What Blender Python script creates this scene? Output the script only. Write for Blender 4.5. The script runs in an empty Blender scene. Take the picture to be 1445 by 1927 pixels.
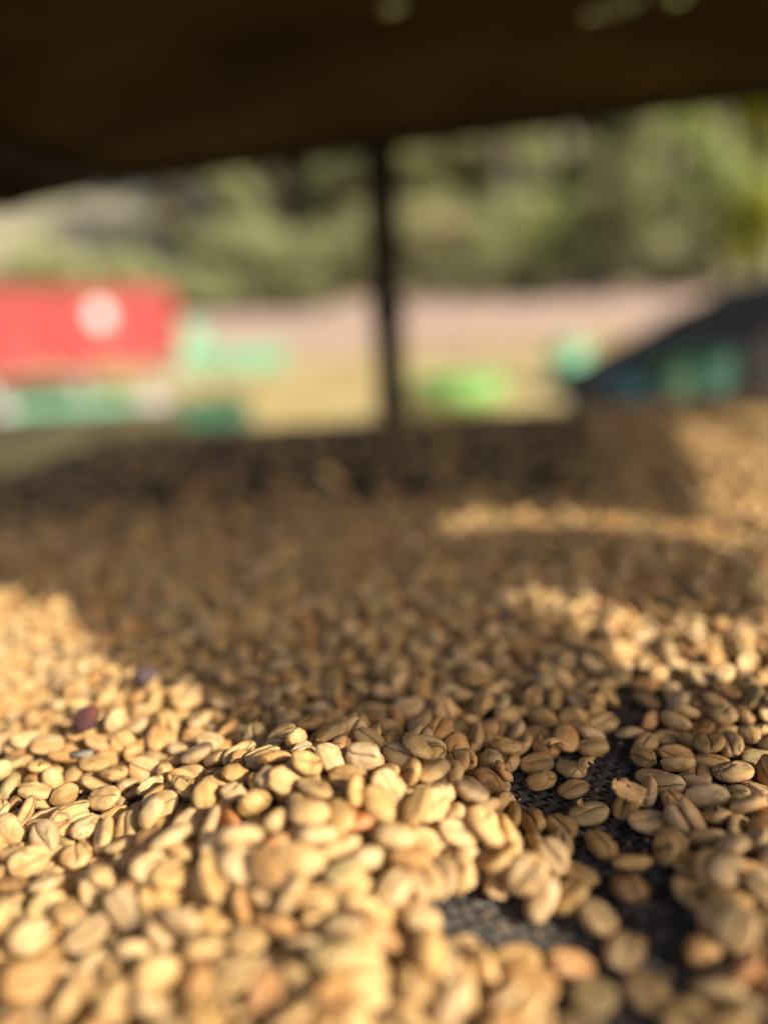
import bpy, bmesh, math, random
import numpy as np
from mathutils import Vector, Matrix, Quaternion, noise
from mathutils.geometry import delaunay_2d_cdt

sc = bpy.context.scene
COL = sc.collection

# ------------------------------------------------------------------ camera
FPX, PITCH, ROLL, CAMZ = 1449.0, math.radians(12.5), math.radians(3.5), 0.11
cf = Vector((0, math.cos(PITCH), -math.sin(PITCH)))
cu0 = Vector((0, math.sin(PITCH), math.cos(PITCH)))
cr0 = Vector((1, 0, 0))
cr = cr0 * math.cos(ROLL) - cu0 * math.sin(ROLL)
cu = cu0 * math.cos(ROLL) + cr0 * math.sin(ROLL)
cam = bpy.data.cameras.new('camera')
camo = bpy.data.objects.new('camera', cam)
COL.objects.link(camo)
cam.sensor_fit = 'HORIZONTAL'
cam.sensor_width = 36.0
cam.lens = 36.0 * FPX / 1445.0
cam.clip_start, cam.clip_end = 0.005, 2000.0
camo.matrix_world = Matrix(((cr.x, cu.x, -cf.x, 0), (cr.y, cu.y, -cf.y, 0), (cr.z, cu.z, -cf.z, CAMZ), (0, 0, 0, 1)))
cam.dof.use_dof = True
cam.dof.focus_distance = 0.186
cam.dof.aperture_fstop = cam.lens / 10.6          # 10.6 mm opening
cam.dof.aperture_blades = 0
sc.camera = camo

# ------------------------------------------------------------------ world, sun, exposure
SUN_EL = math.radians(29)
SUN_H = Vector((-0.78, 0.625, 0)).normalized()      # the way shadows fall
w = bpy.data.worlds.new('World')
sc.world = w
w.use_nodes = True
nt = w.node_tree
sky = nt.nodes.new('ShaderNodeTexSky')
sky.sky_type = 'NISHITA'
sky.sun_disc = False
sky.sun_elevation = SUN_EL
sky.sun_rotation = math.atan2(-SUN_H.x, -SUN_H.y)
sky.altitude = 1500
sky.dust_density = 6.0
sky.air_density = 0.7
sky.ozone_density = 0.0
nt.links.new(sky.outputs[0], nt.nodes['Background'].inputs[0])
nt.nodes['Background'].inputs[1].default_value = 0.15
sun = bpy.data.lights.new('sun', 'SUN')
sun.energy = 4.6
sun.angle = math.radians(0.5)
sun.color = (1.0, 0.95, 0.84)
suno = bpy.data.objects.new('sun', sun)
COL.objects.link(suno)
sdir = Vector((SUN_H.x * math.cos(SUN_EL), SUN_H.y * math.cos(SUN_EL), -math.sin(SUN_EL)))
suno.rotation_euler = sdir.to_track_quat('-Z', 'Y').to_euler()
sc.view_settings.view_transform = 'Standard'
sc.view_settings.look = 'None'
sc.view_settings.exposure = 0.82
sc.view_settings.gamma = 1.0
sc.view_settings.use_white_balance = True
sc.view_settings.white_balance_temperature = 6950
sc.render.engine = 'CYCLES'
sc.cycles.use_denoising = True
sc.cycles.max_bounces = 8
sc.cycles.diffuse_bounces = 5
sc.cycles.caustics_reflective = False
sc.cycles.caustics_refractive = False

# ------------------------------------------------------------------ helpers
def ray(px, py):
    return cf + cr * ((px - 722.5) / FPX) + cu * ((963.5 - py) / FPX)
def on_z(px, py, z):
    d = ray(px, py)
    return Vector((0, 0, CAMZ)) + d * ((z - CAMZ) / d.z)
def on_y(px, py, y):
    d = ray(px, py)
    return Vector((0, 0, CAMZ)) + d * (y / d.y)
def project(p):
    q = Vector(p) - Vector((0, 0, CAMZ))
    d = q.dot(cf)
    return 722.5 + FPX * q.dot(cr) / d, 963.5 - FPX * q.dot(cu) / d
def inside(x, y, poly):
    r = False
    n = len(poly)
    for i in range(n):
        x1, y1 = poly[i][0], poly[i][1]
        x2, y2 = poly[(i + 1) % n][0], poly[(i + 1) % n][1]
        if (y1 > y) != (y2 > y) and x < (x2 - x1) * (y - y1) / (y2 - y1) + x1:
            r = not r
    return r
def tag(o, label=None, cat=None, group=None, kind=None):
    if label: o['label'] = label
    if cat: o['category'] = cat
    if group: o['group'] = group
    if kind: o['kind'] = kind
    return o
def empty(name, loc=(0, 0, 0), rz=0.0):
    o = bpy.data.objects.new(name, None)
    COL.objects.link(o)
    o.location = loc
    o.rotation_euler = (0, 0, rz)
    o.empty_display_size = 0.05
    return o
def link(name, me, mat=None, parent=None, smooth=True):
    if mat is not None and len(me.materials) == 0:
        me.materials.append(mat)
    if smooth:
        me.polygons.foreach_set('use_smooth', [True] * len(me.polygons))
    o = bpy.data.objects.new(name, me)
    COL.objects.link(o)
    if parent is not None:
        o.parent = parent
    return o
def from_bm(name, bm, mat, parent=None, smooth=False):
    me = bpy.data.meshes.new(name)
    bmesh.ops.recalc_face_normals(bm, faces=bm.faces)
    bm.to_mesh(me)
    bm.free()
    return link(name, me, mat, parent, smooth)
def np_mesh(name, V, F):
    """triangles or quads from numpy arrays"""
    me = bpy.data.meshes.new(name)
    k = F.shape[1]
    me.vertices.add(len(V))
    me.vertices.foreach_set('co', np.ascontiguousarray(V, dtype=np.float32).ravel())
    me.loops.add(F.size)
    me.loops.foreach_set('vertex_index', np.ascontiguousarray(F, dtype=np.int32).ravel())
    me.polygons.add(len(F))
    me.polygons.foreach_set('loop_start', np.arange(0, F.size, k, dtype=np.int32))
    me.polygons.foreach_set('loop_total', np.full(len(F), k, dtype=np.int32))
    me.update(calc_edges=True)
    return me
def bar(bm, a, b, w, h, bev=0.0):
    """a box beam from a to b, w wide, h high"""
    a, b = Vector(a), Vector(b)
    d = (b - a)
    L = d.length
    q = d.to_track_quat('X', 'Z').to_matrix().to_4x4()
    g = bmesh.ops.create_cube(bm, size=1.0, matrix=Matrix.Translation((a + b) / 2) @ q @ Matrix.Diagonal((L, w, h, 1)))
    if bev > 0:
        es = list({e for v in g['verts'] for e in v.link_edges})
        bmesh.ops.bevel(bm, geom=es, offset=bev, segments=2, affect='EDGES')
def pole(bm, pts, rads, n=12, rough=0.0, seed=0):
    """round pole through pts with a radius at each"""
    rings = []
    for i, (p, r) in enumerate(zip(pts, rads)):
        p = Vector(p)
        t = (Vector(pts[min(i + 1, len(pts) - 1)]) - Vector(pts[max(i - 1, 0)])).normalized()
        u = t.orthogonal().normalized()
        if abs(t.z) > 0.7:
            u = (Vector((1, 0, 0)) - t * t.x).normalized()
        v = t.cross(u)
        ring = []
        for k in range(n):
            an = 2 * math.pi * k / n
            d = u * math.cos(an) + v * math.sin(an)
            rr = r * (1 + rough * noise.noise(p * 40 + d * 1.3 + Vector((seed, 0, 0))))
            ring.append(bm.verts.new(p + d * rr))
        rings.append(ring)
    for a, b in zip(rings, rings[1:]):
        for k in range(n):
            bm.faces.new((a[k], a[(k + 1) % n], b[(k + 1) % n], b[k]))
    bm.faces.new(rings[0][::-1])
    bm.faces.new(rings[-1])

# ------------------------------------------------------------------ materials
def new_mat(name):
    m = bpy.data.materials.new(name)
    m.use_nodes = True
    n = m.node_tree.nodes
    return m, n, m.node_tree.links, n['Principled BSDF']
def noisy(name, c1, c2, scale=8.0, rough=0.7, bump=0.0, bdist=0.01, detail=6.0, stretch=None, c3=None, spec=0.4):
    m, n, l, b = new_mat(name)
    tc = n.new('ShaderNodeTexCoord')
    mp = n.new('ShaderNodeMapping')
    l.new(tc.outputs['Object'], mp.inputs[0])
    if stretch: mp.inputs['Scale'].default_value = stretch
    t = n.new('ShaderNodeTexNoise')
    t.inputs['Scale'].default_value = scale
    t.inputs['Detail'].default_value = detail
    l.new(mp.outputs[0], t.inputs['Vector'])
    r = n.new('ShaderNodeValToRGB')
    r.color_ramp.elements[0].position = 0.32
    r.color_ramp.elements[1].position = 0.68
    r.color_ramp.elements[0].color = (*c1, 1)
    r.color_ramp.elements[1].color = (*c2, 1)
    if c3:
        e = r.color_ramp.elements.new(0.5)
        e.color = (*c3, 1)
    l.new(t.outputs[0], r.inputs[0])
    l.new(r.outputs[0], b.inputs['Base Color'])
    b.inputs['Roughness'].default_value = rough
    b.inputs['Specular IOR Level'].default_value = spec
    if bump:
        bp = n.new('ShaderNodeBump')
        bp.inputs['Strength'].default_value = bump
        bp.inputs['Distance'].default_value = bdist
        t2 = n.new('ShaderNodeTexNoise')
        t2.inputs['Scale'].default_value = scale * 4
        t2.inputs['Detail'].default_value = 5
        l.new(mp.outputs[0], t2.inputs['Vector'])
        l.new(t2.outputs[0], bp.inputs['Height'])
        l.new(bp.outputs[0], b.inputs['Normal'])
    return m
M_wood = noisy('dark_weathered_wood', (.007, .005, .004), (.02, .015, .010), 30, .85, .5, .003, stretch=(1, 1, .15))
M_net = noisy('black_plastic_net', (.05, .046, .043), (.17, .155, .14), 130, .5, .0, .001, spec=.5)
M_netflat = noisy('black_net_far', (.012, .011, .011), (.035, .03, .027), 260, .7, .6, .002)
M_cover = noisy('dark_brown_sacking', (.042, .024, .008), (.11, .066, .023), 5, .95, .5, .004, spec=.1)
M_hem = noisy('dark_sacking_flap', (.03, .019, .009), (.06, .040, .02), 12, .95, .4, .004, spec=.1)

# the parchment of the beans; attribute lp = position in the bean, crease = brown line of the fold
def bean_mat(name, single):
    m, n, l, b = new_mat(name)
    lp = n.new('ShaderNodeAttribute'); lp.attribute_name = 'lp'
    cr_ = n.new('ShaderNodeAttribute'); cr_.attribute_name = 'crease'
    if single:
        oi = n.new('ShaderNodeObjectInfo')
        mul = n.new('ShaderNodeVectorMath'); mul.operation = 'SCALE'
        mul.inputs[0].default_value = (1.3, 0.7, 2.1)
        l.new(oi.outputs['Random'], mul.inputs['Scale'])
        add = n.new('ShaderNodeVectorMath'); add.operation = 'ADD'
        l.new(lp.outputs['Vector'], add.inputs[0]); l.new(mul.outputs[0], add.inputs[1])
        co, tint = add.outputs[0], oi.outputs['Color']
    else:
        tn = n.new('ShaderNodeAttribute'); tn.attribute_name = 'tint'
        co, tint = lp.outputs['Vector'], tn.outputs['Color']
    t1 = n.new('ShaderNodeTexNoise'); t1.inputs['Scale'].default_value = 260; t1.inputs['Detail'].default_value = 5
    l.new(co, t1.inputs['Vector'])
    r1 = n.new('ShaderNodeValToRGB')
    r1.color_ramp.elements[0].position = .3; r1.color_ramp.elements[1].position = .72
    r1.color_ramp.elements[0].color = (.70, .60, .48, 1); r1.color_ramp.elements[1].color = (1.1, 1.1, 1.1, 1)
    l.new(t1.outputs[0], r1.inputs[0])
    mx = n.new('ShaderNodeMix'); mx.data_type = 'RGBA'; mx.blend_type = 'MULTIPLY'; mx.inputs['Factor'].default_value = 1
    l.new(tint, mx.inputs['A']); l.new(r1.outputs[0], mx.inputs['B'])
    # scattered brown stains
    t3 = n.new('ShaderNodeTexNoise'); t3.inputs['Scale'].default_value = 130; t3.inputs['Detail'].default_value = 7; t3.inputs['Roughness'].default_value = .7
    l.new(co, t3.inputs['Vector'])
    r3 = n.new('ShaderNodeValToRGB')
    r3.color_ramp.elements[0].position = .56; r3.color_ramp.elements[1].position = .70
    r3.color_ramp.elements[0].color = (0, 0, 0, 1); r3.color_ramp.elements[1].color = (.55, .55, .55, 1)
    l.new(t3.outputs[0], r3.inputs[0])
    ms = n.new('ShaderNodeMix'); ms.data_type = 'RGBA'; ms.inputs['B'].default_value = (.30, .155, .065, 1)
    l.new(r3.outputs[0], ms.inputs['Factor']); l.new(mx.outputs['Result'], ms.inputs['A'])
    # fine brown cracks
    mpv = n.new('ShaderNodeMapping'); mpv.inputs['Scale'].default_value = (.7, 1.15, 1.0)
    l.new(co, mpv.inputs[0])
    vd = n.new('ShaderNodeVectorMath'); vd.operation = 'MULTIPLY_ADD'; vd.inputs[1].default_value = (.0016, .0016, .0016)
    l.new(t1.outputs['Color'], vd.inputs[0]); l.new(mpv.outputs[0], vd.inputs[2])
    vo_ = n.new('ShaderNodeTexVoronoi'); vo_.feature = 'DISTANCE_TO_EDGE'; vo_.inputs['Scale'].default_value = 170
    l.new(vd.outputs[0], vo_.inputs['Vector'])
    cl = n.new('ShaderNodeMapRange'); cl.inputs[1].default_value = .045; cl.inputs[2].default_value = .012
    l.new(vo_.outputs['Distance'], cl.inputs[0])
    ck = n.new('ShaderNodeTexNoise'); ck.inputs['Scale'].default_value = 95; ck.inputs['Detail'].default_value = 2
    l.new(co, ck.inputs['Vector'])
    ckr = n.new('ShaderNodeMapRange'); ckr.inputs[1].default_value = .50; ckr.inputs[2].default_value = .62
    l.new(ck.outputs[0], ckr.inputs[0])
    crk = n.new('ShaderNodeMath'); crk.operation = 'MULTIPLY'
    l.new(cl.outputs[0], crk.inputs[0]); l.new(ckr.outputs[0], crk.inputs[1])
    # crease line, broken up by noise
    cm = n.new('ShaderNodeMath'); cm.operation = 'MULTIPLY'
    rr = n.new('ShaderNodeMapRange'); rr.inputs[1].default_value = .22; rr.inputs[2].default_value = .5
    l.new(t3.outputs[0], rr.inputs[0])
    l.new(cr_.outputs['Fac'], cm.inputs[0]); l.new(rr.outputs[0], cm.inputs[1])
    cs = n.new('ShaderNodeMath'); cs.operation = 'MULTIPLY_ADD'; cs.inputs[1].default_value = .6; cs.use_clamp = True
    l.new(crk.outputs[0], cs.inputs[0]); l.new(cm.outputs[0], cs.inputs[2])
    mc = n.new('ShaderNodeMix'); mc.data_type = 'RGBA'; mc.inputs['B'].default_value = (.10, .042, .016, 1)
    l.new(cs.outputs[0], mc.inputs['Factor']); l.new(ms.outputs['Result'], mc.inputs['A'])
    l.new(mc.outputs['Result'], b.inputs['Base Color'])
    b.inputs['Roughness'].default_value = .72
    b.inputs['Specular IOR Level'].default_value = .2
    # fine lengthwise wrinkles and pores
    mp = n.new('ShaderNodeMapping'); mp.inputs['Scale'].default_value = (.35, 1, 1)
    l.new(co, mp.inputs[0])
    t2 = n.new('ShaderNodeTexNoise'); t2.inputs['Scale'].default_value = 900; t2.inputs['Detail'].default_value = 4
    l.new(mp.outputs[0], t2.inputs['Vector'])
    t4 = n.new('ShaderNodeTexNoise'); t4.inputs['Scale'].default_value = 330; t4.inputs['Detail'].default_value = 3
    l.new(mp.outputs[0], t4.inputs['Vector'])
    sm = n.new('ShaderNodeMath'); sm.operation = 'MULTIPLY_ADD'; sm.inputs[1].default_value = .35
    l.new(t2.outputs[0], sm.inputs[0]); l.new(t4.outputs[0], sm.inputs[2])
    sk = n.new('ShaderNodeMath'); sk.operation = 'MULTIPLY_ADD'; sk.inputs[1].default_value = -.35
    l.new(crk.outputs[0], sk.inputs[0]); l.new(sm.outputs[0], sk.inputs[2])
    bp = n.new('ShaderNodeBump'); bp.inputs['Strength'].default_value = .9; bp.inputs['Distance'].default_value = .0009
    l.new(sk.outputs[0], bp.inputs['Height']); l.new(bp.outputs[0], b.inputs['Normal'])
    return m
M_bean = bean_mat('parchment', True)
M_beans = bean_mat('parchment_heap', False)
M_seed = noisy('grey_green_seed', (.20, .165, .085), (.34, .275, .15), 350, .45, .3, .0004)
M_cherry = noisy('maroon_dried_cherry', (.05, .032, .036), (.16, .045, .034), 420, .75, .9, .0008, c3=(.085, .035, .032), spec=.2)
M_cherry2 = noisy('purple_dried_cherry', (.05, .034, .038), (.10, .062, .065), 420, .85, .6, .0006)
M_patch = noisy('half_blackened_parchment', (.07, .05, .045), (.55, .36, .17), 110, .55, .3, .0004)
M_orange = noisy('orange_pulp_stain', (.42, .13, .045), (.56, .30, .12), 120, .5, .3, .0004)
M_stone = noisy('grey_slate_chip', (.12, .105, .08), (.22, .19, .15), 500, .7, .4, .0004)
M_husk = noisy('golden_husk', (.42, .23, .075), (.60, .37, .15), 300, .5, .5, .0005)

# ------------------------------------------------------------------ the ground and the hill
def ground_z(x, y):
    z = -0.9
    if y > 9: z += (min(y, 32) - 9) * 0.098
    if y > 32: z += (y - 32) * 0.42 * min(1, (y - 32) / 12)
    z += 0.02 * max(0, -x - 2) if y > 12 else 0
    z += (0.05 + 0.012 * max(0, y - 9)) * noise.noise(Vector((x * .21, y * .21, 0)))
    if y > 34: z += 1.6 * noise.noise(Vector((x * .05, y * .05, 3)))
    return z
ys = np.concatenate([np.linspace(-40, 4, 10), np.linspace(5, 34, 80), np.linspace(35.5, 190, 70)])
xs = np.concatenate([np.linspace(-220, -32, 20), np.linspace(-30, 30, 90), np.linspace(32, 220, 20)])
V = np.array([(x, y, ground_z(x, y)) for y in ys for x in xs])
nx = len(xs)
Fq = np.array([(j * nx + i, j * nx + i + 1, (j + 1) * nx + i + 1, (j + 1) * nx + i) for j in range(len(ys) - 1) for i in range(nx - 1)])
m, n, l, b = new_mat('earth_and_dry_grass')
tc = n.new('ShaderNodeTexCoord')
sx = n.new('ShaderNodeSeparateXYZ'); l.new(tc.outputs['Object'], sx.inputs[0])
t1 = n.new('ShaderNodeTexNoise'); t1.inputs['Scale'].default_value = .35; t1.inputs['Detail'].default_value = 6; l.new(tc.outputs['Object'], t1.inputs['Vector'])
t2 = n.new('ShaderNodeTexNoise'); t2.inputs['Scale'].default_value = 2.2; t2.inputs['Detail'].default_value = 8; l.new(tc.outputs['Object'], t2.inputs['Vector'])
wob = n.new('ShaderNodeMath'); wob.operation = 'MULTIPLY_ADD'; wob.inputs[1].default_value = 7.0; l.new(t1.outputs[0], wob.inputs[0]); l.new(sx.outputs['Y'], wob.inputs[2])
def ramp(pairs, src):
    r = n.new('ShaderNodeValToRGB')
    el = r.color_ramp.elements
    while len(el) < len(pairs): el.new(.5)
    for e, (p, c) in zip(el, pairs):
        e.position = p; e.color = (*c, 1)
    l.new(src, r.inputs[0])
    return r.outputs[0]
grass_c = ramp([(.3, (.31, .235, .09)), (.7, (.48, .375, .17))], t2.outputs[0])
earth_c = ramp([(.3, (.30, .195, .15)), (.7, (.43, .305, .24))], t2.outputs[0])
hill_c = ramp([(.25, (.14, .135, .065)), (.5, (.26, .225, .14)), (.7, (.35, .295, .20))], t1.outputs[0])
mr = n.new('ShaderNodeMapRange'); mr.inputs[1].default_value = 17; mr.inputs[2].default_value = 22; l.new(wob.outputs[0], mr.inputs[0])
mr2 = n.new('ShaderNodeMapRange'); mr2.inputs[1].default_value = 36; mr2.inputs[2].default_value = 42; l.new(wob.outputs[0], mr2.inputs[0])
ma = n.new('ShaderNodeMix'); ma.data_type = 'RGBA'; l.new(mr.outputs[0], ma.inputs['Factor']); l.new(grass_c, ma.inputs['A']); l.new(earth_c, ma.inputs['B'])
mb = n.new('ShaderNodeMix'); mb.data_type = 'RGBA'; l.new(mr2.outputs[0], mb.inputs['Factor']); l.new(ma.outputs['Result'], mb.inputs['A']); l.new(hill_c, mb.inputs['B'])
l.new(mb.outputs['Result'], b.inputs['Base Color']); b.inputs['Roughness'].default_value = .95
bp = n.new('ShaderNodeBump'); bp.inputs['Strength'].default_value = .6; bp.inputs['Distance'].default_value = .08; l.new(t2.outputs[0], bp.inputs['Height']); l.new(bp.outputs[0], b.inputs['Normal'])
tag(link('ground', np_mesh('ground', V, Fq), m), kind='structure')

# ------------------------------------------------------------------ trees and shrubs
rng = np.random.RandomState(5)
def leaf_mat(name, c1, c2):
    m, n, l, b = new_mat(name)
    at = n.new('ShaderNodeAttribute'); at.attribute_name = 'lv'
    r = n.new('ShaderNodeValToRGB')
    r.color_ramp.elements[0].color = (*c1, 1); r.color_ramp.elements[1].color = (*c2, 1)
    l.new(at.outputs['Fac'], r.inputs[0])
    l.new(r.outputs[0], b.inputs['Base Color'])
    b.inputs['Roughness'].default_value = .6
    b.inputs['Specular IOR Level'].default_value = .25
    tr = n.new('ShaderNodeBsdfTranslucent'); l.new(r.outputs[0], tr.inputs[0])
    mxs = n.new('ShaderNodeMixShader'); mxs.inputs[0].default_value = .45
    l.new(b.outputs[0], mxs.inputs[1]); l.new(tr.outputs[0], mxs.inputs[2])
    l.new(mxs.outputs[0], n['Material Output'].inputs[0])
    return m
LEAF = {'olive': leaf_mat('olive_leaves', (.26, .275, .125), (.47, .48, .25)),
        'dark': leaf_mat('dark_leaves', (.18, .195, .09), (.37, .39, .20)),
        'green': leaf_mat('green_leaves', (.29, .36, .13), (.52, .60, .25)),
        'lime': leaf_mat('lime_leaves', (.30, .34, .04), (.48, .48, .08)),
        'straw': leaf_mat('dry_leaves', (.30, .25, .14), (.46, .38, .23))}
M_bark = noisy('bark', (.05, .04, .03), (.12, .10, .075), 6, .9, .6, .03)
def leaves(centres, radii, count, size, seed):
    r = np.random.RandomState(seed)
    cen = np.array(centres); rad = np.array(radii)
    pick = r.choice(len(cen), count, p=rad.prod(1) ** .8 / (rad.prod(1) ** .8).sum())
    d = r.randn(count, 3); d /= np.linalg.norm(d, axis=1)[:, None]
    rr = r.rand(count) ** .45
    P = cen[pick] + d * rad[pick] * rr[:, None]
    nn = r.randn(count, 3) + 2.0 * np.array([.5, -.5, .6]); nn /= np.linalg.norm(nn, axis=1)[:, None]   # leaves turn to the light
    a = np.cross(nn, r.randn(count, 3)); a /= np.linalg.norm(a, axis=1)[:, None]
    bb = np.cross(nn, a); bb /= np.linalg.norm(bb, axis=1)[:, None]
    s = size * (.6 + .8 * r.rand(count))[:, None]
    Vx = np.stack([P + a * s, P + bb * s * .45, P - a * s, P - bb * s * .45], 1).reshape(-1, 3)
    Fx = np.arange(count * 4).reshape(-1, 4)
    return Vx, Fx, np.repeat(r.rand(count) * .6 + .4 * r.rand(len(cen))[pick], 4)
def crown(name, centres, radii, count, size, seed, mat, parent):
    Vx, Fx, lv = leaves(centres, radii, count, size, seed)
    me = np_mesh(name, Vx, Fx)
    me.attributes.new('lv', 'FLOAT', 'POINT').data.foreach_set('value', lv.astype(np.float32))
    return link(name, me, LEAF[mat], parent, smooth=False)
def tree(x, y, h, wid, kind, seed, label, bare=.06, cat='tree', count=5200):
    r = np.random.RandomState(seed)
    z = ground_z(x, y) - .1
    t = empty('tree', (x, y, z))
    tag(t, label, cat, 'trees on the slope')
    bm = bmesh.new()
    lean = r.uniform(-.08, .08, 2) * h
    pts = [(0, 0, 0), (lean[0] * .3, lean[1] * .3, h * .3), (lean[0] * .7, lean[1] * .7, h * .6), (lean[0], lean[1], h * .88)]
    tr = .028 * h
    pole(bm, pts, [tr * 1.3, tr, tr * .7, tr * .25], 9, .3, seed)
    cen, rad = [], []
    for k in range(13):
        a = r.uniform(0, 6.28); hh = h * r.uniform(bare + .05, .92); q = wid * .5 * r.uniform(.45, 1.0) * (1.15 - abs(hh / h - .55))
        tip = Vector((lean[0] * hh / h + q * math.cos(a), lean[1] * hh / h + q * math.sin(a), hh + .08 * h))
        base = Vector((lean[0] * hh / h * .8, lean[1] * hh / h * .8, hh * .82))
        pole(bm, [base, (base + tip) / 2 + Vector((0, 0, .02 * h)), tip], [tr * .45, tr * .3, tr * .1], 6, .2, seed + k)
        cen.append(tip); s = wid * r.uniform(.16, .27); rad.append((s, s, s * r.uniform(.7, 1.1)))
    for k in range(9):
        hh = h * r.uniform(bare + .12, .95)
        cen.append(Vector((lean[0] * hh / h + r.uniform(-.2, .2) * wid, lean[1] * hh / h + r.uniform(-.2, .2) * wid, hh))); s = wid * r.uniform(.15, .24); rad.append((s, s, s))
    from_bm('trunk', bm, M_bark, t, True)
    crown('crown', cen, rad, count, .028 * wid + .10, seed, kind, t)
    return t
TREES = [  # photo column, distance, height, width, kind, label
    (-30, 36, 2.2, 4, 'straw', 'low dry straw-coloured tree above the left of the red stall'),
    (140, 36, 2.2, 4.6, 'olive', 'low olive-green tree on the slope straight above the emblem'),
    (345, 40, 11, 3.0, 'straw', 'thin dry tree just right of the red stall'),
    (445, 36, 12, 4.4, 'dark', 'tall dark tree at the left end of the tree row'),
    (520, 38, 12.5, 5.0, 'dark', 'dark leafy tree second from the left in the row'),
    (590, 41, 13, 5.5, 'olive', 'olive tree just left of the black rack post'),
    (665, 36, 10.5, 4.2, 'dark', 'dark tree partly hidden behind the left of the rack post'),
    (770, 37, 13, 5.0, 'olive', 'olive tree directly right of the black rack post'),
    (860, 42, 14, 6.0, 'green', 'mid-green tree in the middle of the right-hand row'),
    (955, 36, 12.5, 5.0, 'olive', 'olive tree above the lime-green tub'),
    (1050, 38, 14, 5.5, 'green', 'green tree above the mint-green drum'),
    (1135, 36, 12.5, 4.6, 'dark', 'dark-leaved tree between two brighter green ones'),
    (1235, 41, 16, 6.0, 'green', 'tall green tree third from the right edge'),
    (1330, 35, 15, 6.5, 'green', 'broad fresh-green tree second from the right edge'),
    (1440, 29, 8.5, 3.6, 'lime', 'yellow-green sunlit tree at the right edge'),
    (1400, 43, 19, 8, 'green', 'tallest green tree behind the yellow-green one at right'),
    (1290, 46, 17, 7.5, 'olive', 'olive tree behind the two broad green trees at right'),
    (915, 47, 16, 7.5, 'olive', 'olive tree rising behind the middle of the right-hand row'),
    (700, 47, 15, 7.5, 'olive', 'olive tree rising right behind the rack post'),
    (500, 46, 14, 6, 'olive', 'olive tree behind the dark pair at the left of the row'),
    (1160, 48, 17, 7, 'straw', 'dry pale tree seen through the gap between green trees'),
    (255, 36, 2.4, 3.4, 'olive', 'low olive tree on the slope just right of the emblem'),
]
for i, (px, y, h, wd, k, lab) in enumerate(TREES):
    p = on_y(px, 570, y)
    tree(p.x, y, h, wd, k, 40 + i, lab)
SHRUBS = [(385, 33, 1.8, 2.4, 'dark', 'low dark shrub at the foot of the leftmost dark tree'),
          (470, 34, 1.5, 2.6, 'dark', 'low dark shrub left of the post at the field edge'),
          (560, 33.5, 1.6, 2.4, 'olive', 'olive shrub at the field edge near the rack post'),
          (880, 34, 1.7, 3.0, 'dark', 'dark shrub at the field edge above the lime-green tub'),
          (1010, 33, 1.7, 2.8, 'dark', 'dark shrub at the field edge left of the mint-green drum'),
          (1150, 33, 2.2, 3.4, 'dark', 'wide dark shrub at the field edge right of the drum'),
          (1290, 31, 1.8, 3.0, 'olive', 'olive shrub at the field edge above the dark tarpaulin'),
          (240, 36, 1.4, 2.2, 'olive', 'small olive shrub on the slope over the red stall'),
          (420, 34.5, 3.6, 4.2, 'dark', 'tall dark thicket under the leftmost dark trees'),
          (540, 35, 3.4, 4.4, 'olive', 'tall olive thicket under the trees left of the post'),
          (640, 34.5, 3.2, 4.2, 'dark', 'tall dark thicket close to the left side of the post'),
          (760, 35, 3.6, 4.4, 'olive', 'tall olive thicket close to the right side of the post'),
          (830, 35.5, 3.8, 4.2, 'straw', 'tall dry thicket left of the lime tub, under the trees'),
          (930, 35, 3.8, 4.6, 'olive', 'tall olive thicket under the trees over the lime tub'),
          (1060, 35, 4.0, 4.6, 'green', 'tall green thicket under the trees over the drum'),
          (1200, 35, 4.2, 5.0, 'olive', 'tall olive thicket right of the drum under tall green trees'),
          (1300, 36, 5.0, 5.0, 'green', 'tall green thicket between the two broad trees at right'),
          (1390, 33, 3.6, 4.4, 'olive', 'tall olive thicket above the dark tarpaulin near the right edge')]
for i, (px, y, h, wd, k, lab) in enumerate(SHRUBS):
    p = on_y(px, 570, y)
    z = ground_z(p.x, y) - .05
    t = tag(empty('shrub', (p.x, y, z)), lab, 'shrub', 'shrubs along the field edge')
    r = np.random.RandomState(90 + i)
    bm = bmesh.new()
    cen, rad = [], []
    for q in range(6 if h < 3 else 11):
        tip = Vector((r.uniform(-.4, .4) * wd, r.uniform(-.3, .3) * wd, h * (r.uniform(.45, .8) if h < 3 else r.uniform(.2, .9))))
        pole(bm, [(0, 0, 0), tip * .5 + Vector((0, 0, .1)), tip], [.05, .035, .012], 6)
        cen.append(tip); s = wd * r.uniform(.18, .28); rad.append((s, s, s * .7))
    from_bm('stem', bm, M_bark, t, True)
    crown('foliage', cen, rad, 900 if h < 3 else 2400, .14, 190 + i, k, t)
# dry grass over the near field
r = np.random.RandomState(3)
N = 9000
gx = r.uniform(-11, 10, N); gy = 7.5 + 12 * r.rand(N) ** 1.3
keep = np.array([noise.noise(Vector((a * .6, c * .6, 9))) > -.12 for a, c in zip(gx, gy)])
gx, gy = gx[keep], gy[keep]
N = len(gx)
gz = np.array([ground_z(a, c) for a, c in zip(gx, gy)])
B = np.stack([gx, gy, gz - .01], 1)
an = r.uniform(0, 6.28, N); wv = np.stack([np.cos(an), np.sin(an), np.zeros(N)], 1) * .02
tip = B + np.stack([r.uniform(-.09, .09, N), r.uniform(-.09, .09, N), r.uniform(.08, .26, N)], 1)
Vg = np.stack([B - wv, B + wv, tip], 1).reshape(-1, 3)
me = np_mesh('dry_grass', Vg, np.arange(N * 3).reshape(-1, 3))
me.attributes.new('lv', 'FLOAT', 'POINT').data.foreach_set('value', np.repeat(r.rand(N), 3).astype(np.float32))
tag(link('dry_grass', me, leaf_mat('dry_grass_blades', (.34, .25, .09), (.55, .42, .18)), smooth=False), 'short straw-coloured dry grass over the near field', 'grass', kind='stuff')
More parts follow.
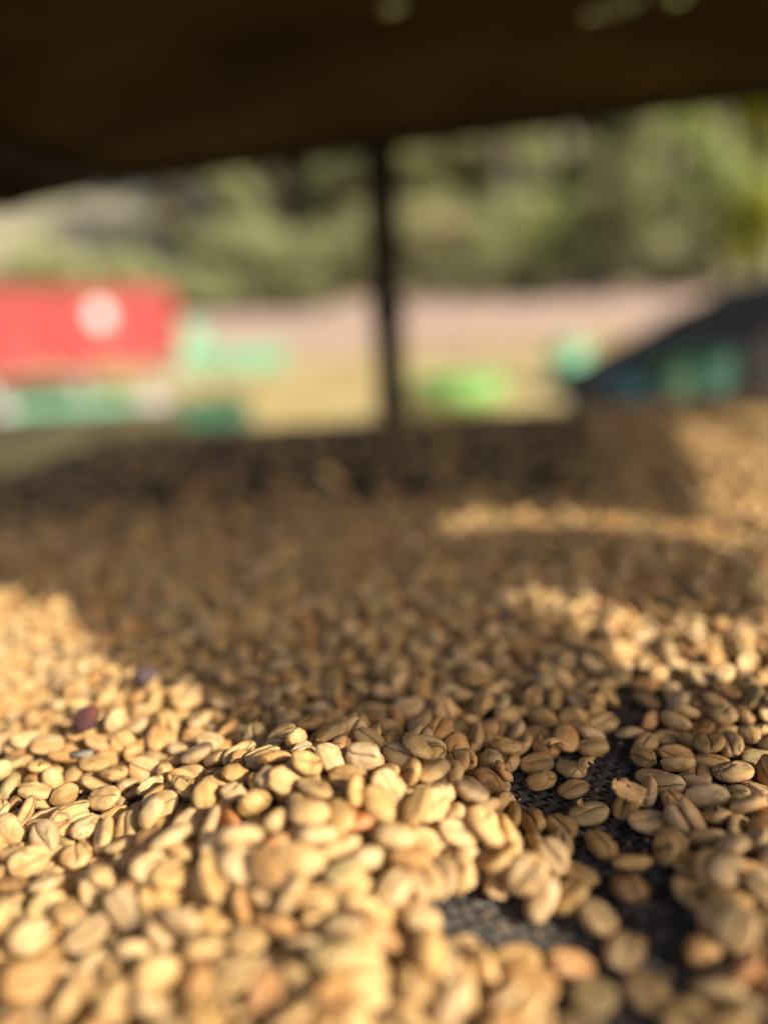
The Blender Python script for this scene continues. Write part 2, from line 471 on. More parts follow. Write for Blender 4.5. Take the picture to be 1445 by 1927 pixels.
# poses of the dropped beans, seven numbers each: x y z in tenths of a millimetre, three turn numbers, shape
BEANS = [
-652,1116,69,19,-93,-20,6,  -237,1055,67,-61,70,26,7,  565,1134,70,-37,69,46,7,  298,1066,23,-1,-5,-26,6,  -429,1100,85,-66,-14,22,6,  -301,1090,77,-96,-15,-11,4,  -65,1072,56,31,12,5,0,  388,1076,12,-82,55,1,4,
54,1034,52,-48,82,-12,7,  233,1300,78,48,-33,21,1,  -199,1277,153,-8,-86,-47,2,  -536,1267,72,-40,-77,-46,0,  621,1299,62,-93,-27,-2,1,  -256,1247,159,-84,40,7,4,  -598,1235,53,-85,-49,6,0,  -125,1068,135,-21,-1,-5,9,
279,1143,11,-12,-98,0,5,  496,1053,30,-50,4,-17,3,  378,1157,23,-2,4,47,0,  -358,1267,131,81,-44,-35,1,  -692,1213,76,35,41,31,8,  514,1147,23,-91,-38,-1,8,  32,1103,96,45,30,67,8,  3,1065,69,-17,3,-75,4,
-484,1075,59,-69,-50,44,9,  -449,1305,124,-19,12,-87,2,  -364,1088,77,43,82,20,6,  184,1155,20,0,0,8,1,  351,1233,26,5,-3,81,8,  -133,1026,102,63,-69,31,8,  -87,1099,109,-1,-30,94,4,  18,1193,85,87,-46,-3,9,
143,1056,38,88,-16,34,2,  198,1093,21,-95,16,0,3,  -801,1455,57,17,-78,-59,3,  436,1017,16,10,-98,-8,0,  -25,1235,117,-1,4,-85,3,  -412,1201,104,9,61,73,9,  -294,1180,61,22,94,19,8,  299,1376,57,1,-18,78,2,
-417,1060,56,-37,22,20,0,  -112,1245,146,-23,96,-5,5,  -577,1085,60,57,69,27,2,  -349,1231,79,-17,6,-95,9,  32,1412,163,-84,-50,-18,9,  -363,1151,85,13,-95,25,4,  -46,1417,172,-83,44,27,4,  -155,1207,131,-2,11,97,7,
-470,1263,91,14,-5,87,2,  34,1271,103,2,-8,80,7,  -329,1019,71,58,-74,-4,7,  111,1384,113,-96,1,20,7,  699,1574,37,-72,3,-26,9,  311,1293,27,17,-9,-94,0,  -97,1008,65,-67,71,-11,5,  193,1024,29,30,22,41,4,
-182,1074,79,87,-29,-26,7,  128,1130,33,42,52,62,4,  -42,1155,83,91,0,-34,5,  -186,1378,187,-96,23,-4,0,  436,1316,21,-3,3,72,3,  8,1296,139,-12,-6,-23,9,  -563,1156,36,-67,-57,-1,9,  548,1082,35,70,-55,42,4,
-19,1332,153,18,97,-11,0,  -116,1159,102,91,-17,10,8,  259,1289,26,-43,84,-14,9,  -83,1174,133,26,-85,37,5,  -249,1509,181,7,-90,-28,6,  -195,1001,86,-28,1,67,6,  -315,1329,180,0,-38,-91,0,  547,1283,25,13,8,78,7,
-305,1282,146,-96,17,14,1,  -652,1289,57,-38,-89,19,5,  419,1448,21,2,3,-60,3,  -242,1192,85,87,-25,-7,3,  424,1558,24,1,-4,13,9,  -81,1578,184,26,89,33,6,  545,1514,23,6,4,3,2,  561,1179,65,-96,10,-19,5,
168,1382,118,-31,-90,13,7,  -437,1550,138,73,-66,-10,0,  74,1565,150,-93,-35,-6,2,  -720,1310,42,51,-16,55,0,  535,1396,36,32,75,25,4,  795,1652,44,-99,-1,-4,9,  -775,1601,60,-18,39,-83,9,  -304,1227,108,26,58,44,6,
-132,1382,169,48,81,27,1,  100,1320,76,28,-38,-5,6,  -503,1329,122,-19,8,-84,3,  -443,1197,63,-30,39,11,2,  -315,1480,150,-9,-53,-60,6,  -474,1393,140,-48,83,-23,2,  -719,1494,44,1,4,81,4,  -620,1344,39,-3,-88,5,3,
-807,1539,54,42,82,37,1,  -27,1469,172,15,30,-44,2,  -154,1597,175,-42,-86,-12,1,  -212,1206,135,70,53,25,1,  -127,1328,136,92,21,9,3,  93,1085,34,48,39,56,9,  -507,1138,38,-72,27,28,5,  464,1384,25,-3,-27,-95,3,
191,1339,83,-21,91,-27,1,  -499,1178,65,-35,-25,-51,3,  154,1510,130,14,9,95,4,  519,1586,17,87,45,13,1,  -908,1592,46,-41,-64,-61,9,  -177,1212,75,35,73,29,8,  -171,1325,168,12,91,-36,6,  -560,1540,100,-54,77,-4,4,
-183,1163,69,-13,-41,-86,9,  -519,1088,44,-34,45,12,2,  665,1372,57,-45,85,-23,6,  -723,1576,52,-90,-42,3,5,  596,1317,50,-1,29,-83,9,  63,1302,81,-15,-31,73,2,  -670,1530,62,36,-16,-61,3,  -112,1521,167,-96,21,-1,9,
-743,1389,51,73,-64,17,9,  212,1640,65,-25,-92,1,9,  -610,1361,76,-31,-86,36,5,  -181,1471,184,-15,4,-39,1,  84,1184,12,-94,-32,-1,4,  640,1433,31,-55,4,4,3,  -724,1692,55,-13,-16,95,3,  -203,1543,202,-37,18,-84,3,
479,966,38,56,-28,1,6,  -72,1309,126,46,-82,30,8,  683,1236,60,39,-2,-31,2,  -626,1553,57,26,1,-67,2,  -460,1484,106,-81,-56,-1,1,  -256,1403,157,-40,-3,64,8,  346,1361,23,-6,2,-39,0,  290,1540,26,11,-16,-64,4,
348,1716,11,-24,96,2,5,  418,1670,11,25,-96,0,5,  352,1524,11,80,-59,2,1,  -837,1726,45,-27,53,78,8,  63,1446,137,29,-84,-42,5,  -286,1073,33,-38,4,-63,5,  574,1606,36,-38,-46,36,9,  -450,1396,100,56,-78,4,0,
-668,1969,57,-75,61,16,9,  762,1511,58,-24,-27,-41,6,  -370,1356,139,-76,-26,-18,8,  -966,1943,65,-97,-8,6,5,  -14,1024,29,17,-21,95,6,  447,1862,43,-75,-63,-7,3,  528,1007,35,-38,17,36,7,  619,1767,30,49,-37,-38,8,
789,1769,59,-10,-6,57,6,  573,1958,26,25,1,19,2,  352,1787,14,-98,7,-7,1,  -650,1033,69,52,81,4,0,  633,1495,41,-40,-75,21,2,  509,1831,23,99,-8,4,8,  714,1384,58,-1,-40,-38,5,  44,1638,171,-55,-77,23,2,
-912,1744,51,-5,-98,8,5,  -160,1735,170,95,24,15,1,  681,1696,52,-38,-7,-33,4,  845,1777,40,-58,76,-11,6,  -667,1835,32,-85,23,9,7,  585,1047,30,-31,-26,78,8,  1,1643,147,5,-14,94,8,  20,1547,156,-77,39,-41,6,
31,1355,119,-97,5,6,4,  627,1631,33,50,-29,-14,3,  757,1912,45,-44,24,-28,7,  -93,1440,191,-57,39,-62,0,  -233,1103,60,-29,-93,-10,0,  -91,1405,144,46,-88,5,2,  409,1985,36,-60,8,-38,9,  891,1917,53,0,9,-96,3,
251,2065,58,-3,-24,51,2,  584,1358,26,18,1,-27,4,  -524,1821,87,-1,-19,-8,2,  -811,1873,43,24,-95,1,5,  -367,1542,139,53,-81,4,5,  -409,1444,130,38,-33,-67,7,  -521,1430,107,94,-31,-6,1,  603,1489,39,6,45,-4,7,
-814,1397,52,-25,17,52,6,  280,1828,46,16,98,1,5,  487,1956,34,54,-18,-16,2,  406,2105,37,19,-32,39,1,  596,1238,52,-24,7,-17,1,  -819,2077,63,39,-50,-69,6,  -391,2200,52,-18,-38,88,1,  -768,1973,40,52,30,-30,6,
189,1355,22,3,1,57,2,  -69,1703,153,-89,41,11,2,  -285,1604,183,59,-76,20,6,  392,1856,24,3,3,-72,7,  -265,1238,104,68,60,-39,1,  52,1108,37,84,12,44,7,  927,2173,44,-77,59,13,3,  -649,1100,26,-8,-16,1,1,
-382,1890,78,-71,61,19,7,  -647,2209,53,15,0,-5,1,  -768,1254,89,-44,-26,63,0,  -497,1622,115,-19,13,-42,9,  38,2060,54,-91,-5,-9,3,  696,1517,29,-22,8,42,5,  -238,1314,146,-86,31,36,6,  -743,1817,49,-10,-7,-31,7,
1004,1993,53,-24,-29,38,7,  -1054,2008,51,-95,-26,5,7,  262,1003,11,-93,35,2,7,  111,1814,114,50,-85,-8,4,  -667,1209,36,-35,6,79,2,  -636,1150,33,-4,59,-80,9,  -701,1148,52,37,88,22,4,  430,1738,26,-18,-5,-53,0,
-553,1587,84,-90,-6,-20,0,  566,1434,29,-29,-27,73,8,  -899,1645,52,48,-18,-78,2,  -712,1949,32,43,17,32,9,  -579,1082,12,99,7,2,1,  -296,1790,136,8,94,14,1,  780,1747,14,26,96,-1,0,  -263,2254,43,-37,-91,-10,9,
-192,2221,54,24,2,-69,7,  528,2061,50,63,76,12,9,  620,1125,60,-60,54,-32,3,  -375,1613,136,92,22,-27,4,  -229,1851,134,83,53,-4,9,  -367,1457,117,55,-27,-37,4,  -900,1901,52,-1,-96,23,3,  570,2016,46,-40,-58,-24,0,
210,1440,69,49,-30,-56,9,  11,1143,53,9,-21,-93,9,  991,2142,66,18,2,36,8,  741,2089,22,6,1,81,3,  915,1825,39,-31,35,43,5,  -1008,1800,31,-73,50,-30,6,  -894,2216,67,-32,-38,2,8,  252,2209,61,0,99,7,3,
168,1401,56,-15,-19,52,4,  -598,1484,70,-24,-5,27,9,  468,2080,37,-52,-63,0,8,  955,2040,63,20,-3,97,7,  -912,2126,46,37,-92,-1,3,  -735,1249,54,-25,-10,64,8,  697,1747,32,-22,-79,-55,4,  231,1758,45,-76,-63,-4,5,
628,1564,25,11,-8,79,0,  876,1657,33,-49,65,-38,1,  142,2016,45,-61,52,43,1,  -570,1633,85,33,-18,9,3,  -522,2170,58,3,17,42,2,  646,1259,25,-1,-13,89,9,  -506,1891,78,-23,-96,-1,5,  630,1893,24,2,95,-29,7,
723,1453,29,-11,28,-80,9,  145,1771,81,-72,36,50,6,  823,1903,20,-45,86,-15,6,  510,2171,57,-6,-81,44,8,  451,2157,57,66,65,35,2,  720,1879,11,96,25,-2,7,  -1092,2140,40,-33,-69,-35,8,  763,1584,25,91,-32,23,1,
232,2402,58,19,-6,72,6,  -1299,2481,59,16,13,-1,4,  112,1578,123,76,58,25,1,  554,2317,49,-80,-33,-10,8,  839,2244,27,-93,-15,10,8,  -619,1717,59,65,61,7,7,  -528,1330,81,95,27,-9,4,  873,2502,33,24,-80,-53,2,
-761,2057,56,-16,-3,98,7,  -898,1803,40,-52,-38,-65,8,  764,2189,23,-1,-5,-21,6,  -1073,2731,60,39,-81,-40,1,  -915,2045,47,3,16,49,3,  -22,1901,78,10,-55,81,8,  -594,1923,46,97,-12,-4,5,  1027,2048,63,57,-66,21,0,
-843,1987,44,22,15,95,6,  19,2226,56,-27,52,-67,9,  861,2596,40,24,57,-73,0,  650,2577,59,40,-13,21,1,  -1124,2428,39,-71,-60,-28,2,  -39,2171,50,15,-92,0,8,  1013,2391,85,-36,55,-74,2,  -847,1493,44,-96,24,4,3,
-553,1417,70,-39,88,22,7,  519,1884,32,91,21,-27,0,  -154,986,61,12,91,-5,7,  1024,2275,53,52,-82,-18,2,  164,1438,95,-90,-34,-2,6,  962,2331,29,44,77,41,1,  -710,1430,13,-96,23,2,6,  -58,1219,83,1,-97,2,3,
638,2290,54,-25,20,-94,5,  527,2381,52,39,87,26,7,  651,1834,26,0,0,40,8,  317,2017,29,-39,5,4,8,  -251,1730,156,54,70,-3,0,  253,1682,61,43,-77,-15,1,  432,2471,37,7,79,51,1,  -1047,2356,53,8,90,36,9,
-32,1314,83,-11,95,-8,5,  -570,2060,60,-7,-8,52,3,  -1228,2386,49,12,-11,4,8,  -154,2727,58,-51,80,28,7,  210,1895,36,-44,68,-30,9,  -775,1780,36,-17,31,29,2,  75,2212,49,21,96,5,6,  244,1546,32,33,-37,-65,1,
-1021,2167,22,-10,95,27,1,  790,1929,57,26,-90,24,3,  906,2379,36,-51,71,-6,3,  1088,2215,45,36,49,-34,1,  78,1661,129,-41,88,15,7,  58,1924,77,-59,78,-15,9,  691,2204,56,87,-45,9,7,  -285,1541,169,-75,-64,5,5,
893,1722,28,23,-10,-17,4,  -948,1847,59,59,76,-23,7,  126,1008,38,-44,9,61,1,  -869,1861,23,-73,61,-19,0,  134,1644,122,-15,-15,68,7,  -326,1661,144,-21,50,82,8,  -391,1724,100,-55,-72,10,7,  -695,2060,66,-19,-35,78,9,
-382,1293,108,-61,-76,0,8,  -571,1990,36,18,-50,82,6,  810,2030,36,-14,-39,-33,8,  1283,2617,58,15,-26,-15,2,  -754,2159,36,57,17,-8,9,  -688,1265,25,86,38,25,5,  1097,2317,57,59,71,18,7,  -489,2393,58,-10,11,6,0,
955,1947,29,22,33,64,8,  -539,2338,57,45,12,87,8,  699,1944,33,-55,-19,42,0,  -171,2470,43,91,-16,24,8,  812,2296,28,24,0,68,6,  -101,1261,115,-16,-12,-71,7,  -466,1799,82,-25,8,90,3,  -465,2117,31,-14,38,-79,2,
901,2265,42,-96,-3,20,1,  -26,2441,31,1,34,-77,6,  403,2220,37,84,-34,32,9,  10,986,55,-37,22,-24,0,  741,2491,59,46,-22,-33,8,  1164,2452,49,-81,-20,-48,5,  205,2130,51,-35,6,-23,6,  -791,2577,58,27,-14,67,9,
-399,2898,70,35,-3,54,1,  690,1616,32,55,-19,-33,0,  -116,1758,147,-44,84,25,2,  -702,1779,28,83,-47,25,3,  -458,2215,51,-93,23,-24,4,  375,2286,27,12,19,-86,1,  -937,2372,55,-88,31,-17,7,  299,2082,43,-76,60,-17,1,
-62,2066,46,-79,58,10,7,  270,1444,31,30,-32,-58,4,  -813,2258,49,78,60,5,6,  -77,2528,42,-79,58,1,0,  321,1935,31,25,-29,-78,7,  -600,1416,42,1,58,-53,2,  695,2331,65,-25,15,-92,4,  385,1938,11,-93,34,1,1,
-228,1660,160,31,25,44,8,  -680,2778,59,-64,-70,-21,2,  -784,2770,46,-16,-96,-11,6,  244,1942,29,82,45,33,7,  630,2093,34,3,-92,-8,1,  -910,3130,56,-87,-34,-13,2,  -658,2095,35,-21,-85,23,7,  -1202,2282,26,26,14,55,1,
-553,2770,47,-27,-77,-55,9,  -400,1771,102,60,6,30,4,  -412,2728,55,-22,-39,88,1,  -303,1431,125,53,-82,5,5,  -550,1767,42,37,-66,61,9,  -483,2000,58,17,-23,-80,3,  -99,2605,58,-14,97,8,7,  474,2966,61,-2,71,68,3,
-1052,1822,67,21,-59,-73,9,  -760,2401,60,4,-1,65,8,  999,2558,42,-27,-31,89,9,  -660,1504,14,21,97,0,2,  -430,1329,86,-1,0,-67,9,  -1343,2789,57,9,14,42,1,  -1058,2233,52,92,-35,5,7,  829,1604,28,0,19,76,9,
742,2403,37,-57,65,32,4,  160,2558,52,69,-48,-52,8,  107,1472,94,-72,61,-29,5,  837,2168,12,77,62,0,4,  214,1573,43,-44,26,84,2,  -1431,3196,67,-73,-45,23,2,  -302,1978,79,61,25,32,8,  -380,2435,50,99,0,6,3,
1166,2575,32,17,57,78,5,  622,2482,61,-32,11,92,0,  -849,2337,70,-28,1,94,9,  -156,2159,26,-86,-42,25,3,  -1139,2038,34,-31,46,-73,2,  -325,2233,64,71,68,3,5,  -104,2206,62,27,24,89,1,  -305,1547,148,33,-3,92,5,
-1155,2774,52,-14,-95,-14,6,  -1376,2677,51,-96,9,0,3,  -28,2289,45,90,10,38,0,  792,2434,31,24,20,-19,6,  -651,1413,39,-52,58,-62,0,  -792,2337,57,48,79,29,6,  -264,1235,53,7,-12,35,1,  761,1424,50,1,-12,-49,8,
-784,1553,24,-4,2,92,7,  -2,1959,78,73,-35,-40,7,  913,2013,35,88,-39,-24,7,  354,2355,59,-1,7,60,9,  -540,2870,75,16,-96,-12,3,  -807,1923,26,-8,18,-96,6,  -1061,2486,42,-38,-63,-64,9,  -693,1646,20,-92,-29,-8,4,
-635,2617,63,28,54,73,0,  -99,3146,55,19,5,1,9,  159,1704,89,-33,-35,78,4,  -1044,1890,50,-95,25,-13,9,  667,2423,53,3,0,97,2,  428,2405,29,-84,40,-31,1,  7,2581,49,94,4,31,8,  -395,2573,37,-10,-39,-89,6,
-797,1346,32,-50,-33,40,4,  173,1517,78,-5,94,-29,3,  -975,2217,53,41,-89,5,3,  -473,2542,35,36,4,-83,3,  -225,1173,27,82,-41,-14,0,  -1525,2965,70,0,52,-84,0,  -1158,2527,49,-53,84,-4,0,  912,2202,14,-92,35,2,2,
-746,2225,48,67,26,60,6,  -1226,2502,27,94,-9,2,8,  -421,2076,42,82,-28,48,0,  -997,2741,44,-36,92,4,9,  -140,1675,151,59,2,58,8,  216,2839,61,-68,-69,2,1,  718,1673,24,10,-10,-86,6,  330,1444,24,55,-81,-8,8,
-227,2119,35,-61,4,25,0,  -697,2283,48,93,-20,20,6,  938,2482,43,84,49,14,9,  957,2750,36,51,63,55,6,  774,1832,23,20,-94,11,6,  1416,2889,61,-72,47,-40,8,  83,1509,126,-18,23,81,8,  588,3021,57,10,36,-80,9,
-1131,2286,27,9,22,-91,1,  -294,2126,31,53,7,17,3,  -675,2453,54,63,-45,-14,7,  -269,2398,69,58,79,-11,6,  1205,2753,67,-93,31,14,1,  510,2723,61,23,16,32,2,  625,1691,14,-28,-95,-1,2,  -327,2785,36,-79,-36,-36,5,
916,3068,52,32,92,16,3,  -1150,2117,22,-76,60,6,9,  326,1863,26,-25,-18,42,3,  -944,2159,58,68,-65,29,1,  -977,1737,27,-26,-10,78,1,  -436,1106,12,-19,-97,0,4,  -198,2311,52,5,-9,71,0,  -24,2632,71,42,-3,-85,6,
88,2150,36,34,-82,34,8,  562,2243,27,-75,54,-24,2,  285,2156,48,95,22,10,0,  -951,2568,60,-9,-3,14,3,  113,1383,65,21,-3,-94,8,  210,2009,30,80,51,-24,2,  -1198,2705,44,57,-81,3,3,  -769,1479,11,37,-92,1,1,
-604,1220,15,-31,94,-6,2,  -1415,2957,68,85,-7,14,6,  641,2175,29,-33,-6,14,8,  258,1866,29,3,22,-61,7,  -599,1804,34,39,17,82,3,  -1296,2680,46,-71,69,-1,7,  -362,2061,34,4,-90,2,4,  366,2857,41,-35,67,20,6,
-423,1595,123,6,-17,94,9,  -406,2315,57,88,-43,6,9,  100,2297,41,63,20,-73,6,  277,1782,28,-23,-8,50,4,  -474,2280,52,34,-91,18,7,  174,2380,34,-25,24,67,8,  107,2646,50,51,82,23,6,  -129,2365,42,80,53,-20,0,
-934,2010,11,-8,-99,0,7,  104,2581,31,-79,39,-6,7,  766,2846,52,98,1,12,8,  -32,1401,119,96,16,7,0,  573,3235,57,-68,44,-26,6,  158,2171,35,22,79,-52,5,  -895,2393,61,35,-11,-82,4,  -818,2434,49,37,15,-13,2,
-384,1275,59,26,-94,-15,7,  1069,2952,37,-12,-53,-80,9,  901,2893,46,-62,68,37,8,  -827,2498,57,55,22,19,8,  571,2533,35,-63,75,17,5,  175,1955,23,54,-79,-18,7,  243,2722,46,-11,-96,-6,6,  -695,2354,51,-91,32,-21,0,
-966,1818,26,-90,30,-19,6,  -204,1375,136,11,30,-93,8,  -909,2900,45,73,-14,51,0,  1009,2742,31,23,69,60,8,  -1044,2100,30,-30,35,-57,8,  -314,2234,30,-33,-1,-39,4,  356,2629,50,-20,95,-14,4,  -168,2910,66,13,66,55,3,
-133,2229,29,-24,0,-61,9,  -146,1455,157,-19,-26,24,4,  98,2447,62,0,24,95,5,  268,2471,52,62,-54,0,8,  878,2437,14,-99,9,1,2,  1120,2626,31,-93,0,27,2,  881,1955,30,48,-4,4,3,  155,2448,32,-9,-48,82,1,
33,2732,54,-36,-90,0,3,  -846,1602,31,50,-6,2,3,  -653,2845,59,38,-87,-26,2,  -1242,2317,30,-74,-36,30,3,  1164,2384,34,-56,75,7,4,  -37,1551,155,46,85,3,1,  -1171,2909,51,-65,73,0,6,  -1253,2556,40,-11,86,1,8,
385,2786,31,-40,10,-3,9,  1028,2347,47,-99,5,-2,4,  -733,2504,49,-94,8,16,8,  415,2859,36,-4,-74,60,0,  1491,2929,59,-80,28,20,5,  573,2152,35,40,84,-17,0,  1514,3066,63,-7,-21,47,0,  -571,2305,24,10,12,52,0,
-1220,3049,58,49,22,70,8,  74,2790,44,76,30,-16,3,  480,2483,36,47,78,37,4,  -611,2451,26,-47,83,28,1,  -517,2502,50,67,-64,-11,2,  -575,2192,33,-48,84,11,4,  -853,2823,64,22,93,12,7,  20,2504,35,-87,-20,40,7,
-1031,2862,68,37,-42,-80,5,  -987,2082,29,25,28,82,4,  -822,3082,54,-73,-59,-31,0,  -559,3048,51,-7,97,18,9,  883,1879,11,-93,-33,-2,7,  1351,2989,50,-10,-16,84,4,  1104,2689,45,52,53,-56,3,  544,2587,55,93,28,-4,7,
-538,2123,29,-18,-89,37,6,  -546,1285,20,-6,97,-14,7,  -675,1887,34,-89,8,-34,8,  -77,2860,56,38,84,26,3,  -139,1104,85,24,30,84,7,  -12,1816,80,-44,-71,18,6,  1092,3396,58,25,90,28,5,  167,2709,38,-90,35,20,1,
617,2238,24,24,94,2,0,  111,2402,24,21,-92,-28,3,  -946,2444,58,94,-13,-27,5,  -390,1527,97,26,-66,9,6,  -1570,3436,57,-66,-64,8,7,  1542,3212,74,-25,95,-1,9,  67,1399,100,-1,5,18,0,  -1008,2427,36,-49,30,-36,6,
1717,3682,43,24,43,-61,2,  -1086,3553,47,-22,-87,-40,5,  803,2628,49,-45,88,8,3,  -724,2833,50,32,-87,-34,2,  -489,2722,49,5,97,-14,3,  -972,2917,58,-3,-3,-97,6,  422,2515,56,60,-57,5,4,  833,3071,39,-28,-80,-46,9,
1150,2713,41,14,-44,1,2,  -537,1812,30,20,82,-52,4,  270,1962,26,-14,-26,74,1,  -908,1748,26,10,14,93,5,  -377,2626,30,-85,4,-8,9,  -2,1181,21,-4,-10,98,1,  -441,1977,36,-66,-50,3,3,  842,2089,23,0,-5,-3,0,
1042,1944,28,-90,-14,2,2,  1269,3274,50,-36,49,52,0,  -311,2574,40,-27,-91,29,4,  -934,2625,47,-85,22,8,7,  -786,1293,39,-57,-65,-2,2,  177,2816,35,10,-92,-23,7,  169,2278,23,89,32,6,3,  -1084,2236,25,-9,13,57,3,
1096,2738,54,0,57,-77,8,  -344,1140,50,-5,-47,-41,5,  -434,2602,61,76,-58,17,8,  52,1762,115,-84,-46,-16,7,  583,2916,51,-88,31,-29,0,  -326,2301,45,-42,-86,-13,2,  -1484,2935,46,-75,7,4,9,  -245,2945,58,93,-14,-6,9,
541,2659,48,0,99,9,6,  477,3280,39,-70,47,31,5,  19,2401,31,59,16,35,8,  846,2705,47,-91,37,14,4,  280,2817,58,-21,-15,-88,3,  -688,3426,30,76,-16,-9,8,  348,2071,24,-22,4,-37,3,  1884,3849,80,-53,-74,-36,8,
-815,1840,11,66,74,-1,9,  -608,1875,30,14,93,-22,3,  988,2435,54,29,-90,12,2,  310,2442,13,-98,13,2,6,  366,2550,32,-36,76,-53,4,  74,2533,36,53,14,75,8,  307,2344,20,-80,55,-14,2,  657,2821,46,67,-72,-3,1,
-1182,2375,12,83,54,0,4,  461,2336,26,-15,-89,40,4,  -307,2488,42,82,-3,11,9,  390,2161,14,-84,51,0,6,  762,2338,27,-12,-4,-89,4,  267,2290,40,71,32,-32,6,  1339,2650,61,35,90,18,7,  -440,3115,55,-21,92,-22,2,
309,3233,37,38,18,-86,7,  492,2277,33,-42,-83,-15,2,  -555,1191,30,39,8,32,1,  -339,3385,40,-38,73,32,4,  -524,1031,36,-88,17,-41,8,  740,1330,60,0,86,-46,2,  750,2571,61,-5,-3,77,2,  -685,2593,34,31,-87,18,8,
400,3420,60,24,1,33,3,  1202,2959,30,4,90,-41,6,  -209,1448,157,70,-65,-6,3,  1040,2128,33,-13,90,14,4,  -1301,2547,53,84,-27,43,6,  786,3025,65,-10,34,4,0,  286,2644,34,-74,51,43,6,  1682,3380,33,-64,-64,-36,5,
-234,2465,50,-71,68,-9,3,  -737,2454,31,-82,-25,-6,5,  -361,993,66,-20,-9,-97,0,  -352,2973,47,69,-56,18,2,  -1172,2220,25,-15,0,-98,6,  637,2890,41,17,78,-40,7,  -228,2672,37,46,-12,-82,6,  685,3034,41,-93,-29,-2,7,
286,2935,58,-13,90,-2,3,  954,2954,28,24,86,42,9,  -1027,1879,19,87,44,11,6,  144,2336,28,-29,2,-25,6,  1691,4079,59,10,83,52,2,  321,2214,31,87,-13,-4,2,  -618,3064,45,40,-13,89,1,  667,1319,30,-75,20,-23,8,
-181,2769,53,-33,84,39,6,  52,3567,60,-19,93,9,3,  23,2122,47,-37,-88,25,0,  1092,2893,40,-35,69,-51,9,  -1053,2541,53,83,52,12,7,  -571,2679,46,-70,12,-68,0,  -1730,3689,60,-10,-50,-44,7,  -1142,3449,46,-91,-38,-7,9,
-507,3099,46,23,-58,13,0,  1427,3137,51,92,-33,14,7,  -722,2894,67,-32,30,-88,4,  223,1356,46,43,-88,-9,2,  -434,1147,62,-6,-42,-89,9,  -119,2484,13,60,79,-1,6,  816,3236,55,-29,94,-8,0,  1077,3278,46,-95,-27,-3,9,
920,2568,38,56,-44,-42,6,  -1060,2304,40,58,53,60,7,  -490,1925,46,97,-17,0,4,  1118,2260,42,70,44,-38,3,  -556,2513,30,35,-86,-8,7,  -495,1243,24,27,92,-17,1,  -240,1530,135,31,-93,-9,6,  -323,3124,52,-83,46,-14,9,
-53,3302,52,-91,0,-16,2,  -1176,3592,45,-49,-58,-51,1,  -849,3012,29,-10,15,43,8,  876,2015,25,12,10,35,7,  -702,2265,11,-42,90,1,1,  -1577,3222,54,81,-54,-8,2,  -532,2069,19,87,-42,-7,9,  -316,2423,32,-55,61,-28,3,
-1196,2449,11,-13,98,0,1,  778,2796,24,1,-96,15,6,  480,2590,36,-21,-63,54,0,  -1122,2647,24,-74,62,14,7,  -724,3559,49,-13,-3,98,2,  717,3150,50,61,76,8,0,  -204,1271,98,-35,-92,10,0,  -313,2647,56,-23,12,-33,5,
1271,2713,35,78,43,-15,1,  -1727,3399,54,-6,-92,35,1,  -1264,2940,34,50,73,44,2,  1252,2584,34,-22,-39,-88,7,  1330,3053,64,90,41,2,2,  1525,3348,59,-21,47,82,9,  -1245,2826,46,58,17,25,8,  228,1452,32,-31,-36,63,9,
-720,1363,27,-4,-11,-97,8,  148,3313,73,95,20,18,2,  1173,3372,32,-64,-66,-35,2,  -1044,2805,42,55,41,-36,6,  -1237,2768,45,-52,-32,-76,0,  -876,2666,42,25,-95,-3,5,  840,2806,39,50,85,7,3,  1412,2969,46,81,23,44,9,
754,3355,48,-95,21,-1,4,  1394,3201,61,16,-94,-27,0,  428,2647,40,-52,-10,-74,6,  996,3107,51,-86,-40,23,7,  -1464,3491,61,16,13,-96,6,  -642,2266,34,57,21,33,1,  -60,2378,28,16,31,83,1,  -1117,2977,34,53,-5,-44,5,
360,2501,34,27,-19,-93,9,  1389,2834,27,-7,3,40,8,  -35,2989,57,84,51,1,2,  -752,3230,51,-4,-85,30,3,  -177,1538,144,69,-68,-8,9,  -1002,3180,34,-84,-16,-14,0,  -689,2658,36,-12,-75,43,8,  -142,3173,37,45,-17,41,4,
1204,3075,29,70,-60,-7,6,  -920,2733,55,-10,-8,73,7,  700,2769,49,64,56,1,2,  505,2001,32,82,-31,-10,6,  516,3237,63,-25,91,-7,9,  147,2928,50,88,-41,-1,3,  235,3610,67,2,-2,-20,2,  1152,3224,60,-21,-15,-54,7,
1110,2839,27,-85,-42,-28,7,  -1053,1943,25,-17,94,22,0,  1282,2768,47,-40,86,-26,0,  -680,3214,49,-7,-99,5,7,  -874,2273,33,-40,-35,59,9,  -1325,2910,38,-25,-41,-79,3,  -1398,2907,42,-43,-85,-25,0,  15,3233,46,98,-14,-5,2,
-541,1526,63,36,-36,-24,8,  -155,2564,28,87,-29,-16,2,  -229,2896,47,12,-97,8,1,  -270,2751,26,0,17,-93,5,  503,3157,55,-60,73,-26,8,  -257,2378,33,-45,17,9,4,  566,2731,51,-88,-26,35,5,  1092,2079,63,-94,-11,22,2,
232,3061,46,-97,18,-7,5,  -1412,3091,53,12,6,96,3,  845,3784,60,-45,12,-45,5,  -787,1721,11,73,-67,1,9,  -1159,3817,53,-7,16,-75,1,  -509,3750,51,0,-88,-29,2,  905,3364,43,-96,12,13,5,  148,3018,49,57,-81,-2,7,
582,1161,28,-73,63,19,3,  -1253,3405,60,-25,0,-86,3,  -482,2927,58,3,3,11,1,  -862,2192,30,-39,67,-56,8,  -44,1199,50,-1,4,-80,1,  -334,1721,132,-7,-9,13,7,  -994,2450,42,15,-77,24,7,  302,2870,38,45,17,-75,6,
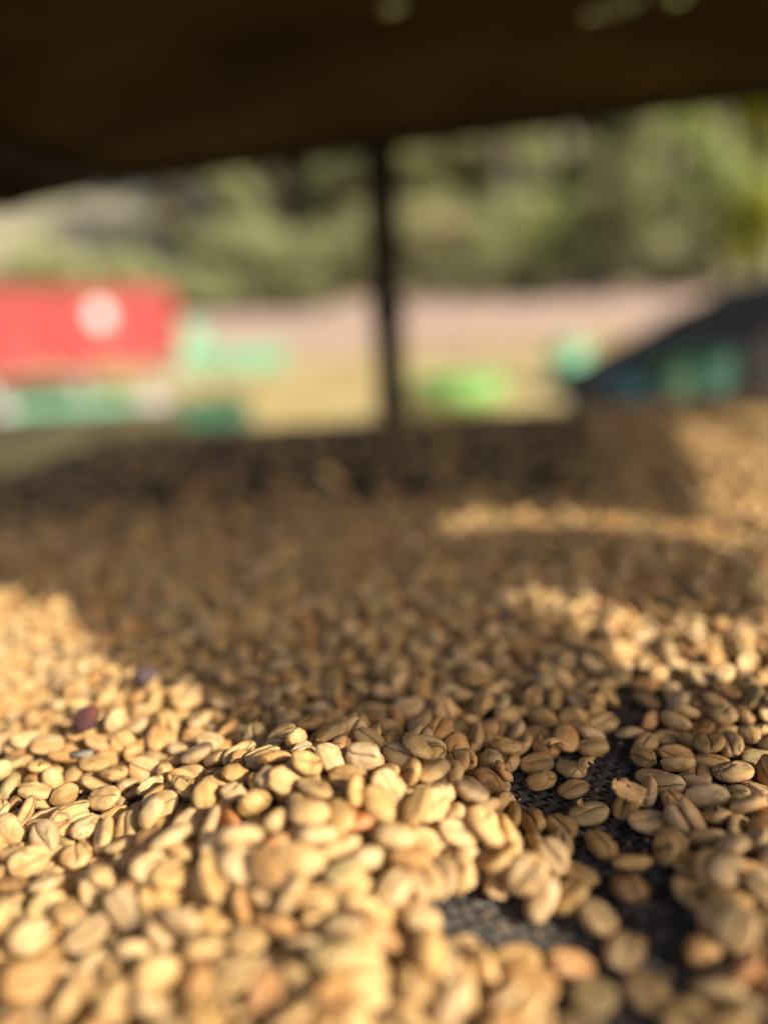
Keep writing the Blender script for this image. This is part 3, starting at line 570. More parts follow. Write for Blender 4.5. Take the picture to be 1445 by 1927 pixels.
-1327,3312,36,-24,-89,1,2,  -933,2287,40,-29,-50,-75,7,  -1136,3100,32,-17,75,-51,8,  10,2913,50,76,-63,6,6,  -713,1713,14,-42,-90,-1,0,  -860,1673,14,-98,-10,-2,2,  83,3035,33,57,73,-34,8,  1668,3462,39,25,75,-51,7,
213,2588,29,-3,-24,-70,5,  -579,2408,46,-22,96,-10,1,  623,3243,52,-39,85,26,8,  961,1869,29,-18,11,59,2,  1311,2879,60,-8,-16,-89,7,  -578,3739,58,37,-88,-24,9,  140,2116,27,-92,0,16,4,  -238,2795,34,60,-7,-40,5,
-79,3232,57,22,-92,-8,5,  415,3244,40,14,-88,-30,8,  921,2094,14,56,82,-1,2,  1479,3674,31,-92,-9,-25,1,  1217,2393,22,-84,47,11,5,  995,2860,50,30,27,74,3,  -477,3517,58,35,23,57,6,  -336,2860,47,91,30,-21,0,
13,3050,53,-27,5,-29,0,  -69,1140,35,-20,-26,-65,0,  -628,2368,12,-82,55,-1,7,  1436,3061,46,37,90,-2,9,  1283,3152,37,76,10,33,2,  -1669,3727,39,55,-16,48,6,  293,4039,51,0,67,73,9,  -792,3212,46,83,-45,-8,2,
341,3333,39,66,0,-29,6,  -1388,3408,46,-7,-48,-81,7,  -223,3331,46,43,85,-26,2,  -108,1859,111,19,-12,65,1,  106,2051,30,-76,-43,27,8,  840,3359,50,65,68,25,9,  1016,2608,44,46,-53,-13,7,  1293,3401,39,-34,-69,-62,6,
-1072,3158,36,54,21,59,7,  -618,3413,44,41,-89,6,3,  -206,1931,88,-19,95,-9,6,  232,2346,23,0,-5,2,6,  -190,1285,55,56,-73,-33,3,  -1231,3270,50,15,7,81,6,  -778,3423,49,88,44,5,3,  -798,1657,44,-17,97,-7,1,
1238,2869,53,48,84,-19,4,  -1121,3235,49,10,-10,-12,7,  -1536,3820,52,-65,3,14,2,  -1744,3517,56,-94,-30,7,8,  -984,3327,54,-3,17,-97,8,  -1645,3461,34,-40,19,-70,2,  -144,3381,61,-8,0,-92,5,  437,3365,50,-12,-4,5,2,
-438,3306,36,-4,49,-68,6,  1072,3139,47,5,-7,-98,7,  1340,3232,53,-91,-26,2,4,  248,3250,41,-83,-53,-7,9,  898,2747,35,-13,-87,21,6,  -77,3467,49,4,36,88,5,  100,3095,54,18,-23,-91,3,  -897,3358,43,91,9,-1,9,
-981,2853,29,36,18,28,0,  619,3677,39,-49,49,71,5,  299,2505,39,-66,-37,62,5,  -831,2730,35,-2,40,-21,6,  1408,3461,57,19,5,87,0,  -1215,3193,27,-40,-82,27,5,  227,2088,13,-13,98,0,6,  -667,2176,12,98,-11,2,4,
693,2230,25,-10,12,97,2,  -583,3516,35,-82,34,37,5,  -657,1766,26,8,-29,-85,1,  511,3879,51,-79,-37,6,5,  1216,3543,68,-23,-56,-68,8,  -162,1031,28,7,-20,57,3,  -321,1301,82,4,0,88,8,  -286,1320,43,86,48,9,6,
-1237,3617,43,-54,80,11,1,  1305,2521,34,-14,36,-5,6,  -1069,3085,25,37,86,33,5,  339,3035,45,4,-99,-4,7,  759,4117,58,-63,-58,-49,3,  -647,2010,27,33,-88,-14,6,  -1249,2226,46,-45,-85,-2,9,  -275,1353,127,61,72,-29,5,
434,3012,55,96,-6,14,8,  196,3330,46,69,-68,-12,5,  -898,2550,34,42,-65,-60,3,  -865,2109,26,-4,17,97,4,  -534,2571,37,48,-71,30,6,  272,2565,54,-15,11,51,9,  1410,4166,53,-86,-45,-12,0,  993,2045,13,93,35,-2,6,
-1352,3028,28,-29,84,-38,9,  -510,4009,42,-65,-45,15,9,  680,3208,38,57,-19,15,9,  943,1753,39,-50,-12,-76,6,  -630,1939,21,-3,-1,-91,3,  1240,2526,27,-10,-9,89,8,  1529,3761,55,9,6,-80,1,  442,2714,35,-23,86,-8,7,
1201,3492,54,97,-5,2,3,  -413,3449,56,-22,-68,53,4,  -1397,3597,47,-72,-65,-19,2,  -633,1038,30,-2,92,-24,4,  -329,3650,43,53,-15,-80,0,  -507,2807,38,-16,74,-35,4,  -1210,3460,34,-46,-78,-36,8,  25,1212,57,-8,-3,-87,3,
1315,3897,47,-25,95,8,5,  -89,2329,14,79,-59,2,3,  665,3127,38,9,38,-7,2,  289,3876,49,28,5,-49,4,  605,2679,32,54,62,32,0,  1199,2695,24,12,-7,-67,6,  -1468,2882,39,40,79,-24,1,  -1043,3877,60,21,-7,57,9,
132,3925,65,21,33,-61,4,  302,2794,29,-30,-9,44,6,  1798,3895,43,-32,-38,-58,2,  -294,2693,20,2,-96,-24,5,  -655,1350,27,-21,27,-82,0,  -185,2709,14,97,-21,2,0,  -468,2666,42,-15,98,-6,1,  58,1004,24,-7,-12,66,6,
725,2649,33,62,-66,-39,2,  -1505,3404,36,-43,31,-84,8,  265,3334,53,48,-84,21,9,  -219,3894,50,-6,24,96,8,  -1309,3844,31,56,-68,-43,0,  -407,3835,31,-37,8,32,5,  -214,2056,45,84,-51,-10,5,  -105,2762,34,12,77,-60,4,
-275,3328,65,-45,44,-28,5,  -54,2671,52,71,20,15,4,  1737,3417,60,85,-50,2,2,  1129,2531,11,49,86,-1,5,  -236,3503,57,92,10,22,3,  -1424,4113,65,-28,64,-48,8,  -681,2968,57,66,5,-59,0,  -53,970,56,10,-6,-53,4,
852,3203,38,38,83,-30,0,  24,2662,44,-18,-97,7,1,  96,2899,36,41,89,2,5,  6,1482,118,65,1,43,4,  -532,1598,48,-94,-17,-21,7,  694,4226,54,-81,-18,18,3,  -163,3620,60,-26,-16,91,8,  362,3694,50,-81,-56,-4,3,
147,1570,98,-87,47,-7,4,  106,3223,56,-22,-16,54,1,  749,3254,52,41,-89,-9,3,  -1256,3015,38,51,-64,-7,3,  489,3437,62,20,-66,-46,9,  601,3820,41,-46,67,38,7,  649,3443,51,87,45,6,3,  -319,3858,47,-55,73,37,4,
612,2765,27,23,-16,-38,2,  -641,3533,51,-8,16,-77,1,  1041,3943,30,-75,-58,-25,1,  -398,3564,52,18,93,7,8,  -1532,3979,51,-95,-20,-14,3,  169,3540,68,11,16,93,5,  1191,3864,67,-93,-15,31,2,  -1741,3587,50,-93,-13,25,1,
1849,3852,32,-28,-67,52,8,  1918,3767,47,-92,3,-1,9,  -1026,3647,50,-11,-98,4,5,  1486,3371,55,25,80,-50,4,  992,3422,25,72,63,-24,6,  770,3652,56,-11,-96,-9,6,  -1718,3369,26,-44,-81,32,0,  -1902,3966,42,-77,-61,11,0,
-1321,3915,61,-4,16,-86,4,  -219,2579,32,54,69,23,0,  69,1706,126,-2,-31,91,1,  75,2454,24,4,-3,75,7,  1010,2977,32,44,0,13,7,  -594,2627,30,83,-19,-25,4,  1264,2416,38,28,-41,0,6,  1249,4138,52,-94,-30,0,2,
865,4276,30,78,-5,4,8,  -236,2319,33,5,32,-14,4,  -1270,3084,51,-16,-92,-17,5,  -1262,2714,23,-2,4,51,6,  -927,2824,29,87,35,-26,6,  1187,2325,28,-30,-21,27,3,  -1056,3261,51,1,43,64,7,  -525,3227,58,-36,-89,-22,4,
-1404,2832,36,31,-58,-70,2,  -87,4081,48,25,4,49,1,  -871,3469,51,88,37,20,8,  -923,3471,43,45,-18,84,9,  -240,3142,39,87,15,44,3,  -736,2643,30,-63,-64,39,0,  -1113,4240,37,-20,-49,-83,4,  -1116,3994,69,-15,-18,87,7,
531,2541,26,26,20,51,3,  -622,2682,37,81,16,35,2,  -901,3639,50,-4,-97,-18,9,  -261,3816,45,-59,-78,11,0,  640,3515,41,-2,-69,50,0,  1750,3560,48,54,81,-7,0,  -964,3403,57,0,3,-81,0,  422,2033,26,-5,3,85,8,
-1241,3905,59,8,14,-93,6,  437,4059,45,-4,-4,99,0,  772,2911,40,57,-29,5,3,  364,3455,62,69,34,-14,5,  -707,1079,32,-11,91,-25,0,  100,3577,41,-95,19,-7,9,  562,3930,55,-93,-10,-25,1,  -534,2639,30,41,66,48,8,
243,3141,44,-45,86,-1,3,  804,1538,21,-3,-3,-16,1,  691,3809,52,-16,7,-24,1,  5,3983,58,23,-6,-86,4,  -508,3335,47,-99,5,-6,0,  -332,2177,21,4,3,-25,3,  -66,2576,32,18,-28,19,6,  -205,3399,45,81,-54,-17,5,
489,2814,39,33,-79,45,2,  563,2825,41,42,-13,-86,8,  -72,3741,53,0,3,93,3,  -145,1264,32,22,-55,-54,8,  192,3404,58,-28,87,33,5,  -924,2956,58,-24,-82,50,2,  -387,1180,14,84,52,-2,0,  416,3074,42,17,-96,-16,7,
879,1788,14,95,-28,2,3,  1342,3431,43,-84,25,30,1,  -1984,4009,65,-61,-77,6,8,  1223,3420,37,-83,21,34,6,  162,2062,42,-44,-21,-85,0,  -55,4252,34,1,-85,-46,7,  -96,3637,55,-14,6,-46,0,  818,3555,33,78,-51,32,0,
-71,1783,129,-28,-15,75,1,  -446,2838,32,14,34,-86,8,  -188,1333,99,6,28,93,8,  1118,3555,46,-96,0,-19,2,  1053,2415,36,49,-42,-29,1,  -986,4158,34,86,9,-20,0,  198,2228,27,10,-16,-91,8,  836,2370,11,-79,60,1,7,
625,2421,19,-84,-48,13,1,  624,2319,26,33,3,22,3,  -881,1424,49,79,59,-1,7,  749,3925,44,-5,-98,-5,5,  -78,2172,13,91,-39,2,6,  -1571,3764,54,-5,-5,-97,8,  1537,3543,45,42,60,65,2,  -625,3391,11,93,34,-1,1,
52,2348,33,-24,-20,-90,0,  -1369,2616,34,-37,-22,5,2,  1047,3785,32,43,73,47,2,  -1399,3144,36,32,22,-87,4,  -748,2311,27,23,19,48,0,  -1541,3301,34,-77,46,-42,7,  -1410,3310,32,-20,-86,44,6,  -706,3804,41,28,93,-16,9,
1171,3145,30,72,49,37,5,  1123,3089,36,-66,72,-16,0,  1036,3043,33,79,52,28,7,  698,2526,26,-1,-16,91,9,  -454,2198,14,67,73,-1,2,  650,2645,56,-16,88,-27,3,  -482,2865,34,59,4,34,4,  -379,3112,35,61,-26,-29,1,
964,3974,52,75,36,-27,9,  872,3983,56,-42,-85,24,0,  -889,3568,48,-38,-90,-12,4,  -905,3881,51,19,-93,27,7,  484,3749,49,-7,3,-14,9,  757,3013,27,87,36,-25,5,  372,3817,56,-39,-70,5,4,  -1059,2629,33,-36,82,-19,3,
-1382,3497,38,-23,-31,-38,1,  -116,3099,21,-2,3,49,3,  -1802,3727,54,8,95,-26,6,  -877,1946,14,96,22,-2,2,  1437,2776,57,89,32,-21,5,  -1455,2706,48,-24,25,-89,3,  1596,3728,36,-41,-79,32,8,  -937,1878,23,-3,-4,-55,6,
1343,3738,38,59,69,6,2,  -987,1654,44,-80,-56,-1,1,  -1576,3928,61,-65,74,9,7,  -2089,4451,30,-77,11,-1,8,  1595,3811,50,-8,89,-9,6,  -1128,3888,35,78,-43,22,7,  -1091,2021,23,-58,80,2,8,  190,3754,50,39,91,2,0,
-1250,2630,22,-56,-77,25,4,  1269,3215,28,-23,-20,76,8,  1702,3866,52,-84,-10,36,5,  -594,2886,40,-24,63,47,8,  -817,3550,40,81,35,14,4,  -409,3267,30,82,27,20,1,  264,3399,58,-27,-25,-32,0,  -392,2869,26,-13,-11,83,4,
-1997,3930,30,-89,3,-14,9,  -1448,3582,62,20,-21,-35,3,  -541,4027,56,-26,35,-86,3,  -621,4051,54,78,59,6,8,  100,3443,48,85,-49,-5,4,  -283,2915,18,-23,95,5,4,  -784,2695,27,-13,14,-87,8,  -893,4084,49,96,7,22,5,
1012,3212,52,-13,-3,-89,2,  -1194,2692,11,74,-65,1,1,  -609,2583,25,-2,-5,-26,4,  919,3139,47,93,-30,-3,9,  674,3336,53,-15,-16,64,4,  101,3350,36,56,58,56,3,  -1542,3696,46,82,-52,7,2,  -1310,3382,46,88,-44,6,1,
343,3958,49,-55,-81,-12,8,  -813,3978,38,90,21,9,8,  -221,1300,29,-11,20,52,3,  -79,2919,54,76,44,-25,4,  -1631,3689,36,85,23,43,7,  1352,3141,54,72,-51,-16,0,  1389,3379,44,74,61,-8,2,  1496,3517,44,77,29,-54,0,
698,3575,62,-6,19,73,7,  542,3577,52,88,39,-24,3,  16,2840,37,18,58,59,2,  -449,4017,30,71,32,32,8,  812,3939,31,44,67,45,0,  978,3938,39,57,-60,22,8,  129,3851,32,77,-49,17,7,  -44,1990,47,11,-63,-9,2,
-140,3843,34,-12,59,77,4,  1017,3302,39,42,79,-2,2,  1643,3784,44,65,-74,-9,9,  -852,3208,33,10,55,82,9,  -24,3631,41,58,-77,-18,9,  -654,3630,55,-94,5,-29,5,  1183,2791,54,1,7,-58,9,  -979,3719,34,31,20,4,8,
1328,2847,36,-36,-30,-8,3,  -760,3702,46,-14,8,-38,2,  -1529,3509,34,1,49,-85,6,  -161,3533,54,-13,-3,71,7,  141,3257,31,56,69,41,1,  -595,3600,58,-27,10,44,1,  580,3701,33,-9,-86,-46,7,  926,2676,27,-7,-90,40,5,
-999,3552,49,61,-78,3,2,  -269,3012,52,92,5,-14,8,  -1344,3649,57,-27,-32,51,3,  -1637,3143,32,27,-17,80,7,  -156,3218,36,25,-32,90,9,  -687,3131,23,48,-87,1,8,  1260,3006,56,-12,6,26,3,  -829,3395,53,-51,29,-43,9,
-896,2488,35,6,-38,25,8,  -986,4357,30,-10,47,-87,8,  -385,2037,29,-31,20,-62,4,  -1474,3966,30,-87,-31,-23,5,  -82,1446,103,-47,86,3,5,  666,3898,50,38,-86,29,2,  -408,4051,69,1,-4,91,3,  -480,3898,41,98,8,1,1,
541,2981,21,-8,4,-76,1,  1071,2645,27,23,-89,-33,7,  -138,3975,47,65,74,2,2,  1326,4076,49,43,89,-1,0,  -161,2336,22,-3,2,77,2,  879,2951,32,88,-19,-29,3,  1606,4111,32,84,13,20,0,  -1981,4069,54,-3,26,-93,7,
709,1794,26,-16,0,7,9,  -469,3647,45,-24,83,-36,4,  572,1210,21,9,5,15,1,  -45,3571,38,8,57,63,6,  1755,4295,46,-78,33,-40,9,  -1616,3195,27,5,-33,93,0,  -1205,3790,35,26,-19,93,9,  -607,2512,25,13,-1,98,2,
55,3447,32,-48,26,-29,4,  -135,2916,22,-1,-4,-22,2,  50,3825,42,9,-97,-11,4,  -36,2885,30,-30,23,-77,4,  1588,3205,46,-98,-13,6,2,  -1120,4305,57,64,-70,-22,8,  1107,3489,56,-29,22,89,2,  -104,2108,20,-85,45,-17,5,
-605,2228,21,-5,13,-98,1,  -554,3449,34,38,83,1,1,  1461,3773,27,89,-18,5,5,  -627,1692,14,99,5,-2,2,  1565,4255,27,31,85,39,1,  1834,4067,44,-15,-97,15,7,  899,3725,53,-3,-2,66,1,  -1246,3139,52,92,-5,-28,6,
-1750,3912,38,22,96,-7,9,  1856,3713,35,87,45,1,7,  933,3545,66,11,-23,-73,9,  781,3578,34,63,62,6,9,  -342,3037,51,-69,70,-11,5,  325,3162,24,73,-62,10,5,  -469,3409,35,-38,80,32,5,  -629,1280,21,36,90,-10,6,
851,2896,29,-61,-67,24,2,  1897,4358,24,22,95,11,8,  -980,3083,41,86,-45,-9,9,  1211,2460,29,38,10,37,8,  1463,3874,78,-1,22,52,9,  1156,4228,35,-95,-23,-2,6,  -264,1486,107,2,13,-98,1,  1099,2994,56,-21,-7,37,4,
-456,1767,58,-8,17,91,6,  1139,3855,40,-56,19,73,6,  -171,2638,26,-11,-3,-24,5,  427,3813,33,86,34,29,5,  954,2412,25,-52,79,-29,7,  -669,2521,34,37,76,32,7,  1463,4050,31,9,83,49,4,  -757,2097,14,98,15,-2,0,
-304,4080,51,33,93,-9,2,  -828,2624,45,-97,-3,21,5,  1044,3469,26,-3,14,-2,0,  -1745,3442,58,48,78,-35,5,  231,1633,12,-18,97,0,4,  -1006,4056,31,23,74,54,8,  416,3187,23,12,95,-17,5,  275,2996,40,96,-13,-16,5,
-1871,4476,14,91,-39,2,2,  137,2922,21,-7,-6,25,1,  -356,2380,35,66,-59,10,8,  958,3699,45,-10,93,-17,7,  452,3560,52,-17,55,-54,8,  546,3785,44,90,-35,-20,7,  1368,3559,48,-21,22,-23,3,  45,1586,114,-79,60,5,4,
-716,1574,26,-11,13,-52,5,  -306,3206,53,30,-24,-64,7,  1005,3558,38,98,-15,5,1,  -1808,3878,52,31,92,1,2,  -1384,3934,41,-32,-40,1,2,  1250,2942,44,4,-79,-28,9,  1360,3867,29,87,17,11,1,  -362,2733,24,-33,-93,-4,8,
366,3244,15,-80,-58,2,0,  816,1473,49,-4,99,-3,1,  -557,3099,47,46,-56,30,2,  -466,2605,25,1,11,-11,7,  -1360,2507,50,39,-24,85,4,  -1394,2573,57,18,89,29,2,  450,3477,47,-56,-81,-7,9,  -741,1872,11,-87,47,2,7,
495,4252,32,87,-5,0,6,  191,3111,36,52,55,31,9,  243,2668,14,-13,-98,-1,3,  -1340,2851,24,-73,65,-5,8,  -747,4129,49,-33,-19,25,6,  1081,3650,30,-10,90,-39,6,  -75,1933,55,-44,83,17,2,  -274,2622,11,61,78,-1,5,
1635,3178,56,-88,-38,16,1,  1419,3837,32,-80,-49,-32,2,  -983,1983,52,-11,23,-95,8,  -78,3871,39,-38,26,79,5,  665,4130,32,-60,-3,-7,5,  -1296,2782,27,-12,-12,-68,7,  481,2872,40,6,51,-42,5,  1143,2944,36,-25,44,-45,7,
789,4034,39,-48,-42,-75,8,  -1902,4285,36,80,-51,27,7,  972,3496,31,22,-19,84,6,  1460,3276,35,-85,8,-37,4,  1596,4001,32,6,93,-7,9,  1246,3859,55,-81,-40,37,9,  -857,2045,11,26,-96,0,7,  5,3416,31,-26,1,87,0,
-1175,3206,34,-64,-53,50,3,  -323,2058,43,11,-82,-2,1,  2125,4220,25,-18,-93,-28,0,  -482,1542,59,35,14,79,9,  1204,3781,31,-4,37,81,3,  956,2808,28,46,80,35,7,  -279,3113,33,-24,88,10,4,  -134,4221,47,-22,6,10,7,
1168,3594,53,-7,-17,73,1,  -2076,4158,51,39,-84,-16,8,  -381,4020,27,18,-4,-40,8,  16,3510,27,-91,-30,25,0,  109,4486,23,62,77,-2,8,  -825,3812,31,32,86,20,8,  -355,1097,33,-20,24,79,5,  -109,2266,31,-13,-86,43,3,
593,4185,34,32,-17,92,5,  600,3478,26,-81,-49,27,6,  -699,4118,26,71,64,14,8,  -546,2381,21,-10,96,20,0,  -1212,3981,52,94,17,23,2,  -1304,2398,32,-28,-80,-50,4,  -407,3387,26,65,70,-7,6,  -885,3254,55,-8,10,91,9,
-1105,3315,50,56,79,-6,7,  -1726,4066,65,3,28,78,6,  -1536,2903,32,-62,0,-30,8,  -1944,3793,33,63,64,41,6,  1084,3879,51,94,5,-9,8,  268,1362,21,9,0,-36,1,  -564,1320,48,86,46,14,0,  65,3219,11,85,51,-1,7,
893,2302,16,10,-98,-5,2,  913,3241,39,98,-11,-2,0,  -1631,3841,44,27,-49,47,1,  -509,2281,26,-1,-8,-74,9,  -192,3151,32,-40,45,-54,4,  -1478,3861,28,-30,-28,70,3,  62,2285,35,-46,20,-31,6,  1271,3097,30,77,44,9,3,
-1300,3511,50,29,-13,-49,8,  -733,4327,27,-6,19,-97,8,  -1225,3393,23,-9,5,86,3,  -12,3886,26,-27,92,-21,8,  1488,3164,40,96,7,17,7,  417,3887,53,-75,-60,22,8,  -831,3636,41,52,5,-61,5,  731,2972,20,0,4,-28,1,
-301,3712,46,-97,20,-3,4,  -885,3846,30,19,-58,-70,8,  544,3464,24,58,-73,-25,4,  -801,4267,31,-77,54,29,1,  679,2599,29,-89,19,-13,2,  706,2887,28,13,-93,28,9,  1182,4027,54,72,-67,4,6,  -452,1554,91,-2,-1,-50,2,
-788,4044,52,13,-13,-95,7,  -1026,2675,24,-15,-3,93,1,  1390,3772,31,-36,-80,28,4,  1252,3807,28,2,-89,43,9,  -169,4068,51,-27,-3,63,9,  1086,3821,46,-22,-62,-13,1,  -1498,3048,47,-26,37,22,2,  629,3182,32,2,58,80,0,
-778,2374,23,-3,-2,-82,0,  221,2737,12,-25,-96,0,4,  -467,1039,13,25,-96,1,6,  -66,3930,47,-94,29,1,3,  -1356,3094,34,32,-19,-89,5,  -772,3336,42,-13,-22,-53,8,  -1370,4131,50,-91,28,-21,3,  360,2428,27,86,-37,-31,4,
-1032,3401,42,11,90,-12,3,  -1038,4265,28,-17,-90,-38,9,  1494,3815,35,48,-17,-1,2,  -715,4046,24,85,-39,-17,3,  -490,3154,40,2,-60,-2,8,  -942,1679,15,-51,85,-4,2,  334,3422,37,73,30,-4,7,  1657,4168,39,-52,-50,-13,8,
-272,3269,30,30,53,74,8,  -72,1621,159,3,-95,-17,5,  -741,3907,31,-71,-41,20,5,  7,4217,23,-98,9,4,8,  -1399,2733,36,85,-28,-39,2,  872,3526,61,0,-40,-59,2,  -266,3421,52,10,17,50,0,  -6,3114,38,-48,-64,59,0,
1881,4012,60,-13,8,22,0,  -221,1590,168,-7,6,-91,8,  -764,2896,31,-87,-19,22,8,  -1346,2961,37,78,39,-46,6,  1233,4232,47,81,-57,-4,6,  -947,3871,20,96,-16,-13,6,  70,2974,25,38,-88,0,1,  -1697,3441,12,98,-17,2,4,
-1299,3661,30,46,-63,-54,8,  1548,4189,25,93,23,-8,6,  1635,3670,21,1,-4,31,3,  -1099,2848,45,39,-90,3,7,  -1612,4124,55,90,-32,4,2,  -1122,2172,32,60,-3,7,4,  -955,2574,22,-2,15,96,3,  -913,1491,63,6,-26,47,0,
-536,3155,56,40,57,26,8,  -1481,3142,33,82,18,3,6,  32,3754,25,18,-22,-82,3,  -1007,2304,23,97,-17,4,8,  -1689,3654,29,10,30,81,6,  704,2301,20,46,86,-18,0,  984,2251,25,-24,5,-38,3,  -1441,2851,30,-17,76,-58,8,
285,3584,28,90,0,-4,0,  -1366,3754,37,31,-53,77,5,  -220,4169,43,90,40,-11,1,  -1004,2366,27,0,22,94,4,  -416,2521,27,-21,6,54,7,  -380,2327,26,-6,14,73,0,  669,2375,32,6,-59,-79,0,  919,3447,37,16,56,-80,6,
-1976,4192,27,-84,47,-1,8,  329,2596,21,4,2,-91,3,  1275,2675,23,14,94,-26,5,  -1152,3371,29,-10,95,-4,8,  -414,1924,41,-54,-15,-79,7,  -960,3271,37,-85,2,-42,8,  -1732,3313,42,63,23,73,6,  -563,3926,34,7,-93,-21,1,
-1021,3812,35,-37,80,37,6,  462,2759,34,10,-35,15,6,  -209,4320,27,-1,-19,-94,8,  -272,1262,14,20,97,0,0,  -22,3253,13,9,-98,-7,7,  -2063,4057,32,81,-44,-36,9,  -494,1654,82,5,-12,93,1,  1204,3226,25,37,90,7,8,
-319,4148,39,27,52,-79,7,  1127,3715,34,80,10,-1,7,  -192,1987,62,-87,-46,-10,2,  -2005,4317,30,68,38,23,8,  1008,3741,34,91,-17,31,2,  -1249,4409,12,77,-62,1,4,  270,3768,34,57,40,8,8,  172,1810,33,84,30,33,0,
175,2634,26,90,-8,-4,5,  1187,2617,30,78,54,-22,8,  -114,1627,154,26,5,39,7,  -1715,3210,45,-32,84,-40,9,  -1165,2771,27,-14,24,-94,1,  -260,3617,34,-48,-32,15,4,  1206,3295,30,33,70,52,8,  1413,4433,13,-83,53,2,6,
87,4036,36,-35,77,49,4,  -2140,4297,32,14,27,12,2,  866,2548,22,-15,3,11,3,  180,4044,51,87,39,-9,2,  617,4081,27,-10,-26,81,2,  -722,3030,35,39,63,60,1,  -1545,2855,34,-12,86,45,6,  -25,1364,90,24,-85,42,4,
-213,2253,20,1,-4,-2,1,  1097,4366,25,-1,5,10,4,  -799,2211,23,81,57,-3,8,  164,3303,23,-49,-86,9,8,  420,2948,28,87,-37,-29,1,  1698,3799,24,-82,47,-16,7,  1333,2566,42,7,-75,-25,4,  108,2220,25,-1,5,12,5,
362,4368,26,-17,4,-49,4,  -839,4086,43,-89,34,-26,6,  899,3494,40,63,61,-24,1,  534,4211,30,-26,79,-54,8,  -1002,3266,37,28,68,48,9,  2196,4288,51,3,15,-91,7,  178,3882,36,75,-47,25,7,  -826,3896,45,5,-8,-70,9,
767,3081,29,-30,11,-48,6,  1217,3151,24,-85,-49,2,8,  -638,3182,35,-9,-34,-43,3,  1781,3715,27,-18,1,27,8,  -867,3314,34,59,-66,2,7,  1277,3517,30,-42,-73,47,3,  -637,4213,32,90,-10,-34,4,  -1029,3973,35,54,70,-27,6,
564,3078,33,-36,-6,-64,8,  429,4276,38,-42,1,-87,3,  -796,2955,26,68,62,28,0,  -153,2073,30,-33,23,-62,5,  -695,2409,22,-5,-5,16,3,  -1806,3487,46,14,59,-5,9,  -604,2120,25,73,-62,6,1,  -1294,3211,43,-49,86,-5,9,
2043,4082,36,-54,22,4,7,  173,3644,38,-6,61,-63,9,  -950,2131,25,5,0,78,4,  787,2708,25,81,46,11,1,  -1209,3088,14,-62,-77,-1,0,  -1210,4167,23,88,45,0,8,  -447,2423,23,4,1,-92,0,  -83,3519,52,-7,9,2,3,
-200,2417,28,-5,15,32,5,  749,1378,13,86,-49,2,6,  292,3714,33,72,60,-17,2,  1032,2898,11,-66,-74,0,9,  1572,3051,47,87,-46,4,3,  -694,4192,28,-2,26,-92,7,  1759,4050,32,60,-69,8,4,  -286,3934,32,-85,1,-9,7,
-1638,3915,58,22,14,72,2,  -51,1433,87,-1,-12,-3,5,  -407,1322,48,8,3,93,7,  -443,2284,30,21,-26,-87,7,  -665,2334,24,-84,42,-18,3,  833,3967,34,64,-30,-37,9,  -889,3756,35,-67,64,-29,7,  -1362,2784,28,-23,18,-43,4,
-135,1399,123,5,4,72,6,  1695,3727,23,2,-99,0,8,  -657,2899,53,22,10,55,6,  374,2351,13,96,-25,2,6,  475,2405,20,-3,2,87,1,  963,4125,27,-67,67,-5,6,  -362,1584,86,-67,43,-21,6,  -818,4147,36,58,-26,28,8,
-375,1205,53,-14,10,-6,1,  1200,2253,55,-70,65,-20,3,  -900,3170,30,85,2,-5,0,  1410,3927,38,76,-36,-49,1,  -1870,4113,27,-69,59,-29,9,  -1117,2702,26,1,16,-95,9,  1339,3129,32,-44,22,-52,5,  -1176,2983,29,-45,-75,37,9,
-241,4081,26,1,-30,-93,1,  -1486,4044,37,5,-48,-63,1,  217,3832,33,-85,15,-18,2,  1956,4188,32,-86,36,32,9,  1456,3498,28,-60,-67,16,4,  782,3244,13,70,-70,1,6,  -1830,4230,38,44,-88,5,1,  -1502,2799,27,12,1,57,8,
477,2917,31,-13,56,-76,3,  155,1573,44,-66,73,0,7,  -39,2970,19,-2,98,9,9,  -385,2124,14,-62,-77,-1,0,  1224,2770,13,68,72,-1,6,  -405,3636,42,-97,16,-2,0,  -1889,3772,40,-73,39,-38,1,  34,2593,24,-18,-13,72,1,
425,4475,23,-96,22,4,8,  -275,3646,29,-16,88,-35,5,  -583,4196,43,87,-28,-22,9,  205,4208,42,13,-98,1,9,  -401,4407,24,5,0,-99,7,  -1602,4336,28,58,-74,-13,6,  327,3809,30,-3,-26,52,5,  -884,4380,11,88,45,-1,9,
1483,3308,32,-87,3,-23,3,  1405,3660,26,88,-32,-27,5,  2067,4466,21,-3,2,85,3,  138,3741,27,74,61,-24,3,  81,3900,33,57,-66,-45,1,  690,3533,23,-86,39,-20,5,  827,3511,11,36,-92,1,9,  -766,1179,70,51,-76,23,2,
1443,4186,27,18,-7,-8,8,  310,2147,24,2,-4,52,9,  -336,3259,27,27,0,-46,1,  71,3290,15,98,5,-2,5,  240,1711,12,72,68,-2,4,  -596,3217,31,-13,-86,46,7,  417,4408,19,14,-97,7,9,  2000,4236,27,31,-1,12,2,
-241,4116,26,92,-3,6,9,  953,3086,26,0,-1,-12,8,  -125,2995,20,-3,1,91,1,  1121,2327,23,75,-64,-1,8,  1547,3448,47,-11,98,2,7,  -469,2349,23,21,96,-5,8,  -49,1734,111,25,-15,-79,1,  -107,1340,96,10,3,40,9,
1460,2879,27,-19,0,27,8,  -508,3546,30,16,-89,-30,8,  708,3409,35,-38,82,-10,2,  -21,3747,35,-34,10,91,4,  460,1905,15,-97,-15,9,4,  1653,3995,34,87,-21,37,5,  1323,3975,40,-66,-70,-3,0,  1298,4190,35,-20,-42,12,8,
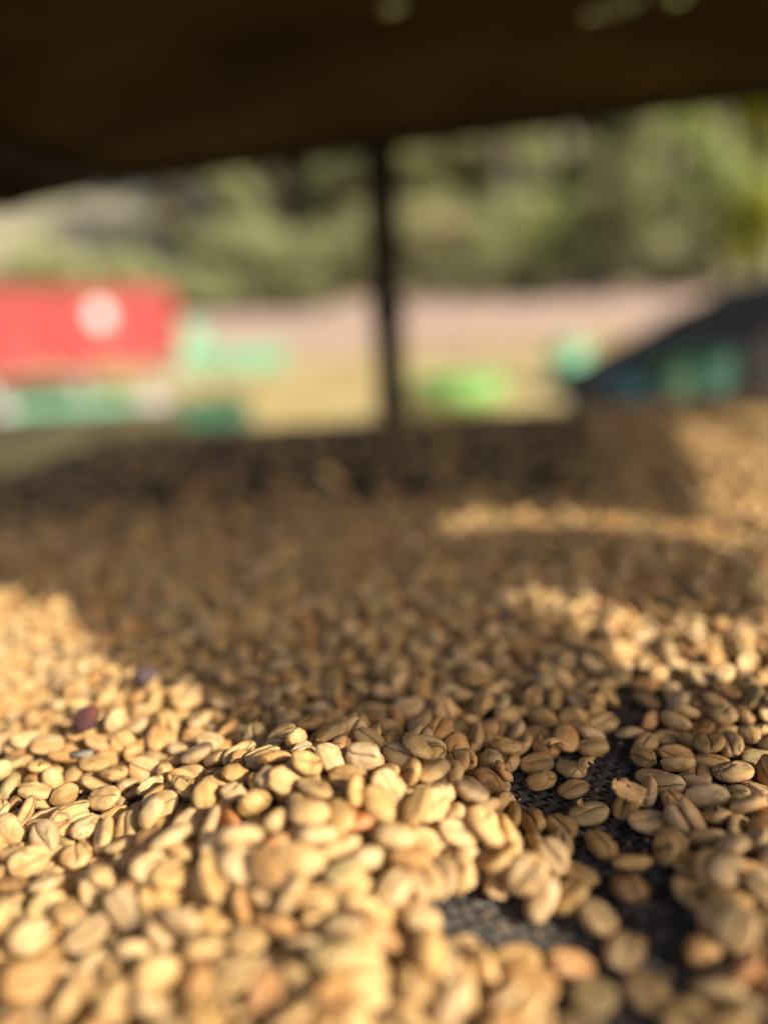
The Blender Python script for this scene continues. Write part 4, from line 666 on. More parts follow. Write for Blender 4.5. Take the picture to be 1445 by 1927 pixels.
998,4048,56,8,-1,-91,8,  1506,4311,23,2,-99,2,8,  259,4264,27,-66,65,-20,2,  -512,1861,44,85,-48,-4,5,  208,2483,37,7,-44,-44,1,  433,3641,33,-61,-72,29,7,  -129,1814,134,-28,-81,41,8,  39,3357,23,-2,3,57,0,
600,2583,24,0,14,-92,6,  -893,3084,25,-3,-26,-95,1,  -823,3327,30,68,-46,-25,3,  -1728,4131,48,79,41,-6,6,  -613,2788,24,-6,-96,-10,9,  870,3110,26,-2,-93,-32,4,  -610,3658,60,7,-32,-44,7,  903,4134,30,-91,-5,-27,5,
-57,1391,46,-54,83,-2,6,  -1015,3757,34,19,-38,86,4,  1136,3275,18,26,-94,-14,0,  -465,1185,14,83,-54,2,0,  -1046,2753,12,86,48,-1,5,  932,3298,26,-91,-21,-2,0,  1620,4341,37,-43,21,-78,0,  -1590,3658,21,-53,81,21,7,
-708,3776,26,-17,2,-37,4,  -197,1231,29,2,24,63,4,  86,3755,41,-41,55,-44,3,  -1613,4198,36,-38,62,-61,7,  133,3185,23,94,-31,4,8,  -154,3268,31,6,37,-84,0,  -341,3773,27,-14,-31,79,0,  -1130,3498,29,-17,22,-91,6,
-608,2733,31,47,1,-10,1,  -37,2812,27,91,29,-17,2,  -1840,3668,41,-71,69,-7,5,  323,2942,30,-30,55,-62,8,  -1782,4054,30,-47,73,-42,1,  -1749,3796,47,17,-97,7,4,  -1628,3787,34,-56,-12,26,2,  978,2108,34,-38,-3,-60,7,
-1314,3727,51,-9,24,23,7,  -1239,4211,31,-65,66,-36,3,  1059,1948,71,-11,98,8,7,  -1296,2343,29,-7,-39,91,1,  -1018,2599,22,-32,89,-26,5,  637,2500,26,-10,-14,93,4,  1792,3947,28,20,-92,28,8,  1068,4080,35,57,-53,-49,2,
-1421,3955,33,-44,-38,26,3,  -1317,4045,32,31,83,28,7,  513,3043,29,87,-5,-9,3,  -1237,3845,35,9,88,-29,6,  885,3815,30,-58,18,-14,8,  -1533,4051,47,23,-81,-40,8,  -1676,4100,38,-67,-55,-37,8,  1495,3443,33,40,44,52,9,
1303,2624,18,53,83,-3,1,  1986,3924,35,26,32,-74,6,  373,2728,22,48,84,-19,7,  854,3431,42,9,49,-28,3,  407,2612,29,-31,10,-23,5,  551,4131,11,-98,-14,-2,7,  -1630,4055,46,-17,92,-12,9,  245,4088,33,-51,14,-32,2,
893,4195,23,-43,-89,0,8,  -1300,3134,46,91,6,-18,3,  1433,3346,28,87,5,9,4,  -816,2300,14,-34,-93,-1,3,  -219,3578,51,-13,-32,13,0,  1044,4120,52,30,49,9,4,  1196,2259,11,-2,99,0,7,  -220,1089,27,-12,-2,-93,9,
-714,3602,36,45,5,-61,4,  -447,3080,23,-17,94,-25,2,  -1462,4353,23,-69,66,-24,1,  -14,4353,26,14,8,12,9,  -1314,3597,32,-2,40,90,6,  -1527,3617,33,-68,44,-26,2,  -545,1875,11,99,6,1,7,  -1694,3503,20,59,-78,11,5,
1102,4148,29,57,67,37,9,  994,2182,26,-1,-6,-11,8,  1157,4012,31,-30,19,2,7,  -8,1274,61,99,8,3,2,  1671,3862,41,41,-32,84,2,  -2194,4255,33,-13,-54,76,1,  -1215,2160,11,-98,12,2,7,  -293,3047,23,-9,13,-97,3,
-1015,2237,28,-4,19,84,5,  -1049,4380,28,45,-86,10,8,  -215,1732,112,-62,75,12,6,  36,1455,126,-1,44,-64,7,  -1312,2343,74,-75,-53,-2,8,  -1402,3024,34,-66,59,-43,7,  234,3072,21,0,-4,7,3,  1141,2189,24,14,1,40,6,
1895,3889,50,-36,-92,-5,2,  1103,4466,11,98,14,-2,1,  499,4423,11,89,-44,0,9,  -617,1629,30,80,-18,-19,8,  -189,1784,120,21,73,-58,4,  236,2425,26,-3,14,-80,4,  -175,2965,55,6,-85,34,6,  558,2463,25,-28,-89,34,5,
315,3294,32,-83,41,28,7,  -928,1543,36,22,-79,51,4,  879,3596,41,-50,29,69,4,  -200,1351,48,-2,8,-98,7,  1051,2349,11,-4,99,0,5,  303,3482,39,26,-48,-14,6,  852,3637,32,-33,12,16,9,  -682,3239,23,-3,4,62,6,
1634,3593,26,7,-22,-85,2,  912,3414,34,-75,9,14,3,  658,2961,33,4,32,-42,1,  -1023,3117,22,8,10,90,3,  -10,2106,25,86,-38,-9,0,  -851,2373,21,-86,-45,-2,6,  -1487,3740,35,93,7,-33,9,  -279,2984,26,-16,7,-8,4,
1037,3612,26,91,-14,-1,3,  -783,3088,28,-9,7,93,8,  1407,4313,20,66,-71,-13,0,  647,3628,29,88,26,-9,6,  -963,1939,21,-19,94,-23,9,  1765,3644,24,85,45,-21,3,  1703,4350,22,-1,4,33,2,  -680,3870,26,4,-4,73,8,
878,2645,32,-59,14,14,8,  124,1956,45,5,59,32,9,  1797,4249,26,9,12,-86,0,  32,4291,23,-50,-85,-2,8,  -1393,3815,52,6,-14,-74,3,  -1904,4196,24,4,-2,90,7,  1289,2900,14,46,-88,1,0,  817,3852,23,3,-3,68,6,
-1709,3963,33,-45,79,31,4,  1834,4163,29,13,32,92,0,  810,1681,26,5,6,-98,4,  -464,3235,35,-47,31,-54,6,  120,2753,23,90,-28,-8,4,  1313,2958,27,81,-40,-13,3,  -1945,3957,25,5,-1,98,5,  826,2970,25,-8,13,-62,7,
357,4197,28,91,-10,1,2,  227,4146,40,-5,46,31,3,  -394,3225,29,-39,-4,-5,4,  -413,1250,26,-6,-1,-98,8,  -1455,3664,47,9,-1,-48,8,  1423,2773,35,-33,-7,-77,9,  -1208,3313,11,-67,-73,-1,7,  -1089,3358,25,-12,-12,86,7,
-770,3408,22,4,1,-97,2,  2109,4276,14,-95,27,2,0,  -399,4189,27,16,-93,-27,8,  1124,3191,23,23,-96,1,8,  1149,3671,30,-43,-81,38,8,  503,2134,25,91,-20,-3,1,  1220,3875,24,2,-1,90,7,  -862,2788,22,-26,93,-6,9,
127,4222,27,-8,-18,71,8,  1572,3124,35,9,41,-78,1,  -481,1292,53,-19,-97,-9,6,  -1437,3459,22,1,4,-23,2,  -814,2843,29,28,-89,28,7,  247,2178,20,2,-3,64,1,  -27,2517,27,8,-19,-70,4,  1475,3591,25,15,-7,-66,7,
-1539,3994,11,-87,-47,0,7,  2025,4177,21,52,-82,-19,6,  -214,3081,26,92,-21,11,9,  731,3761,23,56,-82,2,8,  1676,3548,15,25,-96,-8,3,  735,4157,31,-85,-37,-18,6,  1088,2470,25,-67,67,-29,1,  -176,1408,93,3,-5,71,0,
-454,4118,34,55,72,-34,4,  1109,4043,33,70,30,32,0,  -518,3473,29,29,-23,-44,4,  -207,3790,23,10,-6,-77,2,  -893,4129,14,-84,-53,-2,2,  429,4144,40,4,18,97,6,  -7,2304,29,20,-24,-59,7,  -630,4010,12,-87,48,2,4,
1184,4131,29,37,-82,-39,7,  -375,3491,27,78,53,21,8,  3,1682,130,27,-10,14,5,  -1507,3104,31,-56,-8,21,3,  152,3983,54,-3,21,97,8,  965,3013,25,-13,22,-85,1,  -1125,2483,23,-64,75,-3,8,  191,2970,31,-2,39,82,4,
-807,3466,30,25,-81,-51,0,  748,3994,34,29,19,93,2,  533,2614,11,-99,0,1,5,  -458,4195,37,61,53,55,0,  135,2825,15,-58,-80,4,3,  -1439,3266,22,-7,96,-20,1,  499,4148,26,29,91,2,1,  -1009,2528,30,-41,45,-56,8,
751,3852,26,-75,-54,25,3,  -273,2444,23,-1,-2,-49,0,  -566,3564,29,-85,-15,14,3,  -983,4213,29,-7,39,90,8,  -1306,4101,31,-57,6,-17,3,  1305,3052,23,31,94,-1,8,  -24,3358,37,65,64,-34,0,  221,4034,24,-3,-4,-56,7,
246,2997,24,-12,10,-37,0,  -1676,3276,14,-23,96,0,2,  -1929,4100,26,3,5,-52,8,  -267,1608,140,97,3,-16,1,  -555,1667,60,-74,60,20,3,  -855,1530,21,2,3,-64,3,  -304,4017,34,23,96,0,7,  -774,3023,30,-75,21,-24,8,
-918,3013,29,-19,-32,70,4,  -1004,3042,23,13,8,14,3,  -1637,3387,11,93,34,-1,9,  -290,1139,34,-42,-20,8,9,  1902,4091,35,18,59,77,7,  105,1454,69,-24,-25,37,9,  1454,4109,22,8,2,80,3,  -964,4102,14,52,84,-1,0,
535,3147,24,0,-7,6,0,  -770,1223,11,50,-86,0,5,  1614,3935,28,79,53,-22,3,  -146,1166,11,-25,-96,-1,5,  1371,3937,30,37,-49,-56,8,  -1869,4031,23,98,-13,4,8,  379,4098,25,4,-97,-19,8,  -842,1365,25,-8,8,71,0,
-181,1831,97,-86,26,3,0,  -828,2142,31,41,-83,15,7,  -21,1102,20,0,0,62,1,  799,3123,35,-75,21,-37,0,  729,3668,30,71,32,23,8,  -1353,3251,24,0,-16,94,0,  2027,4292,29,-3,-39,88,8,  -702,2017,18,-98,9,14,4,
-1524,3461,27,27,8,-24,3,  -592,2054,26,4,19,76,7,  -1276,3453,18,76,61,8,2,  -873,2948,14,2,99,0,2,  188,1678,42,-96,-22,5,6,  653,3438,22,-14,-5,52,3,  -1348,4003,57,43,88,-9,3,  246,3955,22,93,-28,-18,3,
-1634,3974,44,54,-30,37,0,  -676,3537,22,-4,-1,-96,2,  -525,2197,11,-75,64,1,7,  582,3552,14,-98,15,2,3,  1043,3548,20,-2,-3,-60,1,  827,3755,21,-3,-2,-86,3,  1535,3865,47,-17,-97,0,1,  1858,3962,35,-46,-60,64,8,
1368,3712,11,73,67,-1,1,  1109,2411,14,59,-79,1,0,  -792,3683,11,47,-87,1,1,  -1487,4196,25,15,23,69,3,  -1798,3612,52,-4,0,27,3,  1965,4372,11,-55,-82,-1,7,  -1308,4142,27,92,0,-11,0,  1832,3655,26,-20,4,58,3,
-1920,3719,30,1,-91,33,6,  705,2841,14,25,96,-1,0,  -366,3581,16,72,66,9,4,  -541,3741,12,47,-87,1,4,  -1045,3588,29,23,6,78,8,  -160,1118,44,-3,3,97,4,  1624,4271,13,-48,87,1,6,  -221,3463,33,24,25,-92,0,
-1662,4317,31,-16,91,5,6,  -1151,3743,17,-76,-63,-2,2,  -1605,3324,25,10,3,68,7,  -399,4316,25,3,-5,48,5,  -1284,4325,13,92,36,-2,6,  955,3889,28,-45,-81,28,6,  -941,4287,23,-1,-5,-13,6,  -1468,3212,44,-94,-28,0,4,
-481,4390,14,-75,65,2,3,  1234,3351,25,-74,62,-9,8,  -786,3851,14,84,-52,2,3,  -830,4372,24,43,-84,-25,3,  5,2004,31,16,92,9,1,  1341,3816,11,-97,18,2,1,  198,3361,11,-12,-98,0,1,  -133,4386,11,-57,-81,-1,1,
-106,1284,70,-8,11,59,2,  302,2722,11,73,67,-1,1,  456,2543,27,31,-15,-27,0,  1342,4319,29,-8,24,31,3,  54,4108,30,-36,85,36,0,  -658,3018,14,45,-88,1,0,  660,2709,29,-28,84,-41,9,  -220,3227,29,65,-63,-26,7,
1035,2674,26,14,-1,31,5,  -1297,2509,11,60,79,0,5,  -223,1436,122,7,1,-90,9,  2093,4387,22,-4,-2,-89,2,  -1072,2991,33,55,-58,-36,9,  1834,4042,14,98,-13,2,0,  1858,4226,23,74,65,3,8,  361,2669,14,12,-98,0,0,
-193,1623,128,-10,-26,50,8,  -865,1442,25,-2,5,46,5,  442,2285,11,66,-74,1,9,  959,2621,13,-58,80,1,6,  259,2257,34,-16,-77,60,1,  -104,1904,87,43,-16,59,8,  -345,1368,97,-24,-17,38,2,  801,2643,14,25,96,0,2,
-1177,4253,12,88,46,-2,4,  1654,4222,24,-87,-36,7,0,  -1354,4262,25,5,2,-92,5,  -1554,4224,27,13,15,50,8,  580,2108,29,-11,-21,-87,0,  -2069,4294,23,4,-2,73,0,  -246,1313,69,23,-94,-16,7,  467,4086,21,12,-5,-8,1,
-75,1366,21,-5,-5,96,1,  -626,3113,29,38,3,33,8,  -273,1842,120,15,16,92,7,  -1448,4173,52,-28,12,33,8,  83,4059,32,51,7,-1,5,  -42,4073,29,10,-31,-64,1,  -1816,4345,14,34,93,-1,0,  1023,2813,24,-17,-10,28,1,
-530,4336,12,54,83,5,1,  -1549,4158,29,-13,37,-89,8,  -1972,4269,20,34,-91,0,7,  -1830,4175,22,-9,-2,62,3,  1234,4009,33,0,91,-14,4,  -69,3171,14,5,99,0,2,  -1570,3559,30,44,-77,-33,9,  197,3220,11,58,-80,1,1,
-1069,4064,32,48,-29,-33,0,  -538,2881,27,-70,59,-34,4,  -247,2856,23,98,-12,3,8,  529,3217,22,-12,8,-25,3,  1712,3615,11,19,97,0,1,  1361,3616,24,8,2,-41,6,  1281,3603,26,16,-11,22,6,  801,2864,11,12,-98,0,5,
546,3645,34,1,37,-35,4,  -1109,3578,33,34,-9,77,6,  -435,3163,14,-82,-55,-2,0,  1205,2915,12,-20,-97,4,7,  1971,3843,40,-14,-60,34,6,  -1147,3970,41,-23,15,-43,5,  1322,2781,14,69,71,-1,2,  1065,2767,11,-83,-54,-1,5,
-1434,3377,14,-20,-97,0,0,  -1683,3892,35,-57,52,-47,2,  -1344,3899,26,-5,-7,-96,9,  -779,3938,14,-99,-1,-2,2,  1198,3949,11,-96,24,2,5,  -1901,3627,43,-65,74,9,7,  1127,3783,25,-2,10,-75,7,  -377,3950,11,-21,97,0,5,
-209,3947,24,-42,87,18,0,  -1822,3425,51,85,-23,28,9,  -1663,3575,14,99,4,-2,2,  500,3916,34,-32,-14,-92,3,  228,3459,59,-12,3,-54,0,  732,3160,24,8,-13,-66,0,  53,3122,11,86,-50,1,7,  982,3670,25,-91,29,-22,3,
788,3662,11,-63,77,1,5,  1914,3700,23,1,-4,32,0,  675,3710,26,-16,2,94,7,  -1164,3849,22,0,4,-10,2,  -1080,3851,14,-66,-74,0,2,  940,3763,27,-85,-44,-24,7,  672,3790,13,80,59,-2,6,  -371,3704,25,8,16,73,0,
1157,3046,24,-12,-8,78,0,  -1862,3822,29,-49,73,-33,0,  1541,3694,27,0,19,-93,8,  -28,2755,33,83,17,3,6,  958,2500,14,71,69,1,2,  166,3510,23,-40,-90,-1,8,  222,3547,27,-94,2,-6,8,  532,2760,23,-3,-5,11,0,
-320,2833,25,-15,-1,-27,7,  -225,2172,12,99,3,-2,9,  735,2745,24,-12,1,-80,2,  120,3813,12,96,23,-2,4,  -1682,3809,32,21,18,-87,0,  -110,3542,25,1,11,-92,9,  1037,2494,29,82,47,27,8,  1187,4372,13,-87,47,2,6,
-1055,3479,26,16,-4,-17,4,  -958,3950,22,4,-1,97,2,  -977,3499,32,-16,-25,-90,2,  -1165,4328,28,63,71,12,8,  1147,2138,36,23,29,-35,1,  1086,2093,30,43,25,34,3,  -477,3951,23,1,-17,97,3,  -1179,2607,24,42,85,-26,7,
-1115,2574,30,23,-16,-92,2,  -210,3702,28,92,10,10,6,  87,3972,31,-65,-48,28,4,  -292,4207,28,70,-62,33,5,  -508,4164,23,-74,-66,-3,8,  -793,3521,23,-23,96,0,8,  -1692,4240,32,-20,-23,-51,7,  1500,3948,44,-63,75,-8,0,
1330,3551,27,16,0,98,4,  -1417,3703,25,13,1,-98,0,  -420,3889,16,-1,98,-15,4,  -1714,3744,33,54,22,13,0,  616,4283,24,-3,-3,-66,9,  -372,2460,15,58,80,6,0,  -287,999,36,20,86,-6,7,  -341,3885,23,35,-93,3,8,
1000,2391,24,10,-12,-90,0,  -1421,3522,30,83,-45,29,1,  1941,4288,26,-3,16,97,9,  65,2847,30,57,-20,-21,8,  626,2833,25,0,-1,-22,5,  1033,3702,23,0,-12,1,1,  323,4064,40,55,13,-34,2,  -138,3464,30,-14,-25,-93,7,
1454,3725,19,-97,-5,4,3,  163,4146,30,86,-17,-2,7,  287,4165,34,54,75,-15,1,  24,3585,14,12,-98,0,2,  1059,2264,14,-92,37,2,3,  -1416,4307,23,-5,0,99,6,  -1590,2938,64,-81,32,-16,8,  -945,3613,33,-31,-12,-69,7,
505,3541,41,48,-84,12,3,  -190,2525,12,-10,98,0,4,  1532,4128,26,-1,-1,15,5,  -1084,3698,27,-5,30,-91,2,  389,3516,40,65,-19,-55,9,  -532,4238,24,-4,0,98,9,  -922,2337,26,-9,3,96,9,  1774,3779,24,-94,7,-6,0,
-545,4122,33,-61,-70,-31,9,  367,3382,26,-15,7,-16,9,  1893,3900,12,-51,-85,-1,4,  -424,1652,106,10,6,-92,3,  -146,3392,14,-68,72,1,2,  -96,2717,25,90,-38,-2,8,  -114,1209,61,96,23,2,7,  456,3965,26,12,-97,14,8,
-2021,3988,30,10,44,83,8,  -316,1533,99,-91,-27,26,3,  -1206,3714,27,-95,-9,-21,0,  -399,1390,50,22,21,-28,7,  10,3179,21,-81,52,-21,4,  1517,3252,34,-18,-26,-17,9,  1061,3288,22,3,-3,66,2,  -955,3226,32,7,-59,-76,4,
991,3245,20,4,-1,96,1,  -274,1913,104,-17,-17,-13,9,  2171,4326,21,4,-2,89,3,  -449,1826,23,32,94,-1,8,  -326,1997,27,-20,-91,25,6,  -525,2706,14,36,92,-1,3,  -1298,2999,22,15,-2,-43,3,  1568,4321,28,1,-94,2,6,
-1046,3219,11,-99,3,1,5,  1052,2005,24,-47,86,-13,8,  1671,3947,33,54,-75,18,1,  -403,4087,27,-19,0,28,8,  -121,1498,128,-79,-57,-17,3,  947,3828,27,-13,-92,30,3,  354,3614,26,87,40,-24,9,  -1302,4214,11,-76,64,1,7,
-182,1515,106,-89,-43,-4,4,  -447,1378,24,5,8,79,6,  -860,4030,14,87,-46,2,3,  1377,2653,29,10,31,-89,3,  -484,1471,82,5,2,72,2,  -1732,4356,14,68,-72,1,2,  978,3153,22,71,63,22,4,  1378,2901,14,18,-97,1,2,
1547,3634,30,5,-86,49,9,  -719,3074,33,70,-30,-31,0,  10,3022,20,-4,0,99,1,  1030,3174,12,-51,85,1,4,  -46,3092,23,-85,51,3,8,  -234,1865,72,17,15,88,3,  -1772,3977,28,19,-5,64,0,  387,3091,11,-79,60,1,9,
-744,3171,24,-7,-7,-67,6,  -1865,3560,57,-8,-1,98,1,  -126,1367,66,7,1,-26,7,  -1344,2451,17,97,11,13,5,  81,1582,74,97,4,-13,5,  -256,1591,79,-97,-3,-5,7,  -1063,2404,31,-5,93,3,6,  -1121,3176,14,75,65,-1,2,
95,1659,33,36,9,-33,2,  -102,1075,25,1,12,-94,7,  897,3030,13,89,44,-2,6,  -102,1547,122,-5,-12,96,7,  460,3795,11,81,-57,1,1,  -1555,3152,29,21,11,94,5,  -105,3721,18,97,9,-1,3,  -439,3784,22,8,13,94,3,
-849,3754,26,-6,-16,-39,3,  -1271,3778,13,-17,-97,0,6,  -80,3029,24,76,59,-25,4,  308,3116,28,-21,7,15,9,  1132,3440,35,25,-85,14,5,  1344,3488,44,-36,84,-36,0,  -1069,2536,13,81,57,-2,6,  -178,1697,121,-61,-70,-4,6,
-1572,3017,58,-38,-11,62,9,  -1636,3047,53,7,-6,96,1,  -78,1512,84,96,-14,13,0,  1397,3126,11,46,88,-1,5,  1180,2508,40,9,-58,-43,7,  -94,1012,27,21,0,25,8,  -615,2966,24,16,2,37,0,  299,3651,20,-46,-85,7,7,
-415,2965,59,-6,20,80,8,  719,2449,23,92,-36,-5,8,  544,3738,11,-39,-91,-1,7,  -62,4185,19,85,48,-12,4,  108,1370,22,4,0,-99,2,  -1120,4410,24,4,0,99,9,  -1535,4361,11,74,-66,1,9,  -330,1513,64,21,-91,2,4,
91,1437,24,2,-17,-92,0,  -1260,3558,29,-36,4,-5,4,  -1340,3549,14,-99,9,2,3,  969,3362,14,73,67,-1,2,  1357,3357,21,-1,7,73,1,  1749,3364,24,-69,-67,-5,6,  781,1972,14,-21,97,0,0,  -1085,3643,27,-4,32,-93,0,
-211,2949,11,-36,92,1,9,  933,3631,30,55,74,-28,5,  -426,2930,27,-31,-5,29,2,  -1207,2954,24,-12,9,-58,0,  1744,3457,36,27,26,-81,1,  1627,3424,16,93,-31,-2,4,  1554,3401,20,95,22,-3,6,  -701,2116,24,-51,-78,25,5,
419,3435,24,-2,9,-70,6,  -536,2986,29,30,12,18,6,  -951,3391,11,93,34,-2,7,  -963,2922,14,-31,94,1,3,  -433,3517,21,-12,-3,45,1,  257,3176,22,-10,-7,80,3,  -62,4402,17,-96,-22,10,6,  -420,2783,34,34,33,87,8,
441,3151,26,-27,-5,44,1,  548,2879,11,-99,3,2,7,  98,1798,76,-63,-73,-19,6,  -410,1633,60,88,8,33,6,  -408,1467,73,-69,-66,8,5,  716,3586,11,-52,-84,-1,9,  494,3617,27,29,18,59,0,  -1593,3250,15,-99,-1,2,0,
-454,3601,14,61,78,-1,2,  -850,3262,11,12,98,0,5,  -773,3597,11,57,81,-1,1,  -764,3273,21,13,-1,22,1,  -1389,3618,13,-89,-44,-2,6,  -388,2256,32,-19,-21,-33,4,  1093,2003,59,22,1,92,2,  -105,2027,35,62,-43,-30,2,
1214,3513,11,-98,-11,-1,1,  1906,4143,32,1,32,-50,8,  -641,3698,37,-21,64,-71,4,  505,2219,29,-57,-74,-27,6,  238,2892,27,-53,-72,37,5,  -1269,3343,29,-16,8,87,8,  -721,3345,11,-77,-62,-1,5,  -569,3337,11,-99,2,1,9,
69,2093,16,51,-84,4,0,  -1107,3431,14,-98,10,1,3,  594,3919,26,-36,88,-12,0,  -630,4099,14,-9,-99,0,0,  -1875,4258,11,92,-38,1,1,  -1029,3927,18,65,73,-10,4,  -679,2711,31,12,61,-77,8,  -199,4019,20,2,3,-63,1,
-2175,4189,29,-39,-7,34,3,  -679,3954,13,-99,-7,-2,6,  1388,4122,11,53,-84,1,1,  -1966,4024,26,-17,-3,-11,4,  -1825,4096,11,-39,91,1,5,  734,4082,27,-30,11,-45,1,  -374,2671,27,-5,7,-17,8,  39,3971,26,-4,3,63,5,
29,3839,12,-83,-53,2,7,  -2112,4107,30,15,85,46,8,  911,3962,23,-3,4,55,6,  1869,3782,11,-99,8,2,7,  1707,4024,22,81,51,10,4,  1738,3318,35,-84,-16,-13,6,  -266,3867,13,-43,-89,-1,6,  -615,3831,29,11,35,89,4,
1997,3976,33,31,79,-50,5,  -127,3795,27,9,-30,-93,2,  -796,2791,13,-89,44,0,6,  -1096,4006,27,-6,-2,97,8,  -342,4225,32,40,39,63,0,  954,4042,14,40,91,-1,2,  -695,2775,24,15,-3,31,2,  1346,2708,33,-14,28,14,5,
-41,3512,11,98,14,-2,1,  48,2753,13,-97,22,2,6,  244,2799,24,57,-77,26,1,  1921,4216,26,-10,14,-58,5,  37,2182,11,88,45,-1,7,  490,3500,24,-4,-1,-98,9,  -166,2794,37,32,-25,49,3,  -115,3953,15,-83,54,-6,0,
-940,2226,23,4,2,-90,6,  -867,3510,11,-82,56,1,1,  -1605,3546,32,-28,37,-76,9,  806,4222,29,17,29,71,7,  1377,2739,28,65,-66,-9,6,  -36,3942,14,-16,98,0,3,  1382,3476,12,83,-53,1,4,  800,3433,13,99,-4,2,6,
-454,3442,11,-98,-13,-1,5,  536,2056,14,-11,-98,0,0,  43,2010,12,71,69,-1,4,  -1333,2684,14,32,94,-4,6,  -1254,3915,26,-9,14,-95,9,  1703,3414,23,-87,42,7,0,  1276,3765,11,18,97,0,5,  1791,3579,19,-7,97,-4,7,
-156,3891,17,97,-14,5,9,  -295,4295,25,3,-4,52,5,  -438,4246,23,57,81,-1,8,  -610,4356,11,-88,-45,-1,5,  -1113,2344,11,-98,-11,0,1,  1198,3585,24,-4,1,97,7,  -871,2866,29,-15,27,-63,4,  639,3585,31,-20,-21,-62,6,
369,3858,27,-4,-16,96,5,  -1043,4321,29,-34,10,-12,9,  352,4155,31,-23,16,25,5,  -1107,4301,11,-48,-87,-1,1,  467,3877,12,-26,-95,2,7,  228,3630,31,14,29,-89,6,  171,3595,28,2,-89,-42,9,  -338,1258,31,1,-28,25,3,
-142,3604,19,-44,87,-9,1,  -295,3552,26,-11,-11,-32,2,  690,3867,23,-99,0,-4,8,  -527,3626,26,20,22,85,3,  1058,2570,26,11,-14,-91,5,  881,2818,26,15,-9,-23,5,  1051,3865,26,7,16,97,5,  1464,3883,26,-6,-1,-99,8,
-1466,3603,25,0,0,95,5,  793,4315,31,26,22,91,6,  2009,3897,40,-12,87,45,1,  1461,2836,35,-28,70,64,5,  -1262,2238,12,81,57,-2,4,  1800,3838,24,86,-39,-18,1,  954,2864,11,98,-12,2,7,  1115,3911,29,34,-8,-7,9,
-1595,3469,31,-30,-34,55,0,  -657,1581,26,18,7,85,0,  -2051,3874,49,97,9,-11,2,  -362,1821,68,97,-1,-8,9,  -1202,4012,21,1,-4,28,3,  -323,4090,23,4,-3,80,6,  -937,4026,26,-6,-8,30,9,  -5,1246,23,-96,1,2,2,
-449,1302,12,97,19,-5,5,  -758,4018,14,56,82,-1,0,  -1267,3185,11,-1,-99,0,9,  -1517,3205,24,4,-1,95,9,  73,2655,11,-53,-84,-1,1,  -1127,3040,11,-27,95,0,7,  -503,3809,26,84,38,10,1,  3,4037,24,-11,-9,35,6,
-173,1871,90,-12,-92,-34,3,  316,3991,11,-88,46,1,7,  1462,3097,28,15,-24,-70,7,  -118,3326,22,-68,69,16,7,  128,3106,27,-14,-2,88,4,  579,3313,53,1,-4,-57,2,  847,3283,28,-13,92,33,8,  153,3033,23,-1,2,41,0,
-951,3135,11,12,98,0,5,  -1294,3097,14,44,89,-1,0,  -384,1396,100,86,17,34,8,  385,3003,14,-99,7,2,3,  1463,3020,23,-8,18,-95,3,  1241,3950,39,-89,-19,25,5,  1559,3217,12,-91,-39,-2,4,  -1338,3464,19,66,72,11,0,
43,1397,64,-22,-12,-67,7,  -1270,3256,11,10,-98,0,5,  -1017,2006,25,-1,9,-83,9,  -633,3469,11,2,-99,0,7,  -1435,4132,13,42,-90,1,6,  155,1737,37,-22,-21,10,3,  -644,2840,13,-79,-60,-2,6,  703,3069,28,13,-7,71,4,
1442,2712,63,-6,52,82,4,  1554,3324,23,-4,-2,-85,0,  1286,3332,31,60,-67,-19,2,  -438,1857,52,57,80,-11,1,  -1926,4357,24,1,-4,30,7,  -896,2716,23,5,0,-99,6,  127,3375,31,-25,-26,90,0,  -371,3333,21,-5,-1,95,3,
-262,1936,57,-8,-12,-97,6,  234,4353,11,-61,78,1,5,  -1348,3369,23,-2,3,53,0,  28,2930,13,34,-93,1,6,  1150,4282,23,3,4,-66,6,  1284,4353,25,10,-11,-89,7,  1323,3255,23,88,39,23,5,  1832,4312,12,-99,-8,-2,4,
714,3267,29,76,-56,-30,2,  568,3277,12,-4,99,0,4,  -1810,3387,51,-23,-5,23,7,  -207,3304,13,-2,-99,0,6,  -535,3276,41,96,10,-4,3,  1317,4077,24,1,-1,36,7,  -1117,3285,23,1,3,-28,0,  -779,1641,22,0,-4,9,2,
-730,2848,25,-8,28,-94,3,  729,3937,13,-99,1,2,6,  617,3752,22,-87,42,-18,6,  1305,3669,11,-69,71,1,5,  -781,3767,12,42,-90,1,4,  611,2953,33,48,59,54,5,  -1280,2865,11,-66,-74,-1,5,  -1425,3778,12,-92,37,2,4,
-341,2541,14,-42,90,1,0,  1978,4051,41,-2,-14,92,6,  -1300,2608,11,38,91,-1,7,  1077,4235,26,8,14,95,9,  881,3699,11,97,-22,0,9,  -1167,3668,31,-38,9,25,4,  -2034,4226,19,-77,-58,11,5,  -975,3000,25,-51,-81,-18,7,
-1134,4066,27,15,89,40,3,  -1787,3697,27,13,-14,-88,8,  -1009,3854,12,47,87,-1,4,  798,4381,14,-3,-99,0,3,  -498,3699,29,-35,-8,33,9,  -2002,3854,14,62,-77,1,2,  285,3382,11,36,92,-1,7,  -778,2023,11,98,14,-2,7,
1220,4203,11,25,-96,0,5,  85,3508,25,-3,4,64,5,  -1131,4191,15,6,-99,7,3,  446,2193,30,26,-27,-50,5,  -1758,3535,13,-74,66,2,6,  -1835,3947,32,84,-36,17,3,  -1099,2768,42,-62,6,66,4,  -224,3398,11,-1,-99,0,5,
-497,2967,28,-64,-68,-5,7,  -346,1041,24,-6,-16,-94,3,  -290,3343,14,88,45,-2,2,  -349,2934,26,-10,2,41,4,  -873,3932,11,30,-94,0,7,  -288,3712,11,-92,-38,-2,7,  1442,3217,26,6,-1,99,8,  1631,3167,25,-3,-4,-65,4,
